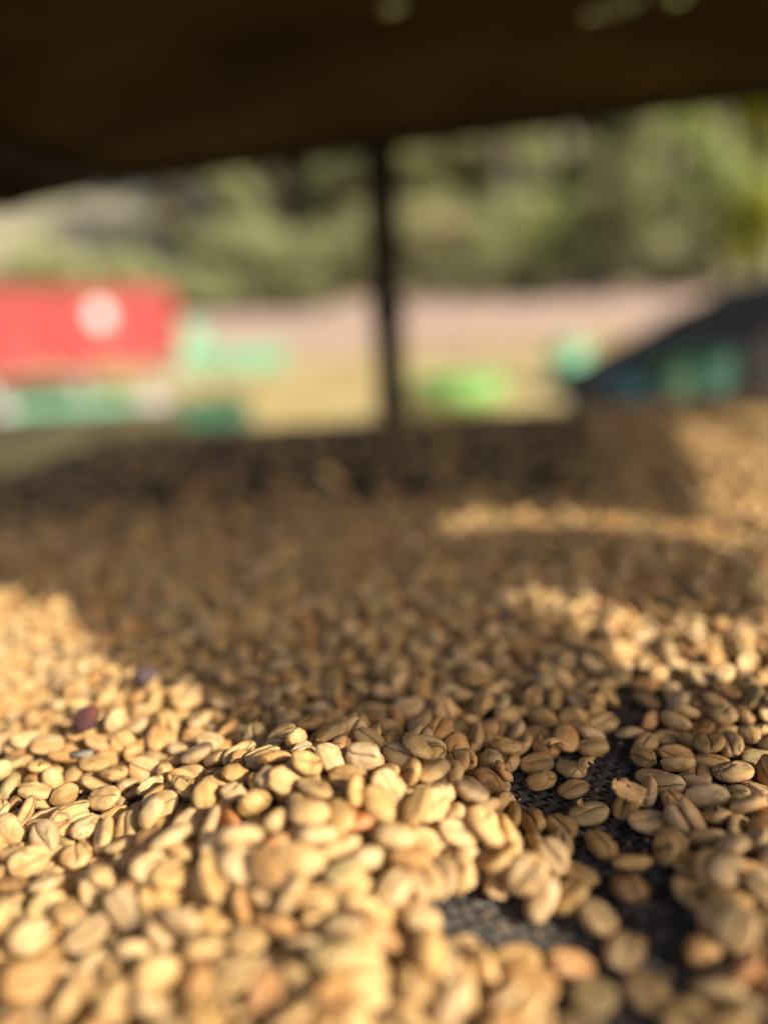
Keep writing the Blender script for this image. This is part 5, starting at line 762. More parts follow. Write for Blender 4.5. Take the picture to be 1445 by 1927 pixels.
46,1455,77,-5,7,-63,6,  -264,1777,96,88,-23,-26,4,  742,4286,27,7,18,77,8,  -142,1985,40,78,23,49,2,  -362,1913,45,29,48,-35,4,  145,1861,63,-18,2,-48,3,  -442,3008,14,-78,61,2,0,  86,1940,32,24,54,76,0,
-582,3169,13,96,-25,2,6,  -570,3799,33,45,-69,-42,7,  199,3430,27,-19,-94,-2,0,  -153,4179,14,44,88,-1,2,  -563,4054,26,16,7,-34,7,  -29,3686,18,2,-98,6,1,  -720,1168,26,-4,-17,85,4,  -493,1675,56,5,-24,79,5,
1442,3416,11,-60,-79,-1,7,  1296,3906,14,99,-7,2,0,  1206,3455,19,-33,91,18,7,  1112,3423,29,19,31,81,4,  78,4164,26,-4,-17,83,5,  -1138,2911,26,-5,15,98,5,  743,3415,32,28,-31,-33,0,  -1223,4072,23,-19,-2,31,1,
276,3463,31,43,75,38,7,  -259,4180,14,94,31,0,3,  -479,2768,12,-69,71,1,4,  -1027,2939,24,91,23,4,3,  -582,4156,11,-5,-99,0,1,  -312,1198,12,59,-79,0,4,  -24,2646,18,98,-4,9,3,  -1442,4010,26,0,-6,8,8,
447,4212,13,-56,82,1,6,  -465,2017,22,4,1,-96,2,  -1519,3778,14,40,-91,1,3,  1727,3913,11,98,-11,2,7,  709,3333,11,-96,-26,-1,7,  985,1803,35,96,13,12,0,  787,3350,13,-83,55,1,6,  -1658,4379,14,-29,-95,-1,0,
969,4189,19,-5,97,-2,4,  380,3690,11,-98,-13,-1,5,  -843,4201,26,-5,-2,-94,8,  1052,3376,23,-3,-4,-74,6,  -49,2063,11,95,29,-1,1,  2077,3977,53,-6,4,-56,3,  1770,4326,32,41,-38,-51,0,  -1345,3169,20,2,-4,69,1,
-1239,3640,11,-98,-11,-1,5,  -575,3983,26,93,-26,-24,0,  -1452,4244,32,13,47,79,9,  -1807,3551,32,83,27,21,6,  -1132,4124,27,-18,-3,-28,5,  -484,1391,73,49,-82,14,6,  -352,1337,14,-63,76,1,0,  -519,2451,20,3,2,-82,1,
-854,2616,24,7,10,96,6,  538,3832,11,-59,79,1,9,  656,1382,11,99,-5,2,7,  616,3857,29,-13,95,12,8,  1029,3990,24,-6,-22,86,1,  1796,4116,24,-11,-3,-98,3,  -1575,4075,24,-92,28,20,5,  -621,3596,24,5,15,98,0,
-2114,4043,11,20,-97,0,9,  -1925,3845,14,-21,97,0,3,  -505,1727,34,39,-25,-13,2,  -2076,3972,30,22,57,68,8,  -1588,3098,27,93,-4,-23,5,  -541,1677,25,0,4,5,5,  -254,1675,127,12,-9,95,6,  -868,2432,24,23,7,44,3,
1874,3608,20,-8,96,-21,3,  -206,4250,24,-5,10,44,6,  44,1859,71,-12,4,90,7,  950,4264,21,-2,-3,-51,3,  -1344,3700,14,77,63,-2,0,  -768,2601,11,-59,80,1,5,  471,2999,22,-2,-11,83,3,  1117,3600,24,4,3,-80,7,
142,2599,12,-95,26,2,4,  -734,2543,25,-3,15,-85,7,  2,4143,16,99,2,6,2,  -480,4076,25,-12,0,-98,6,  1232,4270,21,2,0,-99,3,  -935,2421,26,-13,11,-83,4,  -48,3813,28,-18,14,-75,5,  367,3752,20,39,-89,17,0,
-101,2647,28,6,23,80,4,  886,3890,25,7,-2,-20,9,  1730,3510,23,13,5,24,2,  1624,3352,27,4,19,83,8,  1387,2613,28,2,90,42,9,  1729,4129,60,20,12,33,4,  1693,3255,14,86,48,-2,3,  -267,2539,11,57,81,-1,5,
385,4274,12,-82,56,1,4,  -201,3033,18,98,7,9,2,  375,2909,12,11,-98,-3,5,  -807,4089,11,-35,93,0,9,  -528,1468,50,-5,-19,-96,2,  -444,1443,48,0,-13,98,7,  -309,3423,23,0,4,10,0,  -1472,2985,31,-49,22,-43,3,
2081,4143,29,8,-34,-71,3,  1742,3833,11,-96,-25,0,5,  1055,3094,11,99,2,-2,7,  482,2677,11,43,89,-1,5,  -958,2502,27,-16,10,-69,8,  -1182,2817,29,36,9,37,4,  880,4029,25,10,-2,-93,7,  -290,1841,72,-57,-79,13,8,
-1164,3611,32,59,3,-6,5,  552,2361,13,-77,-62,-2,6,  -865,3672,29,-10,30,-83,9,  695,4036,23,1,12,-8,1,  1520,3989,26,15,-9,-23,5,  155,1608,25,6,-8,22,7,  -1422,3860,21,0,0,-79,3,  212,1784,23,2,-4,52,0,
82,1607,32,-4,-41,74,4,  1532,4058,24,10,12,-93,1,  546,2686,25,1,-1,80,4,  -837,3137,34,-49,-74,4,8,  -1281,4025,32,-30,-22,83,9,  -2304,3907,28,93,-2,-13,2,  -2350,3379,52,-98,-8,-13,1,  -2660,3741,28,-6,-32,88,2,
-2565,3810,30,93,-13,29,9,  -265,2012,51,10,-18,-40,6,  95,1730,67,50,8,-34,8,  -414,1707,66,69,-66,-26,6,  2077,3757,34,-13,46,85,1,  -2067,3890,20,2,-3,65,1,  2051,3930,20,40,87,18,4,  -100,1152,67,-23,25,88,9,
-1478,3324,32,70,-51,-12,1,  745,3494,17,-33,93,-5,0,  -427,952,72,41,-22,-81,6,  -2476,3462,25,-9,-18,75,2,  -565,979,53,78,-60,3,6,  -723,1028,70,76,-57,-20,5,  -814,1020,72,-24,93,-5,6,  1448,2639,63,41,25,-82,6,
1499,2580,56,92,26,6,1,  1600,2520,47,45,57,-28,9,  1672,2594,40,-87,-47,-1,1,  1802,2582,53,-84,-18,-49,4,  1901,2636,68,35,-4,0,9,  -2413,3479,29,-66,-64,12,0,  2177,3724,22,4,1,-94,2,  2531,3728,32,87,13,-13,7,
145,1625,68,-77,60,-17,1,  -2270,3391,36,68,-40,-29,6,  -2080,3398,63,-42,14,-48,5,  193,1513,36,-35,24,55,8,  94,1548,56,-26,7,-52,3,  2591,3601,26,-1,6,21,8,  -2176,3440,44,76,-17,-6,4,  -2249,3443,34,73,-56,16,3,
-137,1913,61,-29,41,-67,9,  -1973,3245,36,-93,31,-6,2,  -2081,3458,52,-81,-37,44,5,  1961,3378,58,-24,-19,27,3,  -299,1603,109,92,35,2,9,  24,1529,85,-99,0,3,9,  -1881,3157,48,8,93,-32,0,  2040,3307,38,-89,40,10,9,
-1975,3151,41,96,22,3,9,  51,1650,88,-91,32,3,3,  -2053,3169,46,33,79,-50,8,  2619,3819,39,43,42,16,9,  -2102,3192,55,-44,82,-32,7,  1366,2510,46,-29,-13,-22,8,  1426,2435,30,3,-35,-82,4,  1508,2552,29,-27,89,-26,9,
2057,3342,69,74,-61,7,2,  2751,3682,20,3,2,-74,1,  -2249,3177,34,-31,85,36,9,  -2341,3180,26,7,9,37,5,  -295,1313,114,98,10,-10,0,  -15,1727,92,20,-14,-61,2,  -1798,3139,31,47,81,31,4,  -2517,3997,30,13,-25,-36,7,
2356,3793,17,94,-28,4,1,  2260,3838,48,-31,82,-46,5,  2181,3857,46,-25,-43,79,5,  -52,1493,138,6,22,56,3,  -26,1581,121,4,9,-65,9,  2052,3803,40,-91,-34,17,6,  2405,3802,29,-20,-86,37,4,  -2241,4013,21,-58,78,9,7,
-246,1553,100,-74,-63,-14,4,  2554,3833,27,58,76,-25,0,  -2135,3998,63,-7,-36,-87,9,  -96,1701,117,-29,93,-8,3,  -354,1671,87,-40,40,-68,6,  -2,1616,94,-2,-11,94,3,  -140,1608,108,-74,-52,26,3,  -1313,3968,24,-29,-91,16,2,
-293,1436,93,-4,27,69,6,  -1708,3143,43,75,63,8,9,  505,3319,28,18,-15,-27,6,  35,1782,93,15,11,-82,2,  -61,1800,80,-68,-71,9,0,  -126,1764,100,26,-93,12,6,  2295,2879,24,5,0,99,7,  -1687,2551,48,-59,-78,10,0,
-1562,2566,56,81,54,12,3,  -1474,2538,43,95,2,7,7,  1693,3063,60,18,13,69,5,  1943,2536,39,47,-2,-78,3,  -2632,3348,13,33,93,-1,6,  -62,1481,47,27,-91,-23,7,  -123,1448,78,8,22,-67,2,  -2422,3884,57,84,51,-5,9,
-2593,3995,30,0,18,36,2,  -292,1383,67,-15,65,49,8,  -2087,3826,27,-6,-95,-24,6,  -2236,3820,44,-96,23,-2,9,  -2649,3961,28,-23,-4,-94,6,  -2331,3849,32,23,-5,91,9,  -228,915,85,-15,-12,-97,0,  -612,927,79,52,-84,-8,7,
-1909,3498,49,10,-97,-18,9,  -1980,3473,34,-76,52,-8,9,  -1758,2564,47,-41,-90,3,0,  1935,3952,45,47,55,23,8,  -1829,2544,44,83,37,38,3,  -2088,2413,11,9,99,0,7,  -293,1752,76,28,45,-9,9,  106,1682,88,18,-7,-6,2,
2191,3068,62,22,0,51,2,  2121,3036,45,-23,8,49,3,  -1811,3833,21,40,88,3,4,  2142,3294,46,73,22,-55,2,  1745,3995,22,4,-14,-83,1,  -62,1681,88,-43,-6,-32,1,  -302,1647,88,-9,44,-87,3,  1915,3006,32,25,59,52,8,
2332,3345,43,-54,-79,27,6,  1751,3044,56,88,42,-14,5,  1550,2463,39,-15,38,10,2,  1748,2515,57,9,96,2,4,  1778,2501,29,77,53,29,8,  1969,2473,31,83,24,7,7,  1972,2425,22,4,1,-96,2,  -1972,2517,30,88,14,1,2,
2103,2604,11,-99,6,2,9,  2030,3193,34,-73,58,20,2,  -1835,2674,28,90,-25,9,6,  -2593,4066,40,-55,-70,38,4,  -2749,4258,16,69,71,7,3,  2349,3595,33,47,-75,-20,3,  2850,4102,14,21,-97,0,3,  2760,4157,30,-86,-31,-6,6,
-574,2939,33,18,-83,-51,6,  2313,3542,67,89,41,13,0,  2606,4108,36,2,87,-37,0,  -2478,4106,39,30,85,40,5,  2177,3483,39,56,-41,-63,6,  2182,3557,45,0,98,0,4,  2116,3599,23,90,-30,-13,7,  2239,3485,36,-4,-1,-53,6,
-2346,4065,21,50,-83,-21,2,  -2217,4063,52,96,21,-1,7,  2689,4138,51,16,-13,27,9,  2355,3415,30,60,74,-16,2,  584,3396,24,91,-28,3,7,  2011,3577,24,-11,92,-33,5,  1901,3539,60,24,-51,-79,4,  2526,4157,52,11,-3,92,0,
-2560,4152,14,-78,61,0,0,  2424,4168,38,-35,-24,-39,1,  -2271,4264,23,92,-25,-17,0,  2389,3545,48,-62,-76,5,3,  2381,4025,57,49,85,2,3,  2216,3994,36,-29,-83,-1,6,  1485,2737,33,-86,24,-34,7,  1565,2752,55,-15,13,66,0,
1668,2719,37,81,27,-20,1,  1846,2666,53,4,24,-64,0,  2318,3976,40,-21,-96,-15,9,  1923,2747,32,-35,86,17,1,  -1970,3633,48,-77,-60,-17,5,  2500,4041,38,14,-79,54,0,  -2247,3269,55,-88,20,-10,8,  -2179,3635,36,-39,79,43,3,
2247,2723,26,5,3,-88,8,  2258,2635,11,74,66,-1,7,  -2069,2862,46,-16,97,-5,5,  -1989,2872,24,-81,-50,9,6,  -1927,2811,47,95,-26,-4,6,  -1807,2858,43,85,-50,3,8,  -1627,2831,31,-10,44,-88,5,  -2393,3670,56,31,29,-89,8,
-2446,3588,34,-7,-57,81,2,  2610,3510,11,61,-78,1,5,  2658,3957,31,16,92,-26,2,  -2684,4142,42,34,89,15,9,  2300,4084,41,-17,96,-15,9,  2344,4143,42,-63,-16,-68,7,  1890,3560,61,-23,78,-53,7,  -1669,2889,57,-18,8,-60,3,
-2161,2927,28,28,-25,-51,0,  2363,2870,22,-76,-59,18,2,  2096,2898,61,-26,-3,64,0,  2025,2894,62,-43,20,-59,5,  1972,2851,43,87,33,24,7,  -2153,3524,32,66,72,7,8,  2939,3987,26,5,3,-87,8,  -2054,3246,41,-95,28,-8,0,
-2759,4156,30,-29,-85,36,7,  -2629,4188,23,76,-63,3,8,  2160,3415,58,-13,35,-88,2,  -2427,4132,39,-48,7,-77,1,  -2344,4171,32,88,16,-25,5,  -2081,3577,52,13,16,66,4,  -1743,3247,62,86,-40,28,3,  2125,3902,39,40,-78,40,9,
-1776,3200,57,-84,35,-22,7,  2337,3907,40,81,34,-41,2,  2425,3939,34,-17,30,-19,2,  -1973,3565,46,72,23,-55,2,  -1899,3224,49,42,-88,0,2,  -1728,2904,58,-60,64,-29,8,  2268,4184,27,90,-12,0,9,  -1795,2903,59,-46,-84,24,1,
-1974,2931,62,3,-8,2,4,  2710,4034,53,9,-10,34,7,  1821,3392,35,82,14,28,6,  2498,3392,25,-4,4,70,5,  -1739,2977,34,1,2,-70,9,  1900,3436,48,17,-97,-10,2,  -2135,3240,47,-42,85,-29,2,  -1803,2996,36,49,-79,5,0,
1522,2887,41,-61,-7,58,9,  1769,2817,46,20,-10,31,5,  1587,3295,50,11,-1,57,3,  -1914,2969,38,15,44,-73,2,  2137,3843,60,-34,7,-48,7,  -2502,3540,24,10,-11,-94,2,  1899,2808,42,-98,-13,-2,3,  2004,3437,38,42,68,49,0,
2170,3361,38,65,5,40,6,  2000,2794,48,-19,55,-72,3,  -2251,3571,52,-28,-26,39,6,  -1958,3015,41,34,-81,19,2,  -2046,3018,45,22,96,-7,2,  2134,2848,42,61,77,1,9,  -2116,2813,12,18,97,0,4,  -2043,2930,51,-34,32,-38,8,
-1911,2878,58,17,-10,97,4,  -1979,2621,23,1,4,-28,0,  2207,4067,29,-33,18,-29,8,  2053,3499,37,-61,65,22,8,  1700,3151,16,-87,44,1,5,  2460,3215,14,64,-76,1,3,  1738,3126,55,27,-4,22,0,  1833,3150,33,33,-14,33,7,
2207,3210,64,-78,35,17,3,  1915,3181,35,-32,-82,28,2,  -1999,3710,51,-62,69,-25,0,  -2068,3757,39,48,75,-43,4,  -1719,3031,59,81,-38,-6,8,  2079,3178,41,3,-83,11,5,  1981,3246,55,-22,9,-95,3,  -2177,3719,26,81,-48,5,4,
-1800,3063,43,-99,8,-4,1,  1811,3252,64,18,-2,55,1,  -2278,3731,36,89,-16,-38,1,  -1922,3055,45,85,-49,0,9,  -2348,3723,56,23,-39,-86,8,  -2391,3725,71,91,-18,31,4,  -2576,3667,36,-79,-39,-44,5,  -1998,3077,32,97,-5,-18,9,
-2478,3049,23,98,-16,4,8,  -2094,3081,39,44,46,0,4,  -2322,3316,32,-91,7,-36,5,  -2210,3325,60,4,11,75,7,  -1727,2647,52,2,20,-95,7,  -309,948,79,-98,3,14,8,  3018,4370,13,-88,45,2,6,  2877,4320,11,80,58,-1,9,
2625,4377,23,-16,-93,28,9,  -1971,3388,65,27,13,-39,1,  2414,4461,23,-4,-2,-87,6,  -2890,3874,25,5,-2,91,4,  -1653,2636,38,46,-37,-77,3,  2270,4414,11,-85,50,1,9,  2258,4305,33,-84,40,-19,4,  -1920,3316,41,-98,-16,-3,9,
2523,3222,24,-83,-53,10,8,  2971,3760,23,-3,3,62,0,  -2000,3343,22,37,88,20,4,  -1551,2647,47,-7,-36,-84,7,  -1482,2648,30,65,-69,13,0,  -2065,3321,45,-59,-78,16,6,  -2128,3361,39,88,-19,20,9,  -937,2653,34,17,28,-48,4,
2119,3469,37,2,-61,69,3,  -2561,3716,21,-78,58,-19,2,  -2257,3076,27,-22,93,7,9,  -1903,2739,38,-25,38,12,7,  -1798,2712,58,-15,15,-38,5,  -1710,2833,49,25,19,93,8,  -1606,2682,64,17,56,78,9,  2435,3656,37,84,-44,0,4,
2411,4224,41,7,-63,58,0,  2359,4194,37,-65,59,38,8,  2299,4223,41,-42,-16,-70,2,  2314,3659,31,86,-37,22,1,  2226,3680,41,-55,-30,-72,5,  -1550,2701,55,-36,-35,85,4,  1979,3153,25,-70,62,-17,3,  2108,3095,33,39,-16,25,3,
2187,3177,36,-49,20,4,2,  2345,3258,56,50,-1,-62,4,  -2299,3219,54,-10,-13,65,5,  2233,3355,32,35,85,-21,5,  1843,3494,45,88,-45,-1,3,  96,3630,28,-2,-26,91,7,  2124,3956,61,49,-79,-11,4,  686,4279,34,-48,-33,54,7,
-2074,2756,37,22,54,-80,6,  -2177,3064,49,8,-2,82,2,  1525,3003,30,-86,0,10,3,  2559,4257,30,51,12,29,3,  2612,3694,25,54,75,26,4,  -2329,4332,20,-1,2,24,1,  2139,2983,30,59,16,19,8,  2052,3012,43,46,84,9,9,
-2420,4487,23,3,2,-83,0,  -2489,4456,23,-5,97,8,2,  -2785,4320,29,-34,-20,58,8,  2830,4181,14,-96,22,2,0,  2749,4268,26,27,4,-2,0,  1990,2979,45,56,-17,57,7,  2644,4262,11,9,-99,0,7,  1846,2967,49,-4,-6,83,5,
1507,2664,49,4,-14,-88,8,  1566,2652,51,16,-93,-13,3,  1640,2660,45,-83,-51,-19,5,  1735,2699,41,-11,-61,-1,5,  1965,2652,43,53,83,1,2,  2047,2767,30,22,19,4,6,  -2072,2653,11,63,76,-1,5,  1699,2948,29,-32,2,11,9,
1587,2970,44,-19,-17,38,6,  1836,2833,33,9,-50,-71,3,  -1485,2466,31,-54,78,11,0,  -1605,2399,27,-4,-21,88,9,  -1547,2439,30,9,28,50,5,  -1444,2401,30,-43,72,-47,4,  -1268,2439,28,18,-6,-96,2,  544,2429,29,7,33,93,9,
1296,2444,26,26,-13,-55,1,  1376,2469,26,-17,-6,3,4,  -1680,2419,24,-20,95,4,9,  1493,2442,28,-69,63,-32,9,  1618,2475,33,55,-6,-18,1,  1707,2462,14,-40,91,1,2,  1789,2430,23,4,-8,-99,0,  1843,2467,29,34,-15,-23,4,
-1972,2465,24,-7,14,-96,0,  -1825,2466,23,-4,-3,-78,6,  -1791,2547,23,0,0,-70,0,  -1709,2521,21,6,-2,21,1,  1546,2406,21,1,4,-17,3,  -1626,2544,26,13,-7,-15,4,  -1748,2396,32,-35,-27,45,9,  -1980,2368,11,87,-47,1,5,
1704,2290,14,73,-67,2,3,  1768,2249,14,61,78,-1,0,  -1906,2346,27,-13,-11,31,5,  -1735,2315,26,5,-3,80,8,  -1600,2306,14,89,43,-2,0,  -1513,2375,25,-13,-9,-79,6,  -1426,2342,26,-8,15,-76,4,  -1890,2423,28,-29,-4,61,3,
-1382,2412,32,-47,81,25,2,  1292,2349,23,-1,-5,-13,6,  1375,2327,21,1,-1,63,3,  1440,2375,11,2,99,0,7,  1650,2378,25,7,13,67,7,  1726,2371,21,3,-1,-95,3,  1823,2357,22,-4,-14,84,3,  1870,2397,27,-15,13,-40,8,
-302,2335,14,-1,-99,0,2,  -1549,2525,26,-11,-26,86,1,  -1456,2517,14,96,23,-2,2,  1587,2596,51,-90,-34,-9,3,  1622,2588,11,-88,-45,-1,9,  1729,2619,41,83,21,-50,3,  1788,2624,33,51,-16,-34,9,  1916,2579,33,39,13,-15,9,
1988,2626,21,-2,-3,-53,3,  -2012,2697,26,-2,5,35,8,  -1923,2688,21,0,-4,-11,3,  1470,2602,12,95,26,-1,4,  -1849,2740,34,23,43,80,7,  -1690,2691,21,-43,-87,14,0,  -1603,2679,11,-98,10,2,1,  -1518,2721,26,-9,-14,96,9,
-968,2705,11,-68,72,1,5,  -449,2685,20,-2,-3,-64,1,  117,2695,26,13,20,89,2,  -1754,2679,14,-33,-93,-1,0,  759,2579,25,-14,-1,37,7,  -1460,2597,11,92,-36,1,1,  -1528,2598,28,-20,-6,65,8,  -1199,2559,11,10,98,0,7,
-839,2529,24,12,8,23,6,  251,2535,12,66,-74,1,4,  1416,2549,29,80,-47,14,7,  1437,2510,28,-25,-2,-16,4,  1547,2537,11,82,55,-1,9,  1663,2520,26,-3,-15,-54,0,  1724,2551,24,-1,1,74,9,  1830,2553,27,-48,78,-29,1,
1876,2525,25,-5,14,98,7,  2003,2541,21,1,0,97,3,  -2136,2606,19,49,-84,-14,2,  -2028,2568,24,-1,-4,-13,9,  -1878,2590,14,-92,36,2,2,  -1819,2617,31,-16,21,52,8,  -1602,2609,23,-4,-4,-25,6,  1631,2283,31,-89,30,22,9,
1595,2321,23,30,-94,1,8,  1472,2254,24,0,-16,95,0,  1419,2296,37,14,-55,-60,6,  1127,1933,23,-40,-91,-2,8,  1202,1959,26,34,-85,-32,3,  1271,1932,27,-22,-7,-36,0,  1400,1975,11,52,84,-1,5,  1423,1913,30,-59,-14,28,8,
1610,1892,27,78,-52,-22,8,  -1684,2026,11,-99,-8,-2,1,  -1618,1979,11,24,-96,0,9,  -1521,2014,21,4,2,-79,3,  -1459,1996,14,-69,71,1,0,  -1361,2070,15,76,63,5,2,  -1291,2027,14,99,-10,1,3,  1118,2035,25,4,-2,87,4,
1662,1935,24,4,-2,92,7,  -527,1949,23,0,0,25,0,  -1107,1891,29,6,36,87,5,  -1199,1965,15,84,52,6,0,  148,1875,24,14,5,63,6,  1056,1882,11,7,-99,0,5,  1130,1864,24,-43,86,10,4,  1223,1892,31,-16,-92,21,2,
1309,1878,13,28,-95,6,4,  1419,1836,27,25,-16,-38,0,  1484,1851,24,-4,3,77,7,  1552,1868,14,80,58,-2,0,  1648,1811,25,8,-2,-70,9,  -1664,1876,19,59,77,15,9,  -1545,1938,31,26,-45,-80,8,  -1419,1930,28,-9,20,-23,7,
-1350,1969,14,-86,-48,9,9,  -1274,1936,15,-96,23,-3,3,  1217,2031,25,-5,-1,-97,5,  690,2668,26,-3,17,-87,4,  1320,1977,28,15,0,98,5,  1433,2045,13,-55,-82,-1,6,  -1304,2166,22,-3,2,80,2,  -24,2229,13,2,-99,0,6,
1243,2185,23,3,3,-66,0,  1315,2177,16,87,-46,8,2,  1395,2230,26,-17,-6,2,4,  1444,2185,29,-8,36,-90,4,  1574,2242,26,16,1,-20,9,  -1382,2211,14,-12,-98,0,2,  1680,2195,26,-15,9,-75,5,  1822,2199,23,-63,76,2,8,
-1766,2237,24,1,-4,18,9,  -1693,2211,37,-80,-32,-42,5,  -1589,2226,13,91,-39,2,6,  -1525,2299,11,-77,62,1,1,  -1439,2268,29,-18,10,-97,5,  -1370,2269,31,26,37,87,8,  1286,2255,23,33,93,-1,8,  1746,2156,23,-37,-92,-1,8,
-1441,2162,23,4,-2,85,6,  -1509,2164,33,11,-31,-9,5,  -1569,2145,23,7,-6,74,3,  1483,1949,27,93,-16,-28,7,  1588,2020,14,11,98,0,2,  1690,2001,27,-22,-5,-2,6,  -1648,2079,29,11,33,89,4,  -1591,2025,31,82,48,-18,2,
-1529,2092,22,-86,-43,-1,0,  -1444,2084,19,-29,93,15,6,  -1329,2117,57,67,-44,-49,8,  -1281,2091,25,-17,0,23,7,  -1192,2046,11,-93,-35,-2,5,  1195,2094,24,1,-98,-12,8,  1288,2069,35,-47,-8,36,6,  1377,2124,14,68,-72,1,0,
1487,2099,25,-6,-92,-35,9,  1569,2084,30,-2,23,8,4,  1638,2113,15,63,-76,-8,1,  1704,2116,27,-83,45,-10,8,  -1754,2167,25,1,-13,10,2,  -1638,2208,26,-47,81,-16,9,  1354,2045,24,2,4,-38,7,  1448,2678,23,2,-1,86,6,
1546,2642,12,31,-94,1,4,  2300,3107,16,91,37,-12,5,  -2243,3228,26,-14,-1,-24,9,  -2170,3184,26,-6,-1,-98,8,  -1913,3212,14,42,-90,1,2,  -1834,3196,15,-98,-8,3,3,  -1763,3243,11,12,-98,0,5,  2251,3048,14,55,82,-1,2,
-1695,3190,11,-82,-55,-1,9,  -266,3201,12,99,-1,2,4,  842,3157,27,-4,-13,-97,8,  1741,3213,32,86,34,33,2,  1784,3200,25,-10,-13,54,7,  2030,3088,11,-49,-86,0,9,  1961,3094,27,3,93,29,0,  2079,3016,11,-99,4,1,1,
2180,3073,26,1,-11,84,4,  2209,2997,26,5,-3,85,8,  -2317,3116,26,-4,17,-84,4,  -2149,3110,24,-63,72,-7,6,  -2096,3143,12,-99,5,1,4,  -1921,3127,24,0,5,2,7,  -1854,3110,23,69,-67,-18,2,  -1761,3150,14,-48,-86,-8,1,
-1685,3087,22,53,-81,16,6,  -1437,3086,24,-10,9,-89,6,  610,3122,23,-78,61,1,8,  1515,3150,11,4,99,0,7,  1632,3088,33,10,89,-36,6,  1738,3075,26,-3,8,97,5,  1807,3087,30,21,31,82,9,  1874,3098,25,-5,0,-99,4,
1854,3199,29,-11,-33,82,9,  1978,3025,24,17,-6,47,1,  1959,3240,14,77,62,-1,0,  2136,3213,37,68,10,-9,2,  2304,3283,27,-71,-62,7,2,  2374,3281,15,54,83,7,2,  -2399,3313,15,-35,92,2,3,  -2321,3390,27,15,-8,-72,8,
-2204,3335,14,44,-89,1,3,  -2103,3322,24,-4,-2,-91,9,  -2048,3405,11,-17,98,0,5,  -1862,3385,21,-5,-1,-53,1,  -1555,3380,11,76,-64,1,5,  -1020,3353,11,88,-46,2,7,  -930,3316,23,8,-7,-26,2,  -486,3336,24,2,-4,49,7,
433,3320,21,-3,3,70,3,  2147,3255,45,-34,48,59,1,  1923,3290,35,-18,-14,-27,2,  2229,3125,26,8,-97,-9,8,  2307,3197,20,2,-3,47,1,  -2182,3275,21,6,-97,-16,3,  -2109,3230,11,-94,31,1,1,  -2038,3278,11,-21,97,0,1,
-1859,3299,18,95,18,7,4,  -1820,3254,29,-22,88,-37,2,  -613,3281,14,-19,-97,0,3,  -96,3244,28,-69,-57,33,3,  251,3305,15,-58,79,11,9,  1631,3271,23,4,2,-88,0,  1782,3289,32,-57,-8,22,5,  1875,3262,29,7,34,87,9,
2054,3132,33,6,-83,54,1,  -387,1855,24,-11,10,-37,6,  1854,3017,24,2,17,-75,1,  1685,3032,14,-20,-97,0,0,  2066,2822,32,40,-1,-18,6,  -2149,2689,11,93,34,-2,5,  -2064,2853,25,-5,2,94,5,  -1952,2799,22,3,-2,82,2,
-1881,2833,14,-79,-59,-2,0,  -1755,2815,25,5,14,98,7,  -1691,2893,23,0,1,64,6,  1851,2770,11,63,77,-1,9,  -1620,2899,30,-34,-50,70,8,  -1042,2878,21,1,-4,15,3,  -174,2852,25,-2,-19,55,1,  -109,2830,24,-5,6,64,7,
1152,2865,15,10,98,3,3,  1241,2838,26,0,-6,-2,8,  1548,2846,26,15,-20,-95,3,  1621,2840,23,-62,-77,-2,8,  1787,2744,26,5,12,67,9,  1718,2768,22,-45,-87,-12,0,  1625,2762,24,96,21,-1,8,  1689,2665,21,82,-51,-17,0,
1898,2667,14,-42,90,1,2,  1993,2715,26,6,-1,97,8,  2125,2753,22,4,-2,89,2,  -2209,2617,21,-1,4,22,3,  -2039,2792,33,6,-80,55,3,  -1972,2725,43,27,-87,29,7,  -1835,2802,25,-52,-79,16,1,  -1765,2751,24,11,98,12,8,
-1688,2761,30,-21,-17,-19,8,  -1633,2744,26,-25,-21,45,3,  -1571,2789,23,0,0,75,6,  -954,2779,23,-4,-6,-99,2,  1505,2788,22,14,-5,-6,3,  1712,2830,23,17,0,25,1,  1779,3015,26,3,0,99,8,  1794,2875,23,5,-13,-98,2,
-2210,3013,23,-4,-1,-98,0,  -2118,3020,24,-5,-1,-96,7,  -1886,3034,23,-2,-4,-49,6,  -1757,3064,23,2,2,-73,0,  -1614,3045,20,3,-2,74,1,  2148,2926,29,23,-5,44,8,  -374,3046,26,14,-5,93,7,  323,3049,14,-84,-52,-2,3,
630,3021,20,3,-2,84,1,  1247,3013,11,-9,-99,0,7,  1382,3028,23,5,3,-48,6,  1523,3067,14,47,87,-1,0,  1600,3034,13,89,-44,2,6,  2047,2955,29,-16,-18,-1,2,  1970,2918,23,-5,-13,98,2,  1890,2944,13,70,-70,1,6,
2064,2886,25,-2,-5,-37,4,  2154,2825,24,-2,-4,-52,7,  -2218,2898,23,-7,-10,58,2,  -2094,2935,23,0,5,5,6,  -1919,2904,26,15,-6,92,6,  -1850,2923,29,18,-89,-36,7,  -1773,2908,25,5,-2,94,4,  -1680,2973,37,-60,58,53,4,
-1609,2967,21,-41,-88,-18,2,  -1529,2969,30,17,-13,77,4,  -1398,2948,23,3,-4,58,6,  1439,2946,30,-45,-41,60,8,  1506,2963,35,-5,-59,-79,7,  1621,2921,26,-5,-3,-80,8,  1684,2891,26,6,-17,-97,5,  1800,2942,27,-13,10,26,7,
1903,2853,13,-67,73,1,6,  -464,1901,12,-2,-99,5,4,  -1136,1839,14,-32,-94,-1,2,  -1216,1828,24,95,26,7,8,  611,977,16,-2,-99,4,6,  -1238,1058,26,1,16,-96,9,  -1032,1038,14,50,85,-1,3,  -940,1065,24,-2,-4,-44,9,
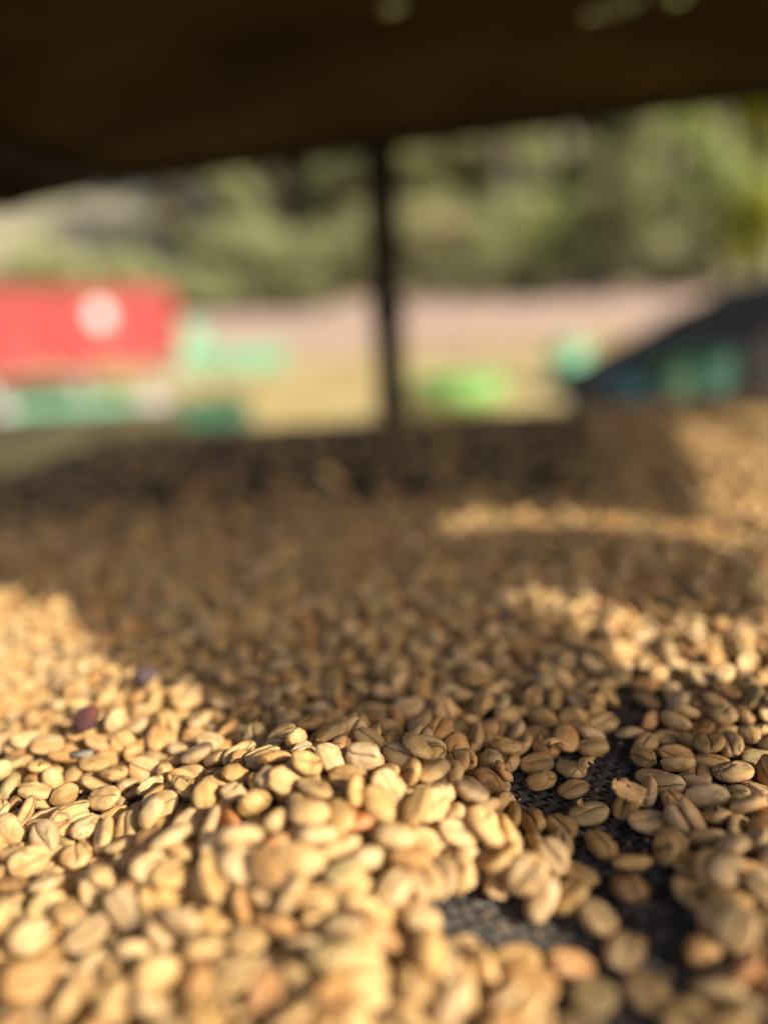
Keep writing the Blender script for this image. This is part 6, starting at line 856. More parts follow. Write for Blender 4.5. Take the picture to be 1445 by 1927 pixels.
-846,1053,28,19,-25,-65,2,  -773,1018,11,36,92,-1,1,  -702,1011,23,-74,-65,-3,8,  -598,1011,11,16,-98,0,9,  -669,975,36,-87,29,34,0,  -488,974,37,-23,-48,31,4,  863,3354,22,3,2,-82,2,  713,1029,11,-21,-97,0,1,
-1045,1605,24,4,-17,80,1,  -591,1555,25,11,11,-61,3,  -475,1605,30,54,-69,-45,4,  -1122,1581,13,-89,-43,2,5,  907,1612,32,-37,-45,67,0,  1113,1631,19,-98,5,16,7,  1217,1633,24,0,1,-31,9,  1275,1590,29,14,-32,-78,9,
1377,1622,11,63,77,-1,7,  1488,1518,12,70,-70,1,4,  -1610,1546,25,0,-5,-3,5,  -1478,1692,14,83,54,-2,0,  967,1594,22,3,3,-74,2,  -1225,1640,29,10,-30,-93,9,  -1308,1604,31,24,-51,-77,3,  -1364,1629,25,-1,-14,-6,0,
-995,1527,24,-8,-13,70,0,  -927,1501,13,-1,99,0,6,  -581,1478,25,5,12,-30,6,  127,1533,11,51,85,-1,9,  899,1541,11,98,-14,1,9,  966,1500,25,2,-98,-11,8,  1060,1540,23,1,5,-21,6,  1137,1527,28,-18,12,49,6,
1200,1566,15,91,-37,-7,1,  1272,1516,13,97,19,-2,6,  1396,1508,13,86,48,-2,6,  -1508,1583,30,44,42,46,8,  -1376,1710,11,64,-75,1,1,  -1126,1512,26,2,-17,96,9,  -1273,1741,24,1,15,-95,0,  -1141,1654,12,62,-77,-5,7,
1060,1806,22,82,-50,-2,1,  1145,1761,26,-16,2,40,7,  -1089,1778,19,5,-97,-17,2,  1231,1754,33,1,39,80,6,  1375,1791,12,-37,-92,-1,4,  1468,1774,22,93,25,-5,9,  1546,1785,25,-79,-59,-9,8,  -1605,1874,11,-82,-56,-1,1,
-1512,1881,11,-94,31,2,7,  -1429,1860,13,-99,7,2,6,  -1354,1880,21,-2,3,55,3,  -1281,1862,25,-15,4,7,7,  1299,1773,13,-94,32,2,6,  -1184,1773,20,95,16,-7,9,  -1286,1795,33,92,-3,26,2,  -1370,1793,14,-1,-99,1,6,
-1052,1736,31,-14,36,-91,2,  -454,1754,11,-98,-11,0,5,  158,1679,11,31,94,-1,1,  986,1694,15,73,66,5,0,  1048,1740,12,86,50,-2,4,  1102,1697,26,4,-17,97,5,  1198,1709,23,-32,-94,-1,8,  1274,1684,18,-84,50,-10,6,
1340,1714,30,-61,-1,-9,8,  1466,1715,20,-4,1,97,1,  1540,1681,30,30,11,2,6,  -1520,1761,24,4,-3,80,7,  -1446,1756,24,87,43,-15,3,  -1197,1712,11,91,-39,2,7,  646,1082,24,-4,-14,-98,6,  -1214,1530,26,13,-7,87,7,
-1382,1534,25,2,6,-36,4,  -918,1185,23,94,-29,2,8,  -849,1223,11,-94,-30,-2,7,  678,1189,12,95,29,-2,4,  803,1176,11,-82,56,1,7,  884,1197,11,98,14,-2,7,  945,1160,26,17,1,80,2,  1023,1235,11,89,-42,2,7,
1095,1203,21,0,-1,-56,3,  -999,1188,27,-16,-14,-12,7,  1182,1195,28,-20,-23,58,7,  -1193,1274,22,-87,-43,-15,6,  -1112,1260,24,4,-2,92,7,  -1063,1228,26,-58,-75,-1,5,  -927,1268,13,-63,-77,-1,6,  -858,1283,32,-38,-12,50,6,
726,1264,29,-35,11,-14,4,  822,1238,29,8,34,93,5,  894,1272,24,-1,7,17,0,  -1254,1319,13,-20,97,0,6,  -1149,1158,32,-30,29,-73,6,  -1201,1176,14,69,-71,1,2,  -1280,1221,26,-11,13,-98,6,  775,1003,34,20,31,-15,7,
910,1044,39,42,-13,58,9,  984,1021,27,-45,-83,30,2,  1095,1101,32,-46,30,-54,5,  1103,1025,13,89,43,2,9,  -1225,1106,32,6,80,-57,5,  -1073,1105,17,80,55,7,9,  -997,1134,31,7,80,57,3,  -926,1140,37,-68,29,-9,2,
-852,1140,25,62,72,26,6,  -785,1081,25,80,-50,-2,2,  648,1144,37,16,80,39,0,  751,1122,26,16,-3,9,9,  816,1103,31,-31,-26,30,1,  877,1127,28,15,0,-88,5,  959,1093,22,16,-94,-26,0,  1001,1161,27,-16,-94,5,2,
1123,1097,29,67,-54,-26,5,  1301,1085,21,-12,2,-47,1,  975,1300,14,-57,80,-6,6,  -1271,1571,11,-95,-28,-1,1,  1073,1301,24,2,-3,55,9,  1222,1321,26,31,-6,-33,3,  -108,1441,26,-15,1,66,0,  -22,1424,23,1,-1,66,0,
33,1367,22,54,80,9,2,  -955,1455,33,9,59,76,9,  177,1444,26,5,0,-70,5,  872,1485,24,-29,-94,-12,8,  1004,1452,36,36,-1,92,1,  1085,1412,40,-69,39,52,8,  1114,1466,14,96,-22,2,2,  1223,1448,29,48,-80,31,1,
1340,1390,13,0,99,-6,5,  1349,1446,26,41,87,-19,2,  -1461,1509,11,98,15,-2,1,  803,1457,21,1,-2,57,3,  -1044,1465,24,-2,-3,-59,9,  -1117,1469,30,-58,-73,-26,6,  -1224,1400,12,93,34,-3,1,  1317,1265,27,-7,18,-96,8,
-1389,1335,22,-6,-2,84,2,  -1307,1423,14,-35,-92,3,9,  -1166,1335,24,-87,37,-15,0,  -1114,1362,13,-79,-60,-1,6,  -1040,1350,12,-58,-80,2,9,  -972,1325,24,-91,-38,1,8,  -17,1304,20,0,-3,1,1,  869,1335,36,-75,-50,-35,8,
895,1388,11,65,75,-1,9,  967,1383,25,15,-13,-79,2,  1028,1364,11,-64,-76,-1,1,  1161,1389,14,37,92,-1,0,  1231,1389,23,60,79,-2,8,  1289,1345,32,59,8,0,5,  -1430,1467,23,35,-89,-26,2,  -1292,1501,18,-61,77,13,7,
1135,1275,29,26,3,-61,8,  1115,3344,23,73,-66,3,8,  1837,3353,19,83,50,8,0,  1892,3360,32,24,-39,-68,9,  -776,1138,46,47,19,-19,3,  690,1145,53,45,-10,-61,1,  742,1182,36,-41,74,-48,9,  803,1168,49,79,-60,0,3,
930,1142,61,9,-1,59,1,  1054,1169,41,65,-17,-61,6,  1248,1193,30,55,26,24,8,  1334,1164,11,51,-85,1,9,  -808,1177,26,-81,50,10,1,  -1216,1214,41,42,89,-10,7,  -1105,1227,54,42,83,30,6,  -992,1254,24,-97,-7,-20,3,
-894,1236,49,-89,31,-7,0,  -817,1239,65,-24,87,-21,4,  -103,1218,26,0,1,13,8,  740,1290,37,69,-49,3,0,  842,1241,63,32,-90,-12,0,  1025,1277,60,-64,12,-43,6,  -1147,1281,65,38,30,34,8,  -863,1182,71,-7,98,11,8,
-922,1106,62,2,86,43,4,  -1107,1148,35,31,-53,-61,7,  570,960,61,-10,2,-89,2,  643,1001,37,59,-74,-3,2,  720,965,30,83,-41,-33,9,  845,992,25,-15,-2,45,7,  908,999,50,48,-84,-16,1,  1176,1001,14,-97,-20,-2,2,
-1060,1019,59,-49,-79,35,1,  -993,1074,39,-20,97,-8,7,  -922,1035,65,-13,20,35,7,  -873,1084,41,-23,83,-16,2,  -765,1077,57,61,-73,-1,1,  708,1066,50,-3,37,66,7,  753,1075,48,72,-57,-29,5,  844,1046,33,89,-26,34,9,
1044,1076,15,42,90,-2,0,  1249,1059,30,-48,38,-40,8,  -1125,1070,23,40,86,22,7,  1108,1259,53,-92,13,-16,0,  1185,1117,21,94,-21,-14,0,  -1318,1285,26,19,-8,-15,6,  -133,1334,25,9,-15,-16,3,  832,1389,31,34,86,-27,6,
908,1395,45,-7,-97,9,5,  1028,1430,59,36,-6,75,0,  1163,1531,68,20,40,41,0,  1156,1399,47,95,-28,4,7,  1245,1374,64,97,16,4,0,  -1659,1414,21,3,2,-79,3,  -1195,1469,24,6,-96,-11,1,  -1044,1473,54,59,77,19,7,
-1017,1523,59,24,18,-92,4,  939,1448,37,2,73,47,8,  -1264,1451,40,-30,6,-93,2,  -558,1378,22,-91,-32,-19,6,  -998,1413,45,-85,-45,-22,1,  -1307,1337,37,82,-22,22,9,  -1156,1393,50,30,42,-82,3,  -1080,1317,48,-23,-41,64,8,
-1018,1313,46,50,83,20,5,  -938,1387,29,-32,23,-41,8,  -494,1348,32,-41,84,-2,9,  -79,1282,23,-94,-22,-21,5,  797,1329,35,79,35,7,7,  819,1291,26,82,-50,21,3,  917,1322,45,-82,-25,50,5,  1021,1350,44,-42,90,4,3,
1097,1347,45,96,22,-1,4,  1164,1317,32,50,-27,-44,0,  1309,1323,35,1,-80,-57,6,  1426,1382,11,-99,-9,-2,1,  -1380,1420,11,74,65,-1,5,  -1221,1360,44,98,-6,9,1,  -1153,1424,36,48,10,-31,7,  -1090,1411,35,9,-89,7,4,
1241,1260,30,-94,-11,-26,2,  1054,1471,39,39,-48,-13,3,  -235,974,53,0,-9,-84,1,  -404,1004,30,-43,-73,45,0,  679,936,59,-24,94,15,2,  -971,1013,33,-40,-83,-31,1,  -752,1002,44,55,82,7,5,  1056,1535,66,-28,29,-47,5,
1295,1451,31,91,19,30,9,  1469,2051,62,62,-47,-7,6,  1659,2024,53,-36,-21,-40,9,  1775,2086,12,86,48,-2,4,  -1719,2083,29,20,-31,-68,5,  -1645,2127,22,-30,-90,27,9,  -1550,2184,51,80,-57,4,0,  -1475,2109,66,-44,16,56,9,
-1368,2159,35,-76,-44,-18,8,  1384,2084,50,73,-64,-20,3,  -1322,2223,50,-28,16,1,8,  1201,2163,40,31,63,41,2,  1236,2130,67,-6,61,-19,1,  1294,2130,37,-34,-80,-44,1,  1429,2140,31,-9,-91,-23,5,  1507,2152,28,16,-2,95,9,
1585,2172,31,6,83,53,9,  1640,2085,42,15,-97,-14,1,  1857,2102,22,3,2,-87,2,  -1250,2168,54,-85,43,7,6,  1354,2154,58,10,17,47,4,  1240,2069,59,9,-59,-75,0,  1153,2043,58,85,23,-17,1,  -1490,1977,54,-6,0,-39,0,
-1399,2015,34,22,-22,-41,8,  -1324,1995,52,22,14,72,1,  -1253,1996,37,32,-93,-10,9,  -1132,1939,26,82,-46,14,5,  1153,1992,37,-40,-79,15,7,  1247,2000,43,-59,-71,15,6,  1338,1950,42,40,-89,-13,1,  1442,2011,44,-8,-93,-27,2,
1515,2018,26,21,-16,-44,0,  1779,1859,23,-60,-78,-2,8,  1947,1743,23,78,61,-3,8,  -1819,1965,24,3,-4,60,7,  -1667,1998,49,-27,86,40,8,  -1591,2063,56,-29,-25,-62,2,  -1471,2051,50,0,-9,98,3,  -1381,2088,56,3,-21,-57,9,
-1206,2086,35,-65,69,-29,7,  -1904,2110,23,1,5,-30,6,  -1566,1965,51,69,15,38,7,  -1822,2129,17,73,65,14,9,  -1562,2282,51,34,-41,-70,8,  -1928,2472,54,20,-15,79,2,  -1842,2385,23,-67,73,3,8,  -1692,2366,49,65,66,31,0,
-1582,2343,59,-16,48,80,0,  -1628,2371,58,87,-22,26,0,  -1511,2403,52,-14,-19,-94,3,  -1392,2387,62,79,54,24,9,  1362,2389,35,13,80,-57,2,  1959,2314,25,27,-6,-37,1,  1505,2391,55,-27,85,42,7,  1684,2386,42,77,-62,3,9,
1731,2451,51,-32,89,28,6,  1988,2368,25,-94,11,7,3,  2070,2366,23,4,-3,76,6,  -1882,2499,31,2,-30,-20,6,  -1723,2471,27,-7,91,39,0,  -1644,2482,30,66,61,37,1,  -1589,2496,28,-91,-13,-11,1,  1612,2431,39,-26,-44,-27,8,
1778,2319,30,-20,12,86,8,  1720,2297,43,82,-54,-6,5,  1574,2377,43,-4,-89,-37,7,  -1482,2221,35,-85,17,23,7,  -1427,2179,48,55,-82,6,9,  1242,2247,60,-33,-27,56,5,  1351,2262,42,52,45,-42,5,  1443,2232,55,97,-8,4,3,
1522,2222,39,-72,-58,-21,2,  1600,2225,42,-61,-75,-13,5,  1712,2219,49,15,36,39,7,  1741,2205,57,-80,-52,24,7,  -1807,2307,25,5,2,-93,4,  -1872,2192,13,-74,-66,-2,6,  -1682,2257,29,14,-11,32,8,  -1624,2298,45,35,91,10,5,
-1514,2244,42,28,41,-52,6,  -1366,2344,42,-7,-27,63,9,  -1310,2293,26,-93,26,-10,8,  1238,2320,40,60,-30,-67,3,  1362,2335,46,-96,23,-5,9,  1513,2305,43,36,90,21,7,  -1665,2261,65,-38,-91,-9,1,  1194,1488,29,93,-7,19,6,
-1750,1925,14,-84,52,2,0,  1507,1984,63,76,-19,-5,8,  -1269,1668,54,-25,-93,-23,7,  -1092,1680,27,87,-25,-15,3,  -579,1723,31,72,61,-23,1,  -1255,1692,39,27,-1,-13,0,  944,1661,30,22,91,-1,5,  1027,1607,45,39,91,5,7,
1049,1661,47,88,-22,5,0,  1165,1659,42,72,67,7,4,  1228,1604,44,-76,63,4,7,  1339,1645,33,-31,85,-26,2,  1412,1656,28,-16,-90,32,3,  1479,1616,25,4,2,-86,4,  -1325,1683,25,-45,-80,30,4,  -1426,1645,34,-86,24,-39,8,
1442,1541,35,65,-71,19,4,  1330,1505,35,-64,-58,49,5,  1553,1416,26,6,0,99,8,  -1452,1580,25,46,-85,-14,8,  -1363,1493,39,-46,-84,-12,6,  -1286,1545,51,10,96,-23,0,  -1180,1599,43,14,46,-42,9,  -1065,1549,32,5,52,-83,4,
-404,1569,52,-17,10,-90,7,  880,1546,46,80,57,-3,7,  948,1546,65,-8,-8,69,1,  997,1550,61,-33,-44,66,2,  1097,1565,57,-49,22,-74,7,  1134,1576,56,13,51,21,2,  1344,1559,30,-16,-89,37,6,  -1624,1795,25,-1,17,-36,1,
1544,1935,39,38,35,-14,7,  -1412,1762,63,-98,7,-4,2,  -1210,1744,57,-44,-87,-14,2,  1117,1803,47,46,-43,77,3,  1188,1868,11,79,-60,1,9,  1246,1816,24,75,61,-9,0,  1320,1818,40,69,47,-16,0,  1403,1794,55,3,8,97,2,
1476,1876,44,38,-91,2,7,  1604,1808,29,51,72,33,9,  -1603,1897,42,44,89,1,1,  -1401,1897,55,-24,32,-83,3,  -1313,1896,40,-25,-95,12,1,  -1201,1881,40,28,-74,53,0,  16,1929,20,58,-77,-11,5,  1083,1894,53,-4,1,80,1,
1288,1908,65,-86,-48,-9,1,  1350,1867,45,-25,-82,30,9,  -1480,1917,36,-35,-24,-89,3,  -328,1880,42,-87,-44,-8,7,  -1121,1819,59,8,-5,-89,9,  -1142,1734,40,-26,-75,-7,8,  -1030,1685,33,-43,-79,16,6,  1002,1757,42,-15,-46,-60,2,
1075,1729,51,35,-92,15,9,  1181,1810,49,82,-53,-6,9,  1302,1748,58,-39,86,-14,9,  1365,1757,49,-76,20,-10,6,  1429,1707,53,17,13,76,0,  1505,1744,50,-80,-55,-4,6,  -1690,1776,26,-4,-14,76,5,  -1474,1822,34,-55,53,-15,8,
-1405,1817,42,84,51,9,1,  -1330,1826,57,-40,53,52,7,  -1261,1841,64,-21,-21,-86,1,  -1395,1702,45,7,97,-11,2,  -1409,2483,23,-72,-63,11,9,  -2523,3787,19,-98,-6,-15,6,  -2443,3775,34,80,-34,4,6,  -2292,3790,26,13,10,32,9,
-2213,3784,24,3,-15,-88,0,  -2131,3767,23,10,11,89,2,  -2621,3775,25,24,-13,-30,3,  -947,3786,11,-77,-63,0,1,  -623,3761,26,3,5,-30,8,  -290,3794,12,-80,58,0,5,  1620,3795,14,-73,66,1,2,  1987,3760,14,99,-7,2,2,
2040,3704,36,15,-31,9,9,  -1082,3765,12,-88,45,0,4,  2529,3678,14,80,58,-2,0,  2470,3705,30,39,78,39,8,  -1505,3681,14,85,50,-2,2,  -702,3665,14,-76,63,2,0,  -196,3649,14,-84,-53,-2,2,  -89,3650,11,76,-64,1,1,
51,3687,12,-54,83,1,4,  125,3687,14,41,90,0,3,  470,3702,22,-5,-2,-44,2,  1206,3712,23,-2,-3,-57,0,  1997,3670,27,24,-18,-44,2,  2057,3642,29,17,-28,-88,4,  2105,3705,32,1,-28,22,8,  2255,3719,12,48,87,-4,4,
2327,3729,26,12,13,88,4,  2124,3803,25,84,-48,-14,8,  2194,3791,34,47,5,24,6,  2403,3735,23,-2,-16,-91,3,  2396,3880,14,58,-80,1,3,  2473,3843,25,-18,0,23,2,  2550,3905,27,-8,20,85,7,  2670,3806,24,-8,13,-94,0,
-2712,3949,14,-33,-93,-1,3,  -2591,3906,11,-98,14,2,9,  -2543,3927,28,-49,-78,33,2,  -2465,3940,26,94,-3,-2,2,  2318,3865,24,-58,-80,7,8,  -2212,3949,32,-37,2,48,7,  -2139,3960,23,92,-36,4,8,  -1190,3930,23,64,-70,-19,9,
-1087,3929,35,20,-36,-17,4,  -613,3907,14,65,-74,0,9,  -2284,3979,27,-77,52,-15,2,  2023,3830,11,81,-57,1,1,  2480,3776,13,95,29,-2,6,  2564,3781,19,96,-9,-5,1,  2667,3682,22,-2,-3,-57,2,  -2741,3764,11,53,84,-1,9,
-2644,3858,23,-2,-4,-52,0,  -2486,3845,23,98,-17,4,8,  -2409,3833,31,-78,-26,10,5,  -2246,3855,14,16,98,0,3,  -2201,3897,32,-5,-77,-62,3,  -2134,3864,14,-77,-62,-2,3,  -1873,3907,11,-45,-88,0,9,  -528,3870,13,-47,87,-6,4,
1619,3875,19,96,17,-15,9,  2273,3800,24,1,9,-88,6,  -1969,3686,27,12,-15,-54,8,  -2113,3677,25,-9,-6,-81,0,  1871,3453,24,-2,2,76,7,  1950,3410,13,-17,-97,0,6,  2057,3407,18,59,78,-16,5,  2131,3401,26,13,10,35,9,
2283,3409,28,27,-14,-25,8,  2407,3469,12,81,-57,0,7,  2547,3340,14,-23,96,0,0,  1798,3463,23,-13,-8,88,1,  -2289,3518,22,-4,-3,-46,2,  -2208,3503,32,17,41,86,7,  -2092,3530,13,78,-61,1,6,  -2014,3534,24,-95,3,4,6,
-1943,3501,26,5,-7,56,4,  -1493,3551,30,81,-10,0,3,  -1190,3524,23,3,-3,70,0,  -2364,3555,27,-21,8,33,0,  490,3399,15,-97,-21,3,2,  1972,3338,23,87,42,21,6,  2104,3313,33,-46,36,-56,9,  -2526,3170,11,-38,92,1,5,
-2382,3398,14,-65,-75,-1,0,  -2349,3490,12,42,90,-1,4,  -2200,3409,15,99,2,-2,0,  -2110,3450,23,-69,-71,-2,8,  -2037,3468,41,74,16,-63,6,  -1958,3409,32,53,0,10,1,  -1865,3473,12,-98,-17,-2,4,  -1779,3438,14,-87,-46,-2,3,
-872,3417,11,-88,46,1,1,  -545,3401,25,-4,-19,-89,3,  -73,3422,11,89,-44,2,7,  -2058,3717,30,-7,27,62,6,  -302,3488,26,-16,7,-8,5,  326,3552,31,-42,-5,23,9,  1933,3649,36,-76,7,34,8,  2202,3629,30,-16,-34,91,5,
2252,3571,23,54,-80,-5,9,  2301,3600,34,-84,-35,39,8,  2476,3607,24,-13,-8,60,0,  2591,3418,11,54,-83,1,7,  -2655,3675,24,3,16,-97,2,  -2521,3651,13,-92,-37,-2,6,  -2483,3730,24,-9,13,-92,0,  -2405,3721,27,13,-1,98,9,
-2314,3689,27,13,14,49,8,  -2212,3676,24,4,0,98,9,  2413,3596,24,-38,88,3,6,  -1940,3611,21,7,3,-18,1,  -2029,3602,23,-48,-87,0,8,  1141,3520,23,-9,-11,53,2,  1605,3517,25,5,-2,90,5,  1852,3543,11,51,85,-1,5,
1931,3556,22,-6,-8,97,3,  1994,3514,23,-90,-41,-3,8,  2200,3560,11,-80,58,1,5,  2299,3517,23,79,54,22,2,  2364,3531,14,-16,98,0,3,  2447,3524,16,-53,-82,15,5,  -2552,3599,22,-94,16,-8,7,  -2438,3640,11,98,15,-1,1,
-2367,3623,27,-1,19,-91,8,  -2286,3622,24,-1,4,26,9,  -2210,3570,11,-98,-12,-2,9,  646,3968,24,-5,-10,60,0,  -125,4289,23,3,4,-59,6,  -75,4307,34,-49,-36,65,4,  313,4263,13,94,-32,2,6,  1310,4264,31,-12,22,47,2,
1456,4252,23,4,1,-98,0,  2524,4389,28,-12,20,93,4,  2538,4305,14,96,23,-2,2,  2593,4338,24,89,-30,-14,3,  2728,4323,11,-97,-18,-2,5,  2799,4371,20,3,2,-74,1,  2988,4179,14,-81,-57,-2,3,  2216,4371,11,-91,39,1,1,
-2245,4335,29,15,-19,-9,5,  -2432,4347,33,7,-59,-77,9,  1149,4155,11,-94,-31,-2,7,  1358,4182,26,3,-5,47,8,  2227,4240,24,-23,95,-11,8,  2406,4283,32,33,-6,82,6,  2504,4185,14,-73,-67,-1,2,  2587,4176,33,-56,17,-32,9,
2928,4207,25,5,2,-91,5,  -2835,4252,11,45,88,0,1,  -2722,4333,26,-88,37,-23,2,  -2660,4302,20,96,-16,14,9,  -2627,4365,11,-5,99,0,1,  -2525,4269,23,-80,-58,-3,8,  -2442,4284,18,45,87,-10,1,  398,4021,14,-14,-98,0,3,
538,4023,11,-30,-94,0,5,  1298,4001,26,4,13,-28,7,  1371,4017,12,-80,-58,4,4,  1447,3983,20,-3,2,84,1,  -72,4003,25,-94,29,13,8,  2045,4023,23,-1,-5,-22,6,  2280,4023,24,7,12,58,0,  2340,4073,23,-6,-6,-70,2,
2432,4007,28,-17,36,-87,3,  2640,4019,32,-21,56,-77,5,  2728,3982,22,-4,1,94,2,  -2782,4113,29,-18,-5,-94,4,  -135,4046,21,-3,3,71,3,  2112,3964,21,4,1,-96,3,  2195,3943,30,-86,1,-6,9,  2279,3941,11,35,93,-1,1,
2487,3978,32,-1,-45,76,3,  2534,3986,30,-22,-43,81,3,  2688,3923,26,-15,-12,-5,0,  2734,3871,22,4,1,-98,2,  -2806,4012,26,-5,3,82,8,  -2742,4052,23,25,93,17,6,  -2634,4043,23,95,27,-4,8,  -2527,4074,27,10,17,94,5,
-2447,4001,22,6,-5,-14,3,  -2349,3976,14,82,-56,2,3,  -2186,4039,26,-19,-19,78,0,  -1691,4009,27,-86,38,28,5,  -2694,4080,11,-60,-79,-1,5,  -914,4206,11,-52,84,1,5,  -2621,4113,29,34,10,42,4,  -2418,4066,23,-93,-32,7,8,
2397,4106,27,21,27,63,0,  2458,4119,26,97,-6,-14,8,  2526,4092,31,-24,-8,-96,8,  2640,4081,14,96,24,-2,2,  2927,4080,26,-2,-5,-30,8,  -2895,4186,24,-3,3,73,9,  -2816,4168,12,-55,83,0,4,  2278,4149,31,-39,-8,-29,4,
-2700,4204,22,15,0,29,3,  -2478,4215,25,-14,-7,68,6,  -2410,4219,12,43,-89,1,4,  -2334,4239,17,27,-94,3,9,  -2613,4265,29,-34,-8,34,9,  2228,4121,30,35,69,58,8,  2126,4094,25,33,89,-26,3,  -2361,4138,12,-30,-94,5,9,
-2272,4141,30,-1,61,77,8,  -2167,4112,33,-51,29,-47,9,  -1727,4048,23,11,5,72,2,  -1508,4106,26,-7,-16,97,4,  -1386,4078,27,-5,19,97,8,  -94,4122,17,28,-94,3,1,  798,4129,23,61,-78,2,8,  1021,4074,14,59,79,-1,2,
1188,4063,28,15,9,-19,5,  1249,4113,21,3,3,-72,3]
# ------------------------------------------------------------------ things on the field behind the rack
def mat_plain(name, c, rough=.5, var=.12):
    return noisy(name, tuple(x * (1 - var) for x in c), tuple(min(1, x * (1 + var)) for x in c), 6, rough, .2, .01)
M_red = mat_plain('red_tarpaulin', (.50, .09, .083), .6, .25)
M_white = mat_plain('white_paint', (.66, .62, .62), .5)
M_pole = mat_plain('pale_metal', (.5, .48, .47), .45)
M_mint = mat_plain('mint_green_plastic', (.17, .44, .28), .5, .2)
M_dgreen = mat_plain('dark_green_plastic', (.012, .10, .06), .4)
M_lime = mat_plain('lime_green_plastic', (.16, .36, .10), .6, .2)
M_teal = mat_plain('dark_teal_plastic', (.02, .075, .10), .35)
M_bottle = mat_plain('dull_green_plastic', (.035, .085, .045), .4)
M_bucket = mat_plain('deep_green_plastic', (.012, .065, .045), .4)
M_tarp = noisy('shade_darkened_tarpaulin', (.010, .007, .006), (.024, .018, .016), 9, .6, .6, .02)  # near-black colour stands in for the shade on the heap
M_sack = mat_plain('pale_woven_sack', (.40, .37, .37), .7)
M_olive = noisy('shade_dimmed_olive_cloth', (.10, .085, .035), (.17, .14, .065), 7, .9, .4, .01)  # olive darkened, the table's shade is put into the colour
M_plank = noisy('grey_planks', (.05, .04, .03), (.11, .09, .07), 12, .9, .5, .01, stretch=(.2, 1, 1))

def stall():
    R = on_y(322, 560, 12.5); L = on_y(-70, 520, 9.7)
    base = Vector((R.x, R.y, ground_z(R.x, R.y)))
    d = Vector((L.x - R.x, L.y - R.y, 0)); W = d.length; d.normalize()
    back = Vector((d.y, -d.x, 0))
    if back.y < 0: back = -back
    t = tag(empty('market_stall', base), 'red tarpaulin stall with a white round emblem, left edge of the field', 'stall')
    top = 1.07 - base.z
    low = 0.0 - base.z
    bm = bmesh.new()
    nx_, nz_ = 40, 10
    g = []
    for i in range(nx_ + 1):
        for j in range(nz_ + 1):
            u, v = i / nx_, j / nz_
            p = d * (u * W) + Vector((0, 0, top + (low - top) * v)) - back * (.05 + .08 * v * math.sin(u * 34) + .06 * math.sin(u * 11 + v * 3))
            p.z += .05 * v * math.sin(u * 19) + .04 * math.sin(u * math.pi * 2) * (1 - v)
            g.append(bm.verts.new(p))
    for i in range(nx_):
        for j in range(nz_):
            a = i * (nz_ + 1) + j
            bm.faces.new((g[a], g[a + 1], g[a + nz_ + 2], g[a + nz_ + 1]))
    bmesh.ops.solidify(bm, geom=bm.faces, thickness=.006)
    front = from_bm('front_tarpaulin', bm, M_red, t, True)
    bm = bmesh.new()
    e = project(base + d * W * .5)
    best = min((abs(project(base + d * (W * k / 100) + Vector((0, 0, top * .75)))[0] - 175), k) for k in range(100))[1] / 100
    c = d * (best * W) + Vector((0, 0, .70 - base.z)) - back * .16
    bmesh.ops.create_cone(bm, cap_ends=True, segments=40, radius1=.16, radius2=.16, depth=.012,
                          matrix=Matrix.Translation(c) @ (-back).to_track_quat('Z', 'Y').to_matrix().to_4x4())
    from_bm('emblem', bm, M_white, front)
    bm = bmesh.new()
    g = []
    for i in range(13):
        for j in range(9):
            u, v = i / 12, j / 8
            p = d * (u * (W + .2) - .1) + back * (v * 2.3 - .04) + Vector((0, 0, top + .012 - .22 * v - .05 * math.sin(v * math.pi) * math.sin(u * math.pi * 3) ** 2))
            g.append(bm.verts.new(p))
    for i in range(12):
        for j in range(8):
            a = i * 9 + j
            bm.faces.new((g[a], g[a + 1], g[a + 10], g[a + 9]))
    bmesh.ops.solidify(bm, geom=bm.faces, thickness=.006)
    from_bm('roof_tarpaulin', bm, M_red, t, True)
    for u, v in ((.1, .05), (W * .55, .05), (W - .1, .05), (.1, 2.15), (W - .1, 2.15)):
        bm = bmesh.new()
        p = d * u + back * v
        zb = ground_z(base.x + p.x, base.y + p.y) - base.z - .1
        zt = top - .04 - .22 * v / 2.3
        pole(bm, [(p.x, p.y, zb), (p.x, p.y, zt)], [.045, .04], 10)
        from_bm('post', bm, M_pole, t, True)
stall()

def crate_parts(mat, w=.5, d_=.36, h=.42):
    """a stacking crate: floor, four corner posts, three boards a side with gaps"""
    out = []
    bm = bmesh.new(); bar(bm, (-w / 2 + .01, 0, .02), (w / 2 - .01, 0, .02), d_ - .02, .02); out.append(('floor', bm))
    for sx_ in (-1, 1):
        for sy_ in (-1, 1):
            bm = bmesh.new(); bar(bm, (sx_ * (w / 2 - .02), sy_ * (d_ / 2 - .02), 0), (sx_ * (w / 2 - .02), sy_ * (d_ / 2 - .02), h), .04, .04, .006); out.append(('corner_post', bm))
    for k in range(3):
        z = .07 + k * (h - .10) / 2
        for sy_ in (-1, 1):
            bm = bmesh.new(); bar(bm, (-w / 2 + .041, sy_ * (d_ / 2 - .016), z), (w / 2 - .041, sy_ * (d_ / 2 - .016), z), .018, .115, .004); out.append(('side_board', bm))
        for sx_ in (-1, 1):
            bm = bmesh.new(); bar(bm, (sx_ * (w / 2 - .016), -d_ / 2 + .041, z), (sx_ * (w / 2 - .016), d_ / 2 - .041, z), .018, .115, .004); out.append(('side_board', bm))
    res = []
    for nme, bm in out:
        me = bpy.data.meshes.new(nme); bmesh.ops.recalc_face_normals(bm, faces=bm.faces); bm.to_mesh(me); bm.free(); me.materials.append(mat); res.append((nme, me))
    return res
CR = {'mint': crate_parts(M_mint), 'dark': crate_parts(M_dgreen)}
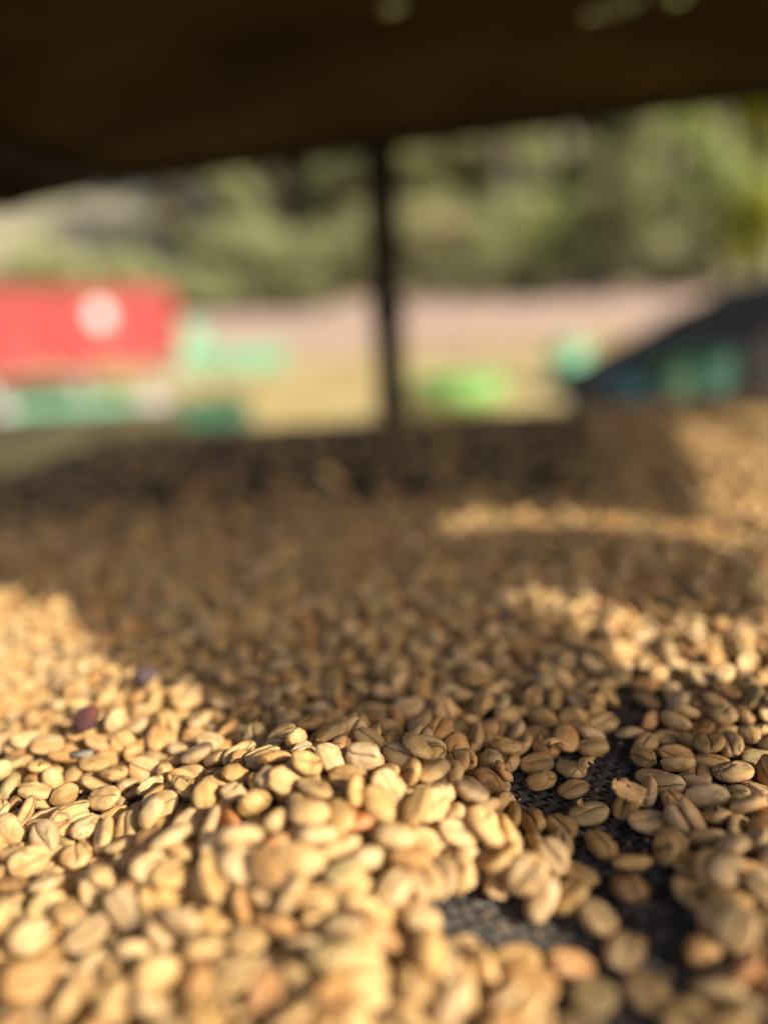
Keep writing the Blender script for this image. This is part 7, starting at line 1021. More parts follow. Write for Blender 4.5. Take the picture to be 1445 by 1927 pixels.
def crate(px, y, kind, label, rz=0.0, up=0, group=None):
    p = on_y(px, 700, y)
    t = empty('crate', (p.x, y, ground_z(p.x, y) + up * .425), rz)
    tag(t, label, 'crate', group)
    for nme, me in CR[kind]:
        link(nme, me, None, t, False)
for k, (px, rz, wh) in enumerate([(30, .1, 'first'), (100, -.06, 'second'), (170, .05, 'third'), (232, -.1, 'fourth')]):
    crate(px, 9.7, 'mint', f'mint-green plastic crate under the red stall, {wh} from the left', rz, group='mint crates under the stall')
for k, (px, rz, wh) in enumerate([(355, .06, 'leftmost'), (408, -.05, 'second from left'), (462, .08, 'third from left'), (515, -.03, 'rightmost')]):
    crate(px, 15.2, 'mint', f'mint-green crate right of the red stall, {wh} of the row', rz, group='mint crates in the open')
crate(372, 15.4, 'mint', 'mint-green crate stacked on the row right of the red stall', .2, 1, group='mint crates in the open')
crate(350, 9.2, 'dark', 'dark green crate just over the bed edge, nearer the red stall', .15, group='dark green crates')
crate(420, 9.25, 'dark', 'dark green crate just over the bed edge, farther from the red stall', -.1, group='dark green crates')

def sack(px, y, label):
    p = on_y(px, 700, y)
    t = tag(empty('sack', (p.x, y, ground_z(p.x, y) - .01)), label, 'sack')
    bm = bmesh.new()
    rings = []
    for j in range(13):
        v = j / 12
        r_ = .17 * (1 - .25 * abs(v - .45) - .62 * max(0, v - .8) / .2)
        ring = []
        for i in range(20):
            a = 2 * math.pi * i / 20
            k = 1 + .08 * math.sin(3 * a + v * 4 + px) + .05 * math.sin(7 * a + v * 9)
            ring.append(bm.verts.new((r_ * k * math.cos(a) * 1.15, r_ * k * math.sin(a) * .9, v * .50)))
        rings.append(ring)
    for a, c in zip(rings, rings[1:]):
        for i in range(20): bm.faces.new((a[i], a[(i + 1) % 20], c[(i + 1) % 20], c[i]))
    bm.faces.new(rings[0]); bm.faces.new(rings[-1])
    from_bm('bag', bm, M_sack, t, True)
    bm = bmesh.new()
    pole(bm, [(0, 0, .49), (.0, 0, .54), (.02, 0, .60)], [.05, .035, .08], 12, .3)
    from_bm('tied_neck', bm, M_sack, t, True)
sack(276, 9.6, 'pale woven sack beside the right post of the red stall')
sack(-4, 9.6, 'pale woven sack at the far left edge under the red stall')

def tub(name, px, y, r0, r1, h, mat, label, cat, z=None, handles=True, ribs=2):
    """open round tub: walls with thickness, rolled rim, foot ring, handles"""
    p = on_y(px, 700, y)
    zz = ground_z(p.x, y) if z is None else z
    t = tag(empty(name, (p.x, y, zz)), label, cat)
    prof = [(0, .0), (r0 * .96, 0), (r0, .01 * h)]
    for k in range(ribs):
        v = (k + 1) / (ribs + 1)
        rr = r0 + (r1 - r0) * v
        prof += [(rr, (v - .02) * h), (rr * 1.025, v * h), (rr, (v + .02) * h)]
    th = .035 * r1
    prof += [(r1, h * .97), (r1 * 1.04, h * .975), (r1 * 1.04, h), (r1 - th, h), (r0 - th, .04 * h), (0, .04 * h)]
    bm = bmesh.new()
    nseg = 36
    rings = []
    for (r_, z_) in prof:
        if r_ == 0: rings.append([bm.verts.new((0, 0, z_))])
        else: rings.append([bm.verts.new((r_ * math.cos(2 * math.pi * i / nseg), r_ * math.sin(2 * math.pi * i / nseg), z_)) for i in range(nseg)])
    for a, c in zip(rings, rings[1:]):
        for i in range(nseg):
            j = (i + 1) % nseg
            if len(a) == 1: bm.faces.new((a[0], c[j], c[i]))
            elif len(c) == 1: bm.faces.new((a[i], a[j], c[0]))
            else: bm.faces.new((a[i], a[j], c[j], c[i]))
    from_bm('body', bm, mat, t, True)
    if handles:
        for s in (-1, 1):
            bm = bmesh.new()
            q = r1 * 1.03
            pole(bm, [(s * q * .98, -.18 * r1, h * .93), (s * q * 1.13, -.16 * r1, h * .93), (s * q * 1.15, 0, h * .93), (s * q * 1.13, .16 * r1, h * .93), (s * q * .98, .18 * r1, h * .93)], [.035 * r1] * 5, 8)
            from_bm('handle', bm, mat, t, True)
    return t
tub('tub', 862, 10.4, .52, .62, .38, M_lime, 'bright lime-green plastic tub on the dry grass right of the post', 'tub')
tub('drum', 1070, 11.2, .27, .27, .62, M_mint, 'mint-green plastic drum on the dry grass, right of the lime tub', 'drum', handles=False, ribs=3)

# bench at the right with pots, and a shade-darkened tarpaulin thrown over the next rack
bn = tag(empty('bench', (1.05, 1.95, -.9)), 'dark plank bench behind the right end of the bed', 'bench')
for k in range(4):
    bm = bmesh.new(); bar(bm, (-.55, -.165 + k * .11, .785), (1.2, -.165 + k * .11, .785), .10, .03, .004); from_bm('plank', bm, M_plank, bn)
for sx_ in (-.45, .35, 1.1):
    for sy_ in (-.15, .15):
        bm = bmesh.new(); bar(bm, (sx_, sy_, 0), (sx_, sy_, .769), .05, .05, .004); from_bm('leg', bm, M_plank, bn)
tub('basin', 1190, 1.93, .055, .078, .085, M_teal, 'dark teal plastic basin on the bench behind the bed', 'basin', z=-.10, ribs=1)
tub('bucket', 1318, 1.95, .065, .082, .135, M_bucket, 'dark green plastic bucket on the bench, right of the teal basin', 'bucket', z=-.10, ribs=2)
tub('pot', 1262, 1.87, .04, .05, .115, M_bottle, 'dull green pot on the bench between the teal basin and the bucket', 'pot', z=-.10, handles=False)
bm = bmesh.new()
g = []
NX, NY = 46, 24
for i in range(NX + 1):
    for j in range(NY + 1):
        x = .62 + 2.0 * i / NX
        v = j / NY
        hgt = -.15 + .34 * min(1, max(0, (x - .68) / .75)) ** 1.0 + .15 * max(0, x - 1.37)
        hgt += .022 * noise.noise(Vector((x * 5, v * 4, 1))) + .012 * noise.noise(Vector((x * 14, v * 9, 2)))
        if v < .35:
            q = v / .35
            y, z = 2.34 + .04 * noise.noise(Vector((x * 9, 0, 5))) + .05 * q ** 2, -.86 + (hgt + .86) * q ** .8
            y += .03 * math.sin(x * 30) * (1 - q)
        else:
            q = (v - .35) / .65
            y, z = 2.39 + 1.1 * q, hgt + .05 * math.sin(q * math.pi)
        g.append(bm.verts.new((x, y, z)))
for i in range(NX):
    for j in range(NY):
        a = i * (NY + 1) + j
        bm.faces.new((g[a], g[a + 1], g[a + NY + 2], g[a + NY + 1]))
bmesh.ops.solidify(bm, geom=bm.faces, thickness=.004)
tag(from_bm('tarpaulin', bm, M_tarp, None, True), 'shade-darkened tarpaulin draped over a heap behind the bench at right', 'tarpaulin')

# low table at left, under an olive cloth
lt = tag(empty('low_table', (-1.45, 2.55, -.865)), 'low table under olive cloth beyond the left end of the bed', 'table')
bm = bmesh.new()
g = []
for i in range(25):
    for j in range(17):
        x, y = -.78 + 1.5 * i / 24, -.62 + 1.2 * j / 16
        ex = max(0, abs(x + .03) - .69) / .06; ey = max(0, abs(y + .02) - .54) / .06
        z = .775 - .16 * min(1, max(ex, ey)) + .012 * noise.noise(Vector((x * 6, y * 6, 0)))
        g.append(bm.verts.new((x, y, z)))
for i in range(24):
    for j in range(16):
        a = i * 17 + j
        bm.faces.new((g[a], g[a + 17], g[a + 18], g[a + 1]))
bmesh.ops.solidify(bm, geom=bm.faces, thickness=.004)
from_bm('cloth', bm, M_olive, lt, True)
bm = bmesh.new(); bar(bm, (-.70, -.02, .735), (.64, -.02, .735), 1.06, .025, .003); from_bm('table_top', bm, M_plank, lt)
for sx_ in (-.62, .56):
    for sy_ in (-.46, .42):
        bm = bmesh.new(); bar(bm, (sx_, sy_, -.05), (sx_, sy_, .722), .05, .05, .004); from_bm('leg', bm, M_plank, lt)

# ------------------------------------------------------------------ the drying rack
XL, XR, YB, YF = -.39, 1.32, 1.16, -.32
rack = tag(empty('drying_rack', (0, 0, -.9)), 'dark two-tier drying rack with black net carrying the beans', 'rack')
def rp(name, bm, mat, smooth=True):
    o = from_bm(name, bm, mat, rack, smooth)
    o.location = (0, 0, .9)
    return o
def wob(a, b, n_, amp, seed):
    a, b = Vector(a), Vector(b)
    return [a.lerp(b, i / n_) + Vector((noise.noise(Vector((i * .6, seed, 0))), noise.noise(Vector((i * .6, seed, 5))), noise.noise(Vector((i * .6, seed, 9))))) * amp for i in range(n_ + 1)]
def zc(x, y):
    """height of the upper tier's sacking"""
    z = .365 + (min(x, .75) + .35) * .064
    z -= .037 * min(1, max(0, (1.17 - y) / .33)) * math.exp(-max(0, x + .35) / .16)
    z += .006 * noise.noise(Vector((x * 9, y * 9, 4)))
    return z
for a, b_, r_, s in (((XL, YF, -.022), (XL, YB + .03, -.022), .016, 1), ((XL - .03, YB, -.024), (XR, YB, -.024), .017, 2), ((XL - .03, YF, -.024), (XR, YF, -.024), .017, 3), ((XR, YF, -.022), (XR, YB, -.022), .016, 4)):
    bm = bmesh.new(); P = wob(a, b_, 12, .003, s); pole(bm, P, [r_] * 13, 12, .25, s); rp('bed_rail', bm, M_wood)
for k in range(9):
    bm = bmesh.new(); x = -.2 + k * .18; P = wob((x, YF, -.040), (x, YB, -.040), 8, .004, 10 + k); pole(bm, P, [.011] * 9, 10, .3, k); rp('cross_pole', bm, M_wood)
# posts: the middle one at the back is the one in view
pt, pb = on_y(713, 290, 1.178), on_y(741, 796, 1.178)
bm = bmesh.new()
dn = (pb - pt).normalized()
P = [pb + dn * 1.0, pb + dn * .5, pb, pb.lerp(pt, .2), pb.lerp(pt, .40), pb.lerp(pt, .44), pb.lerp(pt, .48), pb.lerp(pt, .7), pt, pt - dn * .05]
pole(bm, P, [.026, .026, .0235, .0225, .023, .029, .0235, .024, .025, .025], 14, .15, 2); rp('post', bm, M_wood)
for (x, y, s) in ((1.24, 1.185, 5), (-.40, -.30, 6), (1.24, -.36, 7)):
    bm = bmesh.new(); zt = zc(x, y) + .01; P = wob((x, y, -.92), (x, y, zt), 10, .004, s); pole(bm, P, [.019] * 11, 12, .2, s); rp('post', bm, M_wood)
# upper rails
for x0_, x1_, s in ((-.37, .03, 21), (.03, .7, 22), (.7, 1.34, 23)):
    a, b_ = (x0_, 1.17, zc(x0_, 1.17) - .010), (x1_, 1.17, zc(x1_, 1.17) - .010)
    bm = bmesh.new(); pole(bm, wob(a, b_, 6, .001, s), [.011] * 7, 10, .2, s); rp('upper_rail', bm, M_wood)
bm = bmesh.new(); P = [(-.352, y, zc(-.35, y) - .014) for y in np.linspace(1.18, -.02, 12)]; pole(bm, P, [.012] * 12, 10, .2, 30); rp('upper_rail', bm, M_wood)
for x, y0 in ((.95, -.38), (1.2, -.38)):
    bm = bmesh.new(); P = [(x, y, zc(x, y) - .012) for y in np.linspace(1.16, .03, 12)]; pole(bm, P, [.010] * 12, 10, .2, 31); rp('upper_cross_pole', bm, M_wood)

# the black net: woven strands where it lies bare near the lens, a sheet beyond
rot = math.radians(14)
pit = .0027
ca, sa = math.cos(rot), math.sin(rot)
cx, cy = .03, .19
half = .20
K = int(half / pit)
sub = 2
t_ = np.arange(-K * sub, K * sub + 1) / sub
Vn, Fn, off = [], [], 0
wd_ = {0: .00112, 1: .00055}
for axis in (0, 1):
    for i in range(-K, K + 1):
        c = i * pit
        ph = (i % 2) * math.pi
        zz = .00055 * np.cos(math.pi * t_ + ph + (math.pi if axis else 0)) - .00095
        a_ = t_ * pit
        rows = []
        for sgn, dz in ((-1, -.00022), (0, .0001), (1, -.00022)):
            u = a_ if axis == 0 else np.full_like(a_, c) + sgn * wd_[axis]
            v = np.full_like(a_, c) + sgn * wd_[axis] if axis == 0 else a_
            rows.append(np.stack([cx + u * ca - v * sa, cy + u * sa + v * ca, zz + dz], 1))
        nn = len(t_)
        Vn += rows
        idx = np.arange(nn - 1)
        for k in range(2):
            f = np.stack([off + k * nn + idx, off + k * nn + idx + 1, off + (k + 1) * nn + idx + 1, off + (k + 1) * nn + idx], 1)
            Fn.append(f)
        off += 3 * nn
Vn = np.concatenate(Vn); Fn = np.concatenate(Fn)
ce = Vn[Fn].mean(1)
vis = (np.abs(ce[:, 0]) < .06 + .5 * ce[:, 1]) & (ce[:, 1] > .04) & (ce[:, 1] < .34) & (ce[:, 0] > -.11)
Fn = Fn[vis]
use = np.unique(Fn); rem = np.zeros(len(Vn), int); rem[use] = np.arange(len(use))
o = link('net_weave', np_mesh('net_weave', Vn[use], rem[Fn]), M_net, rack); o.location = (0, 0, .9); o['kind'] = 'stuff'
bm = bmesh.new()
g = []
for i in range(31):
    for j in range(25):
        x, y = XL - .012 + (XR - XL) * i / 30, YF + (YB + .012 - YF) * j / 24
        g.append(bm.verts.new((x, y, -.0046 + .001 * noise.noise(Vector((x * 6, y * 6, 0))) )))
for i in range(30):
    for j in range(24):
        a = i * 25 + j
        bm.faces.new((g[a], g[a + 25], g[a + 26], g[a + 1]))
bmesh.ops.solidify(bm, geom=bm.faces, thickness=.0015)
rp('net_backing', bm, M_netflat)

# ------------------------------------------------------------------ the sacking over the upper tier
COT = 1 / math.tan(SUN_EL)
def lift(px, py, zb=.012):
    """where the sun ray that lands at this spot of the bed crosses the upper tier"""
    p = on_z(px, py, zb)
    q = p
    for _ in range(4):
        h = zc(q.x, q.y) - zb
        q = Vector((p.x - SUN_H.x * h * COT, p.y - SUN_H.y * h * COT, 0))
    return (q.x, q.y)
edge = [lift(*p) for p in ((-160, 1085), (0, 1092), (90, 1105), (150, 1125), (200, 1200), (260, 1235), (330, 1270), (380, 1262), (430, 1300))]
edge += [lift(*p, z_) for (*p, z_) in ((500, 1335, .016), (600, 1355, .022), (700, 1362, .026), (790, 1395, .024), (850, 1440, .02), (890, 1490, .014), (980, 1530, .01), (1080, 1600, .008), (1120, 1690, .006), (1190, 1760, .006), (1200, 1830, .006), (1130, 1890, .006), (1080, 1990, .006))]
outer = [(-.35, edge[0][1])] + edge + [lift(1090, 2010, .006), lift(1475, 2010), lift(1480, 1700), lift(1482, 1300), lift(1485, 1150), lift(1500, 1010), (XR + .02, lift(1500, 1010)[1] - .02), (XR + .02, 1.172), (-.362, 1.172)]  # unseen front outline, shaped so its shadow edge crosses the beans
SUN_GAPS = [[(985, 1100), (1060, 1088), (1150, 1098), (1250, 1118), (1350, 1135), (1500, 1150), (1640, 1190), (1640, 1310), (1500, 1272), (1400, 1264), (1310, 1252), (1230, 1222), (1165, 1180), (1090, 1140)],
         [(845, 957), (920, 944), (1040, 939), (1140, 944), (1230, 956), (1330, 963), (1420, 970), (1560, 990), (1560, 1025), (1440, 1008), (1330, 987), (1240, 979), (1150, 970), (1000, 969), (860, 979)],
         [(1285, 786), (1340, 772), (1420, 764), (1600, 752), (1750, 760), (1750, 985), (1560, 985), (1425, 960), (1360, 945), (1345, 915), (1350, 880), (1320, 840), (1295, 812)],
         [(612, 878), (640, 872), (662, 880), (640, 887)], [(908, 850), (930, 848), (938, 855), (914, 858)], [(1085, 888), (1108, 886), (1112, 900), (1092, 902)]]
holes = [[lift(*p) for p in H] for H in SUN_GAPS]  # gaps added to let sun streaks and spots onto the bed
rr_ = random.Random(4)
for (px, py, r_) in ((1180, 10, .020), (1120, 24, .009), (742, 8, .010), (1275, 2, .012), (60, 75, .002), (20, 30, .002)):
    c = on_z(px, py, .37); c = on_z(px, py, zc(c.x, c.y))
    holes.append([(c.x + r_ * rr_.uniform(.6, 1.2) * math.cos(a), c.y + r_ * rr_.uniform(.6, 1.2) * math.sin(a)) for a in np.linspace(0, 6.28, 9)[:-1]])
pts, eds = [], []
def ring(poly):
    s = len(pts)
    for i, p in enumerate(poly):
        pts.append(Vector(p))
        eds.append((s + i, s + (i + 1) % len(poly)))
dense = []
for a, c in zip(outer, outer[1:] + outer[:1]):
    k = max(1, int(math.hypot(c[0] - a[0], c[1] - a[1]) / .03))
    dense += [(a[0] + (c[0] - a[0]) * q / k, a[1] + (c[1] - a[1]) * q / k) for q in range(k)]
outer = dense
ring(outer)
for H in holes: ring(H)
for x in np.arange(-.34, XR, .03):
    for y in np.arange(-.6, 1.16, .03):
        pts.append(Vector((x + rr_.uniform(-.004, .004), y + rr_.uniform(-.004, .004))))
vo, eo, fo, *_ = delaunay_2d_cdt(pts, eds, [], 0, 1e-5)
fs = []
for f in fo:
    c = sum((vo[i] for i in f), Vector((0, 0))) / len(f)
    if inside(c.x, c.y, outer) and not any(inside(c.x, c.y, H) for H in holes): fs.append(tuple(f))
used = sorted({i for f in fs for i in f}); mp_ = {a: k for k, a in enumerate(used)}
bm = bmesh.new()
vs = [bm.verts.new((vo[i].x, vo[i].y, zc(vo[i].x, vo[i].y))) for i in used]
for f in fs: bm.faces.new([vs[mp_[i]] for i in f])
bmesh.ops.recalc_face_normals(bm, faces=bm.faces)
bmesh.ops.solidify(bm, geom=bm.faces, thickness=.002)
cov = tag(empty('sacking_cover', (0, .4, .3)), 'dark brown torn sacking over the upper tier, its unseen front cut to shape sun patches', 'cover')
o = from_bm('sheet', bm, M_cover, cov, True); o.location = (0, -.4, -.3)
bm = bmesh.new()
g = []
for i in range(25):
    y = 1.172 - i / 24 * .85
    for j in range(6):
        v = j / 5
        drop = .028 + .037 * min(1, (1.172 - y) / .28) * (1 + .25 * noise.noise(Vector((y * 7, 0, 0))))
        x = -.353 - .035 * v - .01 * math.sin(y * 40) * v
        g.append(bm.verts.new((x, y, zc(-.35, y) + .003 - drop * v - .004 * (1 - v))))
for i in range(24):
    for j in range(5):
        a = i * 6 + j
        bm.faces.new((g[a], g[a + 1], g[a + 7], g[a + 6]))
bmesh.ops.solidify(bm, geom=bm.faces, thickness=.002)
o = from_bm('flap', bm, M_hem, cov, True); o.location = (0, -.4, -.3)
def in_sun(p):
    h = zc(p[0] + .40, p[1] - .40) - p[2]
    x, y = p[0] - SUN_H.x * h * COT, p[1] - SUN_H.y * h * COT
    return (not inside(x, y, outer)) or any(inside(x, y, H) for H in holes)

# ------------------------------------------------------------------ the beans
def bean_dims(v):
    q = np.random.RandomState(100 + v)
    a = q.uniform(4.1, 5.1); b = q.uniform(3.05, 3.7); ct = q.uniform(1.95, 2.6); cf_ = q.uniform(.95, 1.45)
    if v == 8: a, b, ct, cf_ = 4.0, 3.0, 2.6, 2.2
    return a, b, ct, cf_
def bean_arrays(v, seed, rings, offs, nback, slit=False, shrink=1.0, groove=True, wrinkle=1.0):
    """one bean: rounded back below, flat face with its fold above; metres"""
    a, b, ct, cfl = bean_dims(v)
    q = np.random.RandomState(1000 + seed)
    th = np.linspace(0, math.pi, rings + 2)[1:-1]
    offs = np.radians(np.array(offs, float))
    ph = np.concatenate([math.pi / 2 + offs[::-1] * -1, math.pi / 2 + math.pi / 2 + np.arange(1, nback + 1) * math.pi / (nback + 1)])
    ph = np.sort(np.concatenate([math.pi / 2 + offs, math.pi + np.arange(1, nback + 1) * math.pi / (nback + 1)]))
    T, P = np.meshgrid(th, ph, indexing='ij')
    s = np.sin(T); xn = np.cos(T); sn = np.sin(P)
    flat = sn > -1e-6
    t = np.cos(P)                       # -1..1 across
    x = a * xn
    y = b * s ** .85 * t * (1 + q.uniform(-.1, .1) * xn)
    z = np.where(flat, cfl * s ** .7 * np.abs(sn) ** .7, -ct * s ** .9 * np.abs(sn) ** .95)
    tc = q.uniform(-.06, .06) + q.uniform(.04, .13) * np.sin(xn * q.uniform(1.8, 3.0) + q.uniform(-.6, .6))
    y = y + np.where(flat, tc * b * s * (1 - t * t), 0)
    crease = np.zeros_like(x)
    if groove:
        dep = q.uniform(.65, 1.1); wd = q.uniform(.035, .07)
        fade = np.clip((1 - np.abs(xn)) / .12, 0, 1)
        z = z + np.where(flat, (.34 * np.sin(np.pi * np.clip(np.abs(t), 0, 1)) * s - dep * np.exp(-np.abs(t) / wd) * fade ** .5 * s ** .4), 0)
        side = q.choice([-1, 1])
        z = z + np.where(flat, q.uniform(.12, .38) * np.exp(-((t * side - .10) / .06) ** 2) * s, 0)
        cw = .034 + .05 * np.clip((xn * q.choice([-1, 1]) - .45) / .5, 0, 1) ** 2
        crease = np.where(flat, np.exp(-(t / cw) ** 2) * np.clip((1 - np.abs(xn)) / .05, 0, 1), 0)
    if slit:
        z = z + np.where(flat, .8 * np.exp(-((np.abs(t) - .24) / .12) ** 2) * s * (.6 + .4 * np.sin(5 * xn + seed)), 0)
    # bend and dents
    z = z + q.uniform(-.35, .35) * (xn ** 2)
    V = np.stack([x, y, z], -1)
    pole0 = np.array([[a, 0, 0.15 + 0]]); pole1 = np.array([[-a, 0, .15]])
    nph = len(ph)
    V = np.concatenate([V.reshape(-1, 3), pole0, pole1])
    for k in range(7):
        d = q.randn(3); d *= q.uniform(.5, 1.3) / np.linalg.norm(d) * (1 + .35 * k)
        V = V + V / np.linalg.norm(V + 1e-6, axis=1)[:, None] * (.10 * wrinkle / (1 + .3 * k)) * np.sin(V @ d + q.uniform(0, 6.28))[:, None]
    if wrinkle > 0:
        V[:, 2] += .055 * np.sin(V[:, 1] * q.uniform(5, 8) + 1.5 * np.sin(V[:, 0] * 1.3 + seed)) * np.sin(V[:, 0] * .9 + q.uniform(0, 6))
    V = V * shrink
    F = []
    for i in range(rings - 1):
        for j in range(nph):
            k = (j + 1) % nph
            A, B, C, D = i * nph + j, i * nph + k, (i + 1) * nph + k, (i + 1) * nph + j
            F += [(A, D, C), (A, C, B)]
    n0, n1 = rings * nph, rings * nph + 1
    for j in range(nph):
        k = (j + 1) % nph
        F.append((n0, j, k)); F.append((n1, (rings - 1) * nph + k, (rings - 1) * nph + j))
    F = np.array(F)
    if slit:
        tt = np.concatenate([t.reshape(-1), [9, 9]]); ff = np.concatenate([flat.reshape(-1), [False, False]]); xx = np.concatenate([xn.reshape(-1), [1, -1]])
        lim = .12 + .06 * np.sin(9 * xx + seed)
        bad = ff & (np.abs(tt) < lim) & (xx > (-.7 if seed % 2 else .0)) & (xx < .85)
        F = F[~bad[F].all(1)]
    cre = np.concatenate([crease.reshape(-1), [0, 0]])
    return V * 1e-3, F, cre
HI = dict(rings=19, offs=[-90, -72, -54, -38, -25, -16, -10, -6, -3, 0, 3, 6, 10, 16, 25, 38, 54, 72, 90], nback=8)
MID = dict(rings=10, offs=[-90, -55, -26, -9, -3.5, 0, 3.5, 9, 26, 55, 90], nback=5)
LOW = dict(rings=5, offs=[-90, -45, -8, 0, 8, 45, 90], nback=2)
def bean_mesh(name, V, F, cre, mat):
    me = np_mesh(name, V, F)
    me.attributes.new('lp', 'FLOAT_VECTOR', 'POINT').data.foreach_set('vector', V.astype(np.float32).ravel())
    me.attributes.new('crease', 'FLOAT', 'POINT').data.foreach_set('value', cre.astype(np.float32))
    me.materials.append(mat)
    me.polygons.foreach_set('use_smooth', [True] * len(me.polygons))
    return me
HERO = {}
def hero(v, k):
    if (v, k) not in HERO:
        HERO[v, k] = bean_mesh('coffee_bean', *bean_arrays(v, v * 7 + k, **HI), M_bean)
    return HERO[v, k]
BE = np.array(BEANS, float).reshape(-1, 7)
NB = len(BE)
pos = BE[:, :3] * 1e-4
qv = BE[:, 3:6] / 99.0
quat = np.column_stack([np.sqrt(np.clip(1 - (qv ** 2).sum(1), 0, 1)), qv])
quat = quat / np.linalg.norm(quat, axis=1)[:, None]
var = BE[:, 6].astype(int)
rb = np.random.RandomState(11)
TONE = [((.61, .41, .192), 'tan'), ((.65, .46, .24), 'pale'), ((.56, .36, .148), 'honey'), ((.56, .40, .22), 'greyish'), ((.55, .315, .13), 'brownish'), ((.60, .335, .155), 'orange'), ((.50, .385, .185), 'olive'), ((.40, .24, .105), 'dark')]
flip = (np.einsum('n,n->n', quat[:, 1], quat[:, 1]) + quat[:, 2] ** 2 > .6) & (rb.rand(NB) < .62)
qf = np.column_stack([-quat[:, 1], quat[:, 0], quat[:, 3], -quat[:, 2]])
quat = np.where(flip[:, None], qf, quat)
pos[flip, 2] += .0005
bsc = np.column_stack([rb.uniform(.9, 1.08, NB), rb.uniform(.88, 1.08, NB), rb.uniform(.75, 1.05, NB)])
tone_i = rb.choice(8, NB, p=[.35, .20, .15, .12, .085, .025, .05, .02])
tint = np.array([TONE[i][0] for i in tone_i]) * (1 + rb.uniform(-.20, .08, NB))[:, None]

NEAR = 300
SPECIAL = {  # index in the list of beans: (name, label, category, material)
    178: ('coffee_bean', 'coffee bean half blackened on its shell, in the sharp row at left', 'coffee bean', M_patch),
    229: ('coffee_bean', 'orange-stained coffee bean left of the middle of the front mound', 'coffee bean', M_orange),
    173: ('coffee_bean', 'orange-stained coffee bean on the middle of the front mound', 'coffee bean', M_orange),
}
CRACKED = {i for i in range(20, NEAR) if (i * 7) % 5 == 0 and 1 - 2 * (quat[i, 1] ** 2 + quat[i, 2] ** 2) > .3 and i not in SPECIAL}
single = set(range(NEAR)) | set(SPECIAL)
ONES = 'zero one two three four five six seven eight nine ten eleven twelve thirteen fourteen fifteen sixteen seventeen eighteen nineteen'.split()
TENS = '- - twenty thirty forty fifty sixty seventy eighty ninety'.split()
def say(k):
    return ONES[k] if k < 20 else TENS[k // 10] + ('' if k % 10 == 0 else ' ' + ONES[k % 10])
def zone(px, py):
    """plain words for the part of the bed a bean lies in"""
    if py < 1290: return 'towards the back'
    if px > 1180 and py > 1290: return 'right of net gap' if px > 1260 else 'beside net gap'
    if px > 960 and py > 1400: return 'beside net gap'
    if px > 880: return 'left of net gap'
    if py > 1790: return 'at photo bottom'
    if px > 360 and py > 1390: return 'on front mound'
    if px > 360: return 'behind front mound'
    return 'left of mound'
seen = set()
for i in sorted(single):
    p = Vector(pos[i]); R = Quaternion(quat[i]).to_matrix()
    Mx = Matrix.Translation(p) @ R.to_4x4() @ Matrix.Diagonal((*bsc[i], 1))
    px, py = project(p)
    up = R[2][2]
    pose = 'groove up' if up > .45 else ('back up' if up < -.45 else 'on edge')
    lit = 'sunlit' if in_sun(p + Vector((0, 0, .003))) else 'shaded'
    fx, fy = round(px / 14.45), round(py / 19.27)
    fx = min(99, max(1, fx)); fy = min(99, max(1, fy))
    zn = zone(px, py)
    where = f'{zn}, {say(fx)} percent across, {say(fy)} down'
    if i in SPECIAL:
        nme, lab, cat, mt = SPECIAL[i]
        me = bean_mesh(nme, *bean_arrays(int(var[i]), 300 + i, groove=(nme == 'coffee_bean'), wrinkle=(1.0 if nme == 'coffee_bean' else 2.2), **HI), mt)
        o = link(nme, me)
        tag(o, lab, cat, 'coffee beans on the bed' if cat == 'coffee bean' else None)
        o.matrix_world = Mx
        continue
    if i in CRACKED:
        o = empty('coffee_bean'); o.matrix_world = Mx
        tag(o, f'{lit} bean with split shell {where}', 'coffee bean', 'coffee beans on the bed')
        sh = link('parchment_shell', bean_mesh('parchment_shell', *bean_arrays(int(var[i]), 400 + i, slit=True, **HI), M_bean), None, o)
        sh.color = (*tint[i], 1)
        link('seed', bean_mesh('seed', *bean_arrays(int(var[i]), 400 + i, shrink=.90, **MID), M_seed), None, o)
    else:
        o = link('coffee_bean', hero(int(var[i]), int(rb.randint(3))))
        o.matrix_world = Mx
        o.color = (*tint[i], 1)
        lab = f'{lit} {TONE[tone_i[i]][1]} bean {zn}, {pose}, {say(fx)} percent across, {say(fy)} down'
        while lab in seen:
            fy = min(99, fy + 1) if fy < 99 else fy - 7
            lab = f'{lit} {TONE[tone_i[i]][1]} bean {zn}, {pose}, {say(fx)} percent across, {say(fy)} down'
        seen.add(lab)
        tag(o, lab, 'coffee bean', 'coffee beans on the bed')

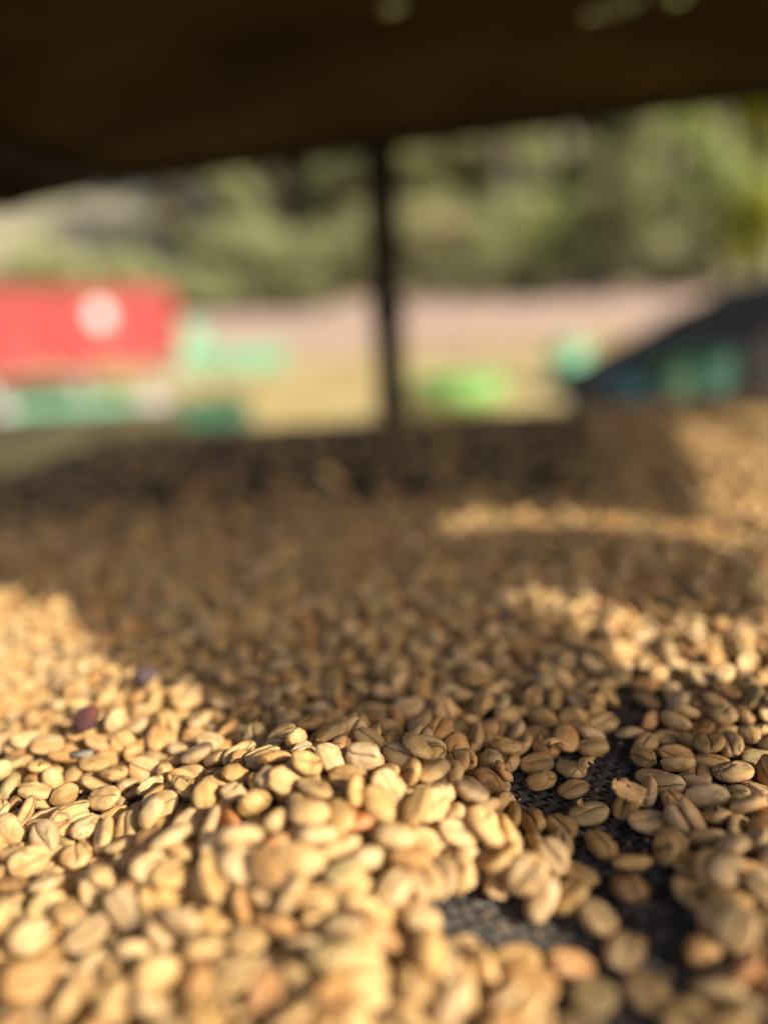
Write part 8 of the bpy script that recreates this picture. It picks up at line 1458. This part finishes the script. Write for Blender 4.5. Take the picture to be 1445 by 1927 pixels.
# the rest of the beans as one heap
def q2m(q):
    w_, x, y, z = q.T
    return np.stack([1 - 2 * (y * y + z * z), 2 * (x * y - z * w_), 2 * (x * z + y * w_), 2 * (x * y + z * w_), 1 - 2 * (x * x + z * z), 2 * (y * z - x * w_), 2 * (x * z - y * w_), 2 * (y * z + x * w_), 1 - 2 * (x * x + y * y)], -1).reshape(-1, 3, 3)
allV, allF, allL, allC, allT = [], [], [], [], []
voff = 0
def heap(ps, Rm, vv, tn, lod, seeds, sc_):
    global voff
    r = np.random.RandomState(len(ps))
    pick = r.randint(seeds, size=len(ps))
    for v in range(10):
        for k in range(seeds):
            idx = np.where((vv == v) & (pick == k))[0]
            if len(idx) == 0: continue
            V, F, C = bean_arrays(v, v * 7 + k, **lod)
            W = np.einsum('nij,nmj->nmi', Rm[idx], V[None] * sc_[idx][:, None, :]) + ps[idx][:, None, :]
            nv = len(V)
            allV.append(W.reshape(-1, 3))
            allF.append((F[None] + (voff + np.arange(len(idx)) * nv)[:, None, None]).reshape(-1, 3))
            allL.append((V[None] + r.uniform(-2, 2, (len(idx), 1, 3))).reshape(-1, 3))
            allC.append(np.tile(C, len(idx)))
            allT.append(np.repeat(tn[idx], nv, axis=0))
            voff += nv * len(idx)
rest = np.array([i for i in range(NB) if i not in single])
RmAll = q2m(quat)
nearsel = rest[pos[rest, 1] < .34]; farsel = rest[pos[rest, 1] >= .34]
heap(pos[nearsel], RmAll[nearsel], var[nearsel], tint[nearsel], MID, 4, bsc[nearsel])
heap(pos[farsel], RmAll[farsel], var[farsel], tint[farsel], LOW, 2, bsc[farsel])
# beyond the dropped beans: the same poses spread on to the ends of the bed
rf = np.random.RandomState(21)
px_, py_ = [], []
def area(x0, x1, y0, y1, n_):
    return np.stack([rf.uniform(x0, x1, n_), rf.uniform(y0, y1, n_)], 1)
A = np.concatenate([area(-.35, 1.25, .40, 1.11, 21500), area(-.35, 1.0, -.25, .42, 11000)])
out_ = (np.abs(A[:, 0]) > .075 + .53 * A[:, 1]) | (A[:, 1] > .42)
A = A[out_]
A = A[~((A[:, 1] < .03) & (np.abs(A[:, 0]) < .09))]
A = A[A[:, 0] > -.352 + .012 * np.sin(A[:, 1] * 40)]
A = A[A[:, 1] < 1.10 + .015 * np.sin(A[:, 0] * 17)]
thin = np.clip((A[:, 1] - .46) / .10, 0, 1) * np.clip((.20 + .25 * (A[:, 1] - .5) - A[:, 0]) / .08, 0, 1)
A = A[rf.rand(len(A)) > .88 * thin]
src = rf.choice(np.where((pos[:, 1] > .2) & (pos[:, 1] < .36))[0], len(A))
an = rf.uniform(0, 6.28, len(A))
Rz = np.zeros((len(A), 3, 3)); Rz[:, 0, 0] = np.cos(an); Rz[:, 0, 1] = -np.sin(an); Rz[:, 1, 0] = np.sin(an); Rz[:, 1, 1] = np.cos(an); Rz[:, 2, 2] = 1
P3 = np.column_stack([A, pos[src, 2]])
heap(P3, Rz @ RmAll[src], var[src], tint[src], LOW, 2, bsc[src])
me = np_mesh('coffee_bean_layer', np.concatenate(allV), np.concatenate(allF))
me.attributes.new('lp', 'FLOAT_VECTOR', 'POINT').data.foreach_set('vector', np.concatenate(allL).astype(np.float32).ravel())
me.attributes.new('crease', 'FLOAT', 'POINT').data.foreach_set('value', np.concatenate(allC).astype(np.float32))
tt = np.concatenate(allT); tt = np.column_stack([tt, np.ones(len(tt))])
me.attributes.new('tint', 'FLOAT_COLOR', 'POINT').data.foreach_set('color', tt.astype(np.float32).ravel())
tag(link('coffee_bean_layer', me, M_beans), 'layer of tan parchment coffee beans spread over the black net', 'coffee beans', kind='stuff')

# small debris: husk flakes and a stone chip
def husk(px, py, z, rz, tilt, s, label):
    p = on_z(px, py, z)
    V, F, C = bean_arrays(3, int(px), 12, [-90, -60, -30, 0, 30, 60, 90], 9, groove=False, wrinkle=2.0)
    c = V[F].mean(1)
    jag = .0006 * np.sin(c[:, 0] * 3000) + .0005 * np.sin(c[:, 1] * 4100)
    F = F[(c[:, 2] + jag < -.0006) & (c[:, 0] < .003)]
    V = V * np.array([s, s * .8, s * .9])
    me = np_mesh('husk_flake', V, F)
    o = link('husk_flake', me, M_husk)
    md = o.modifiers.new('thickness', 'SOLIDIFY'); md.thickness = .00025
    o.location = p; o.rotation_euler = (tilt, .3, rz)
    tag(o, label, 'husk', 'loose husk flakes')
husk(1105, 1440, .0055, 1.2, 2.4, .95, 'golden curled husk flake on the bare net, beside a pale bean')
husk(1190, 1490, .008, -.5, .5, 1.0, 'ragged golden husk flake right of the bare net')
husk(940, 1590, .008, 2.2, .3, .9, 'small sunlit husk flake at the right foot of the front mound')
husk(1045, 1400, .008, .3, 2.8, .8, 'torn brown husk flake on beans just left of the bare net')
husk(1100, 1510, .004, 1.0, .2, .6, 'tiny husk flake lying on the black net')
p = on_z(155, 1420, .007)
bm = bmesh.new(); bar(bm, (-.0028, 0, 0), (.0028, 0, .0004), .0022, .0015, .0003)
for v in bm.verts: v.co += Vector((noise.noise(v.co * 700), noise.noise(v.co * 700 + Vector((5, 0, 0))), noise.noise(v.co * 700 + Vector((9, 0, 0))))) * .0003
o = from_bm('stone_chip', bm, M_stone, None, True); o.location = p; o.rotation_euler = (.2, .1, .15)
tag(o, 'small grey flat stone chip among the sharp sunlit beans at left', 'stone')

def cherry(px, py, z, mat, rot, s, label, seed):
    me = bean_mesh('dried_cherry', *bean_arrays(8, seed, groove=False, wrinkle=2.4, shrink=s, **HI), mat)
    o = link('dried_cherry', me)
    o.location = on_z(px, py, z); o.rotation_euler = rot
    tag(o, label, 'cherry', 'dried cherries')
cherry(160, 1352, .0115, M_cherry, (.9, -.9, .5), 1.02, 'maroon dried coffee cherry among the sunlit beans at left', 901)
cherry(274, 1271, .0105, M_cherry2, (.3, .2, .9), .92, 'small purple dried cherry at the shadow edge at left', 902)

# chaff: crumbs of husk on the net and among the beans, far too many and too small to count
rc = np.random.RandomState(77)
top_ = np.where((pos[:, 1] < .30) & (pos[:, 2] > .002))[0]
k1 = rc.choice(top_, 520)
C1 = pos[k1] + np.column_stack([rc.uniform(-.004, .004, 520), rc.uniform(-.004, .004, 520), rc.uniform(-.001, .0016, 520)])
C2 = np.array([on_z(a, c, .0004) for a, c in zip(rc.uniform(860, 1300, 420), rc.uniform(1280, 1920, 420))])
Cc = np.concatenate([C1, C2]); N = len(Cc)
d1 = rc.randn(N, 3); d1[:, 2] *= .3; d1 /= np.linalg.norm(d1, axis=1)[:, None]
d2 = np.cross(d1, rc.randn(N, 3) * .35 + np.array([0, 0, 1])); d2 /= np.linalg.norm(d2, axis=1)[:, None]
s1 = rc.uniform(.0003, .0014, N)[:, None] * np.where(np.arange(N) < 520, 1.0, .6)[:, None]
s2 = s1 * rc.uniform(.25, .8, N)[:, None]
nrm = np.cross(d1, d2)
Vc = np.stack([Cc + d1 * s1, Cc + d2 * s2 + nrm * s1 * .3, Cc - d1 * s1 * .8, Cc - d2 * s2 * .7, Cc + nrm * s1 * .35], 1).reshape(-1, 3)
Fc = (np.array([(0, 1, 4), (1, 2, 4), (2, 3, 4), (3, 0, 4)])[None] + (np.arange(N) * 5)[:, None, None]).reshape(-1, 3)
tag(link('chaff', np_mesh('chaff', Vc, Fc), M_husk, smooth=False), 'crumbs of golden husk scattered over the net and beans', 'chaff', kind='stuff')
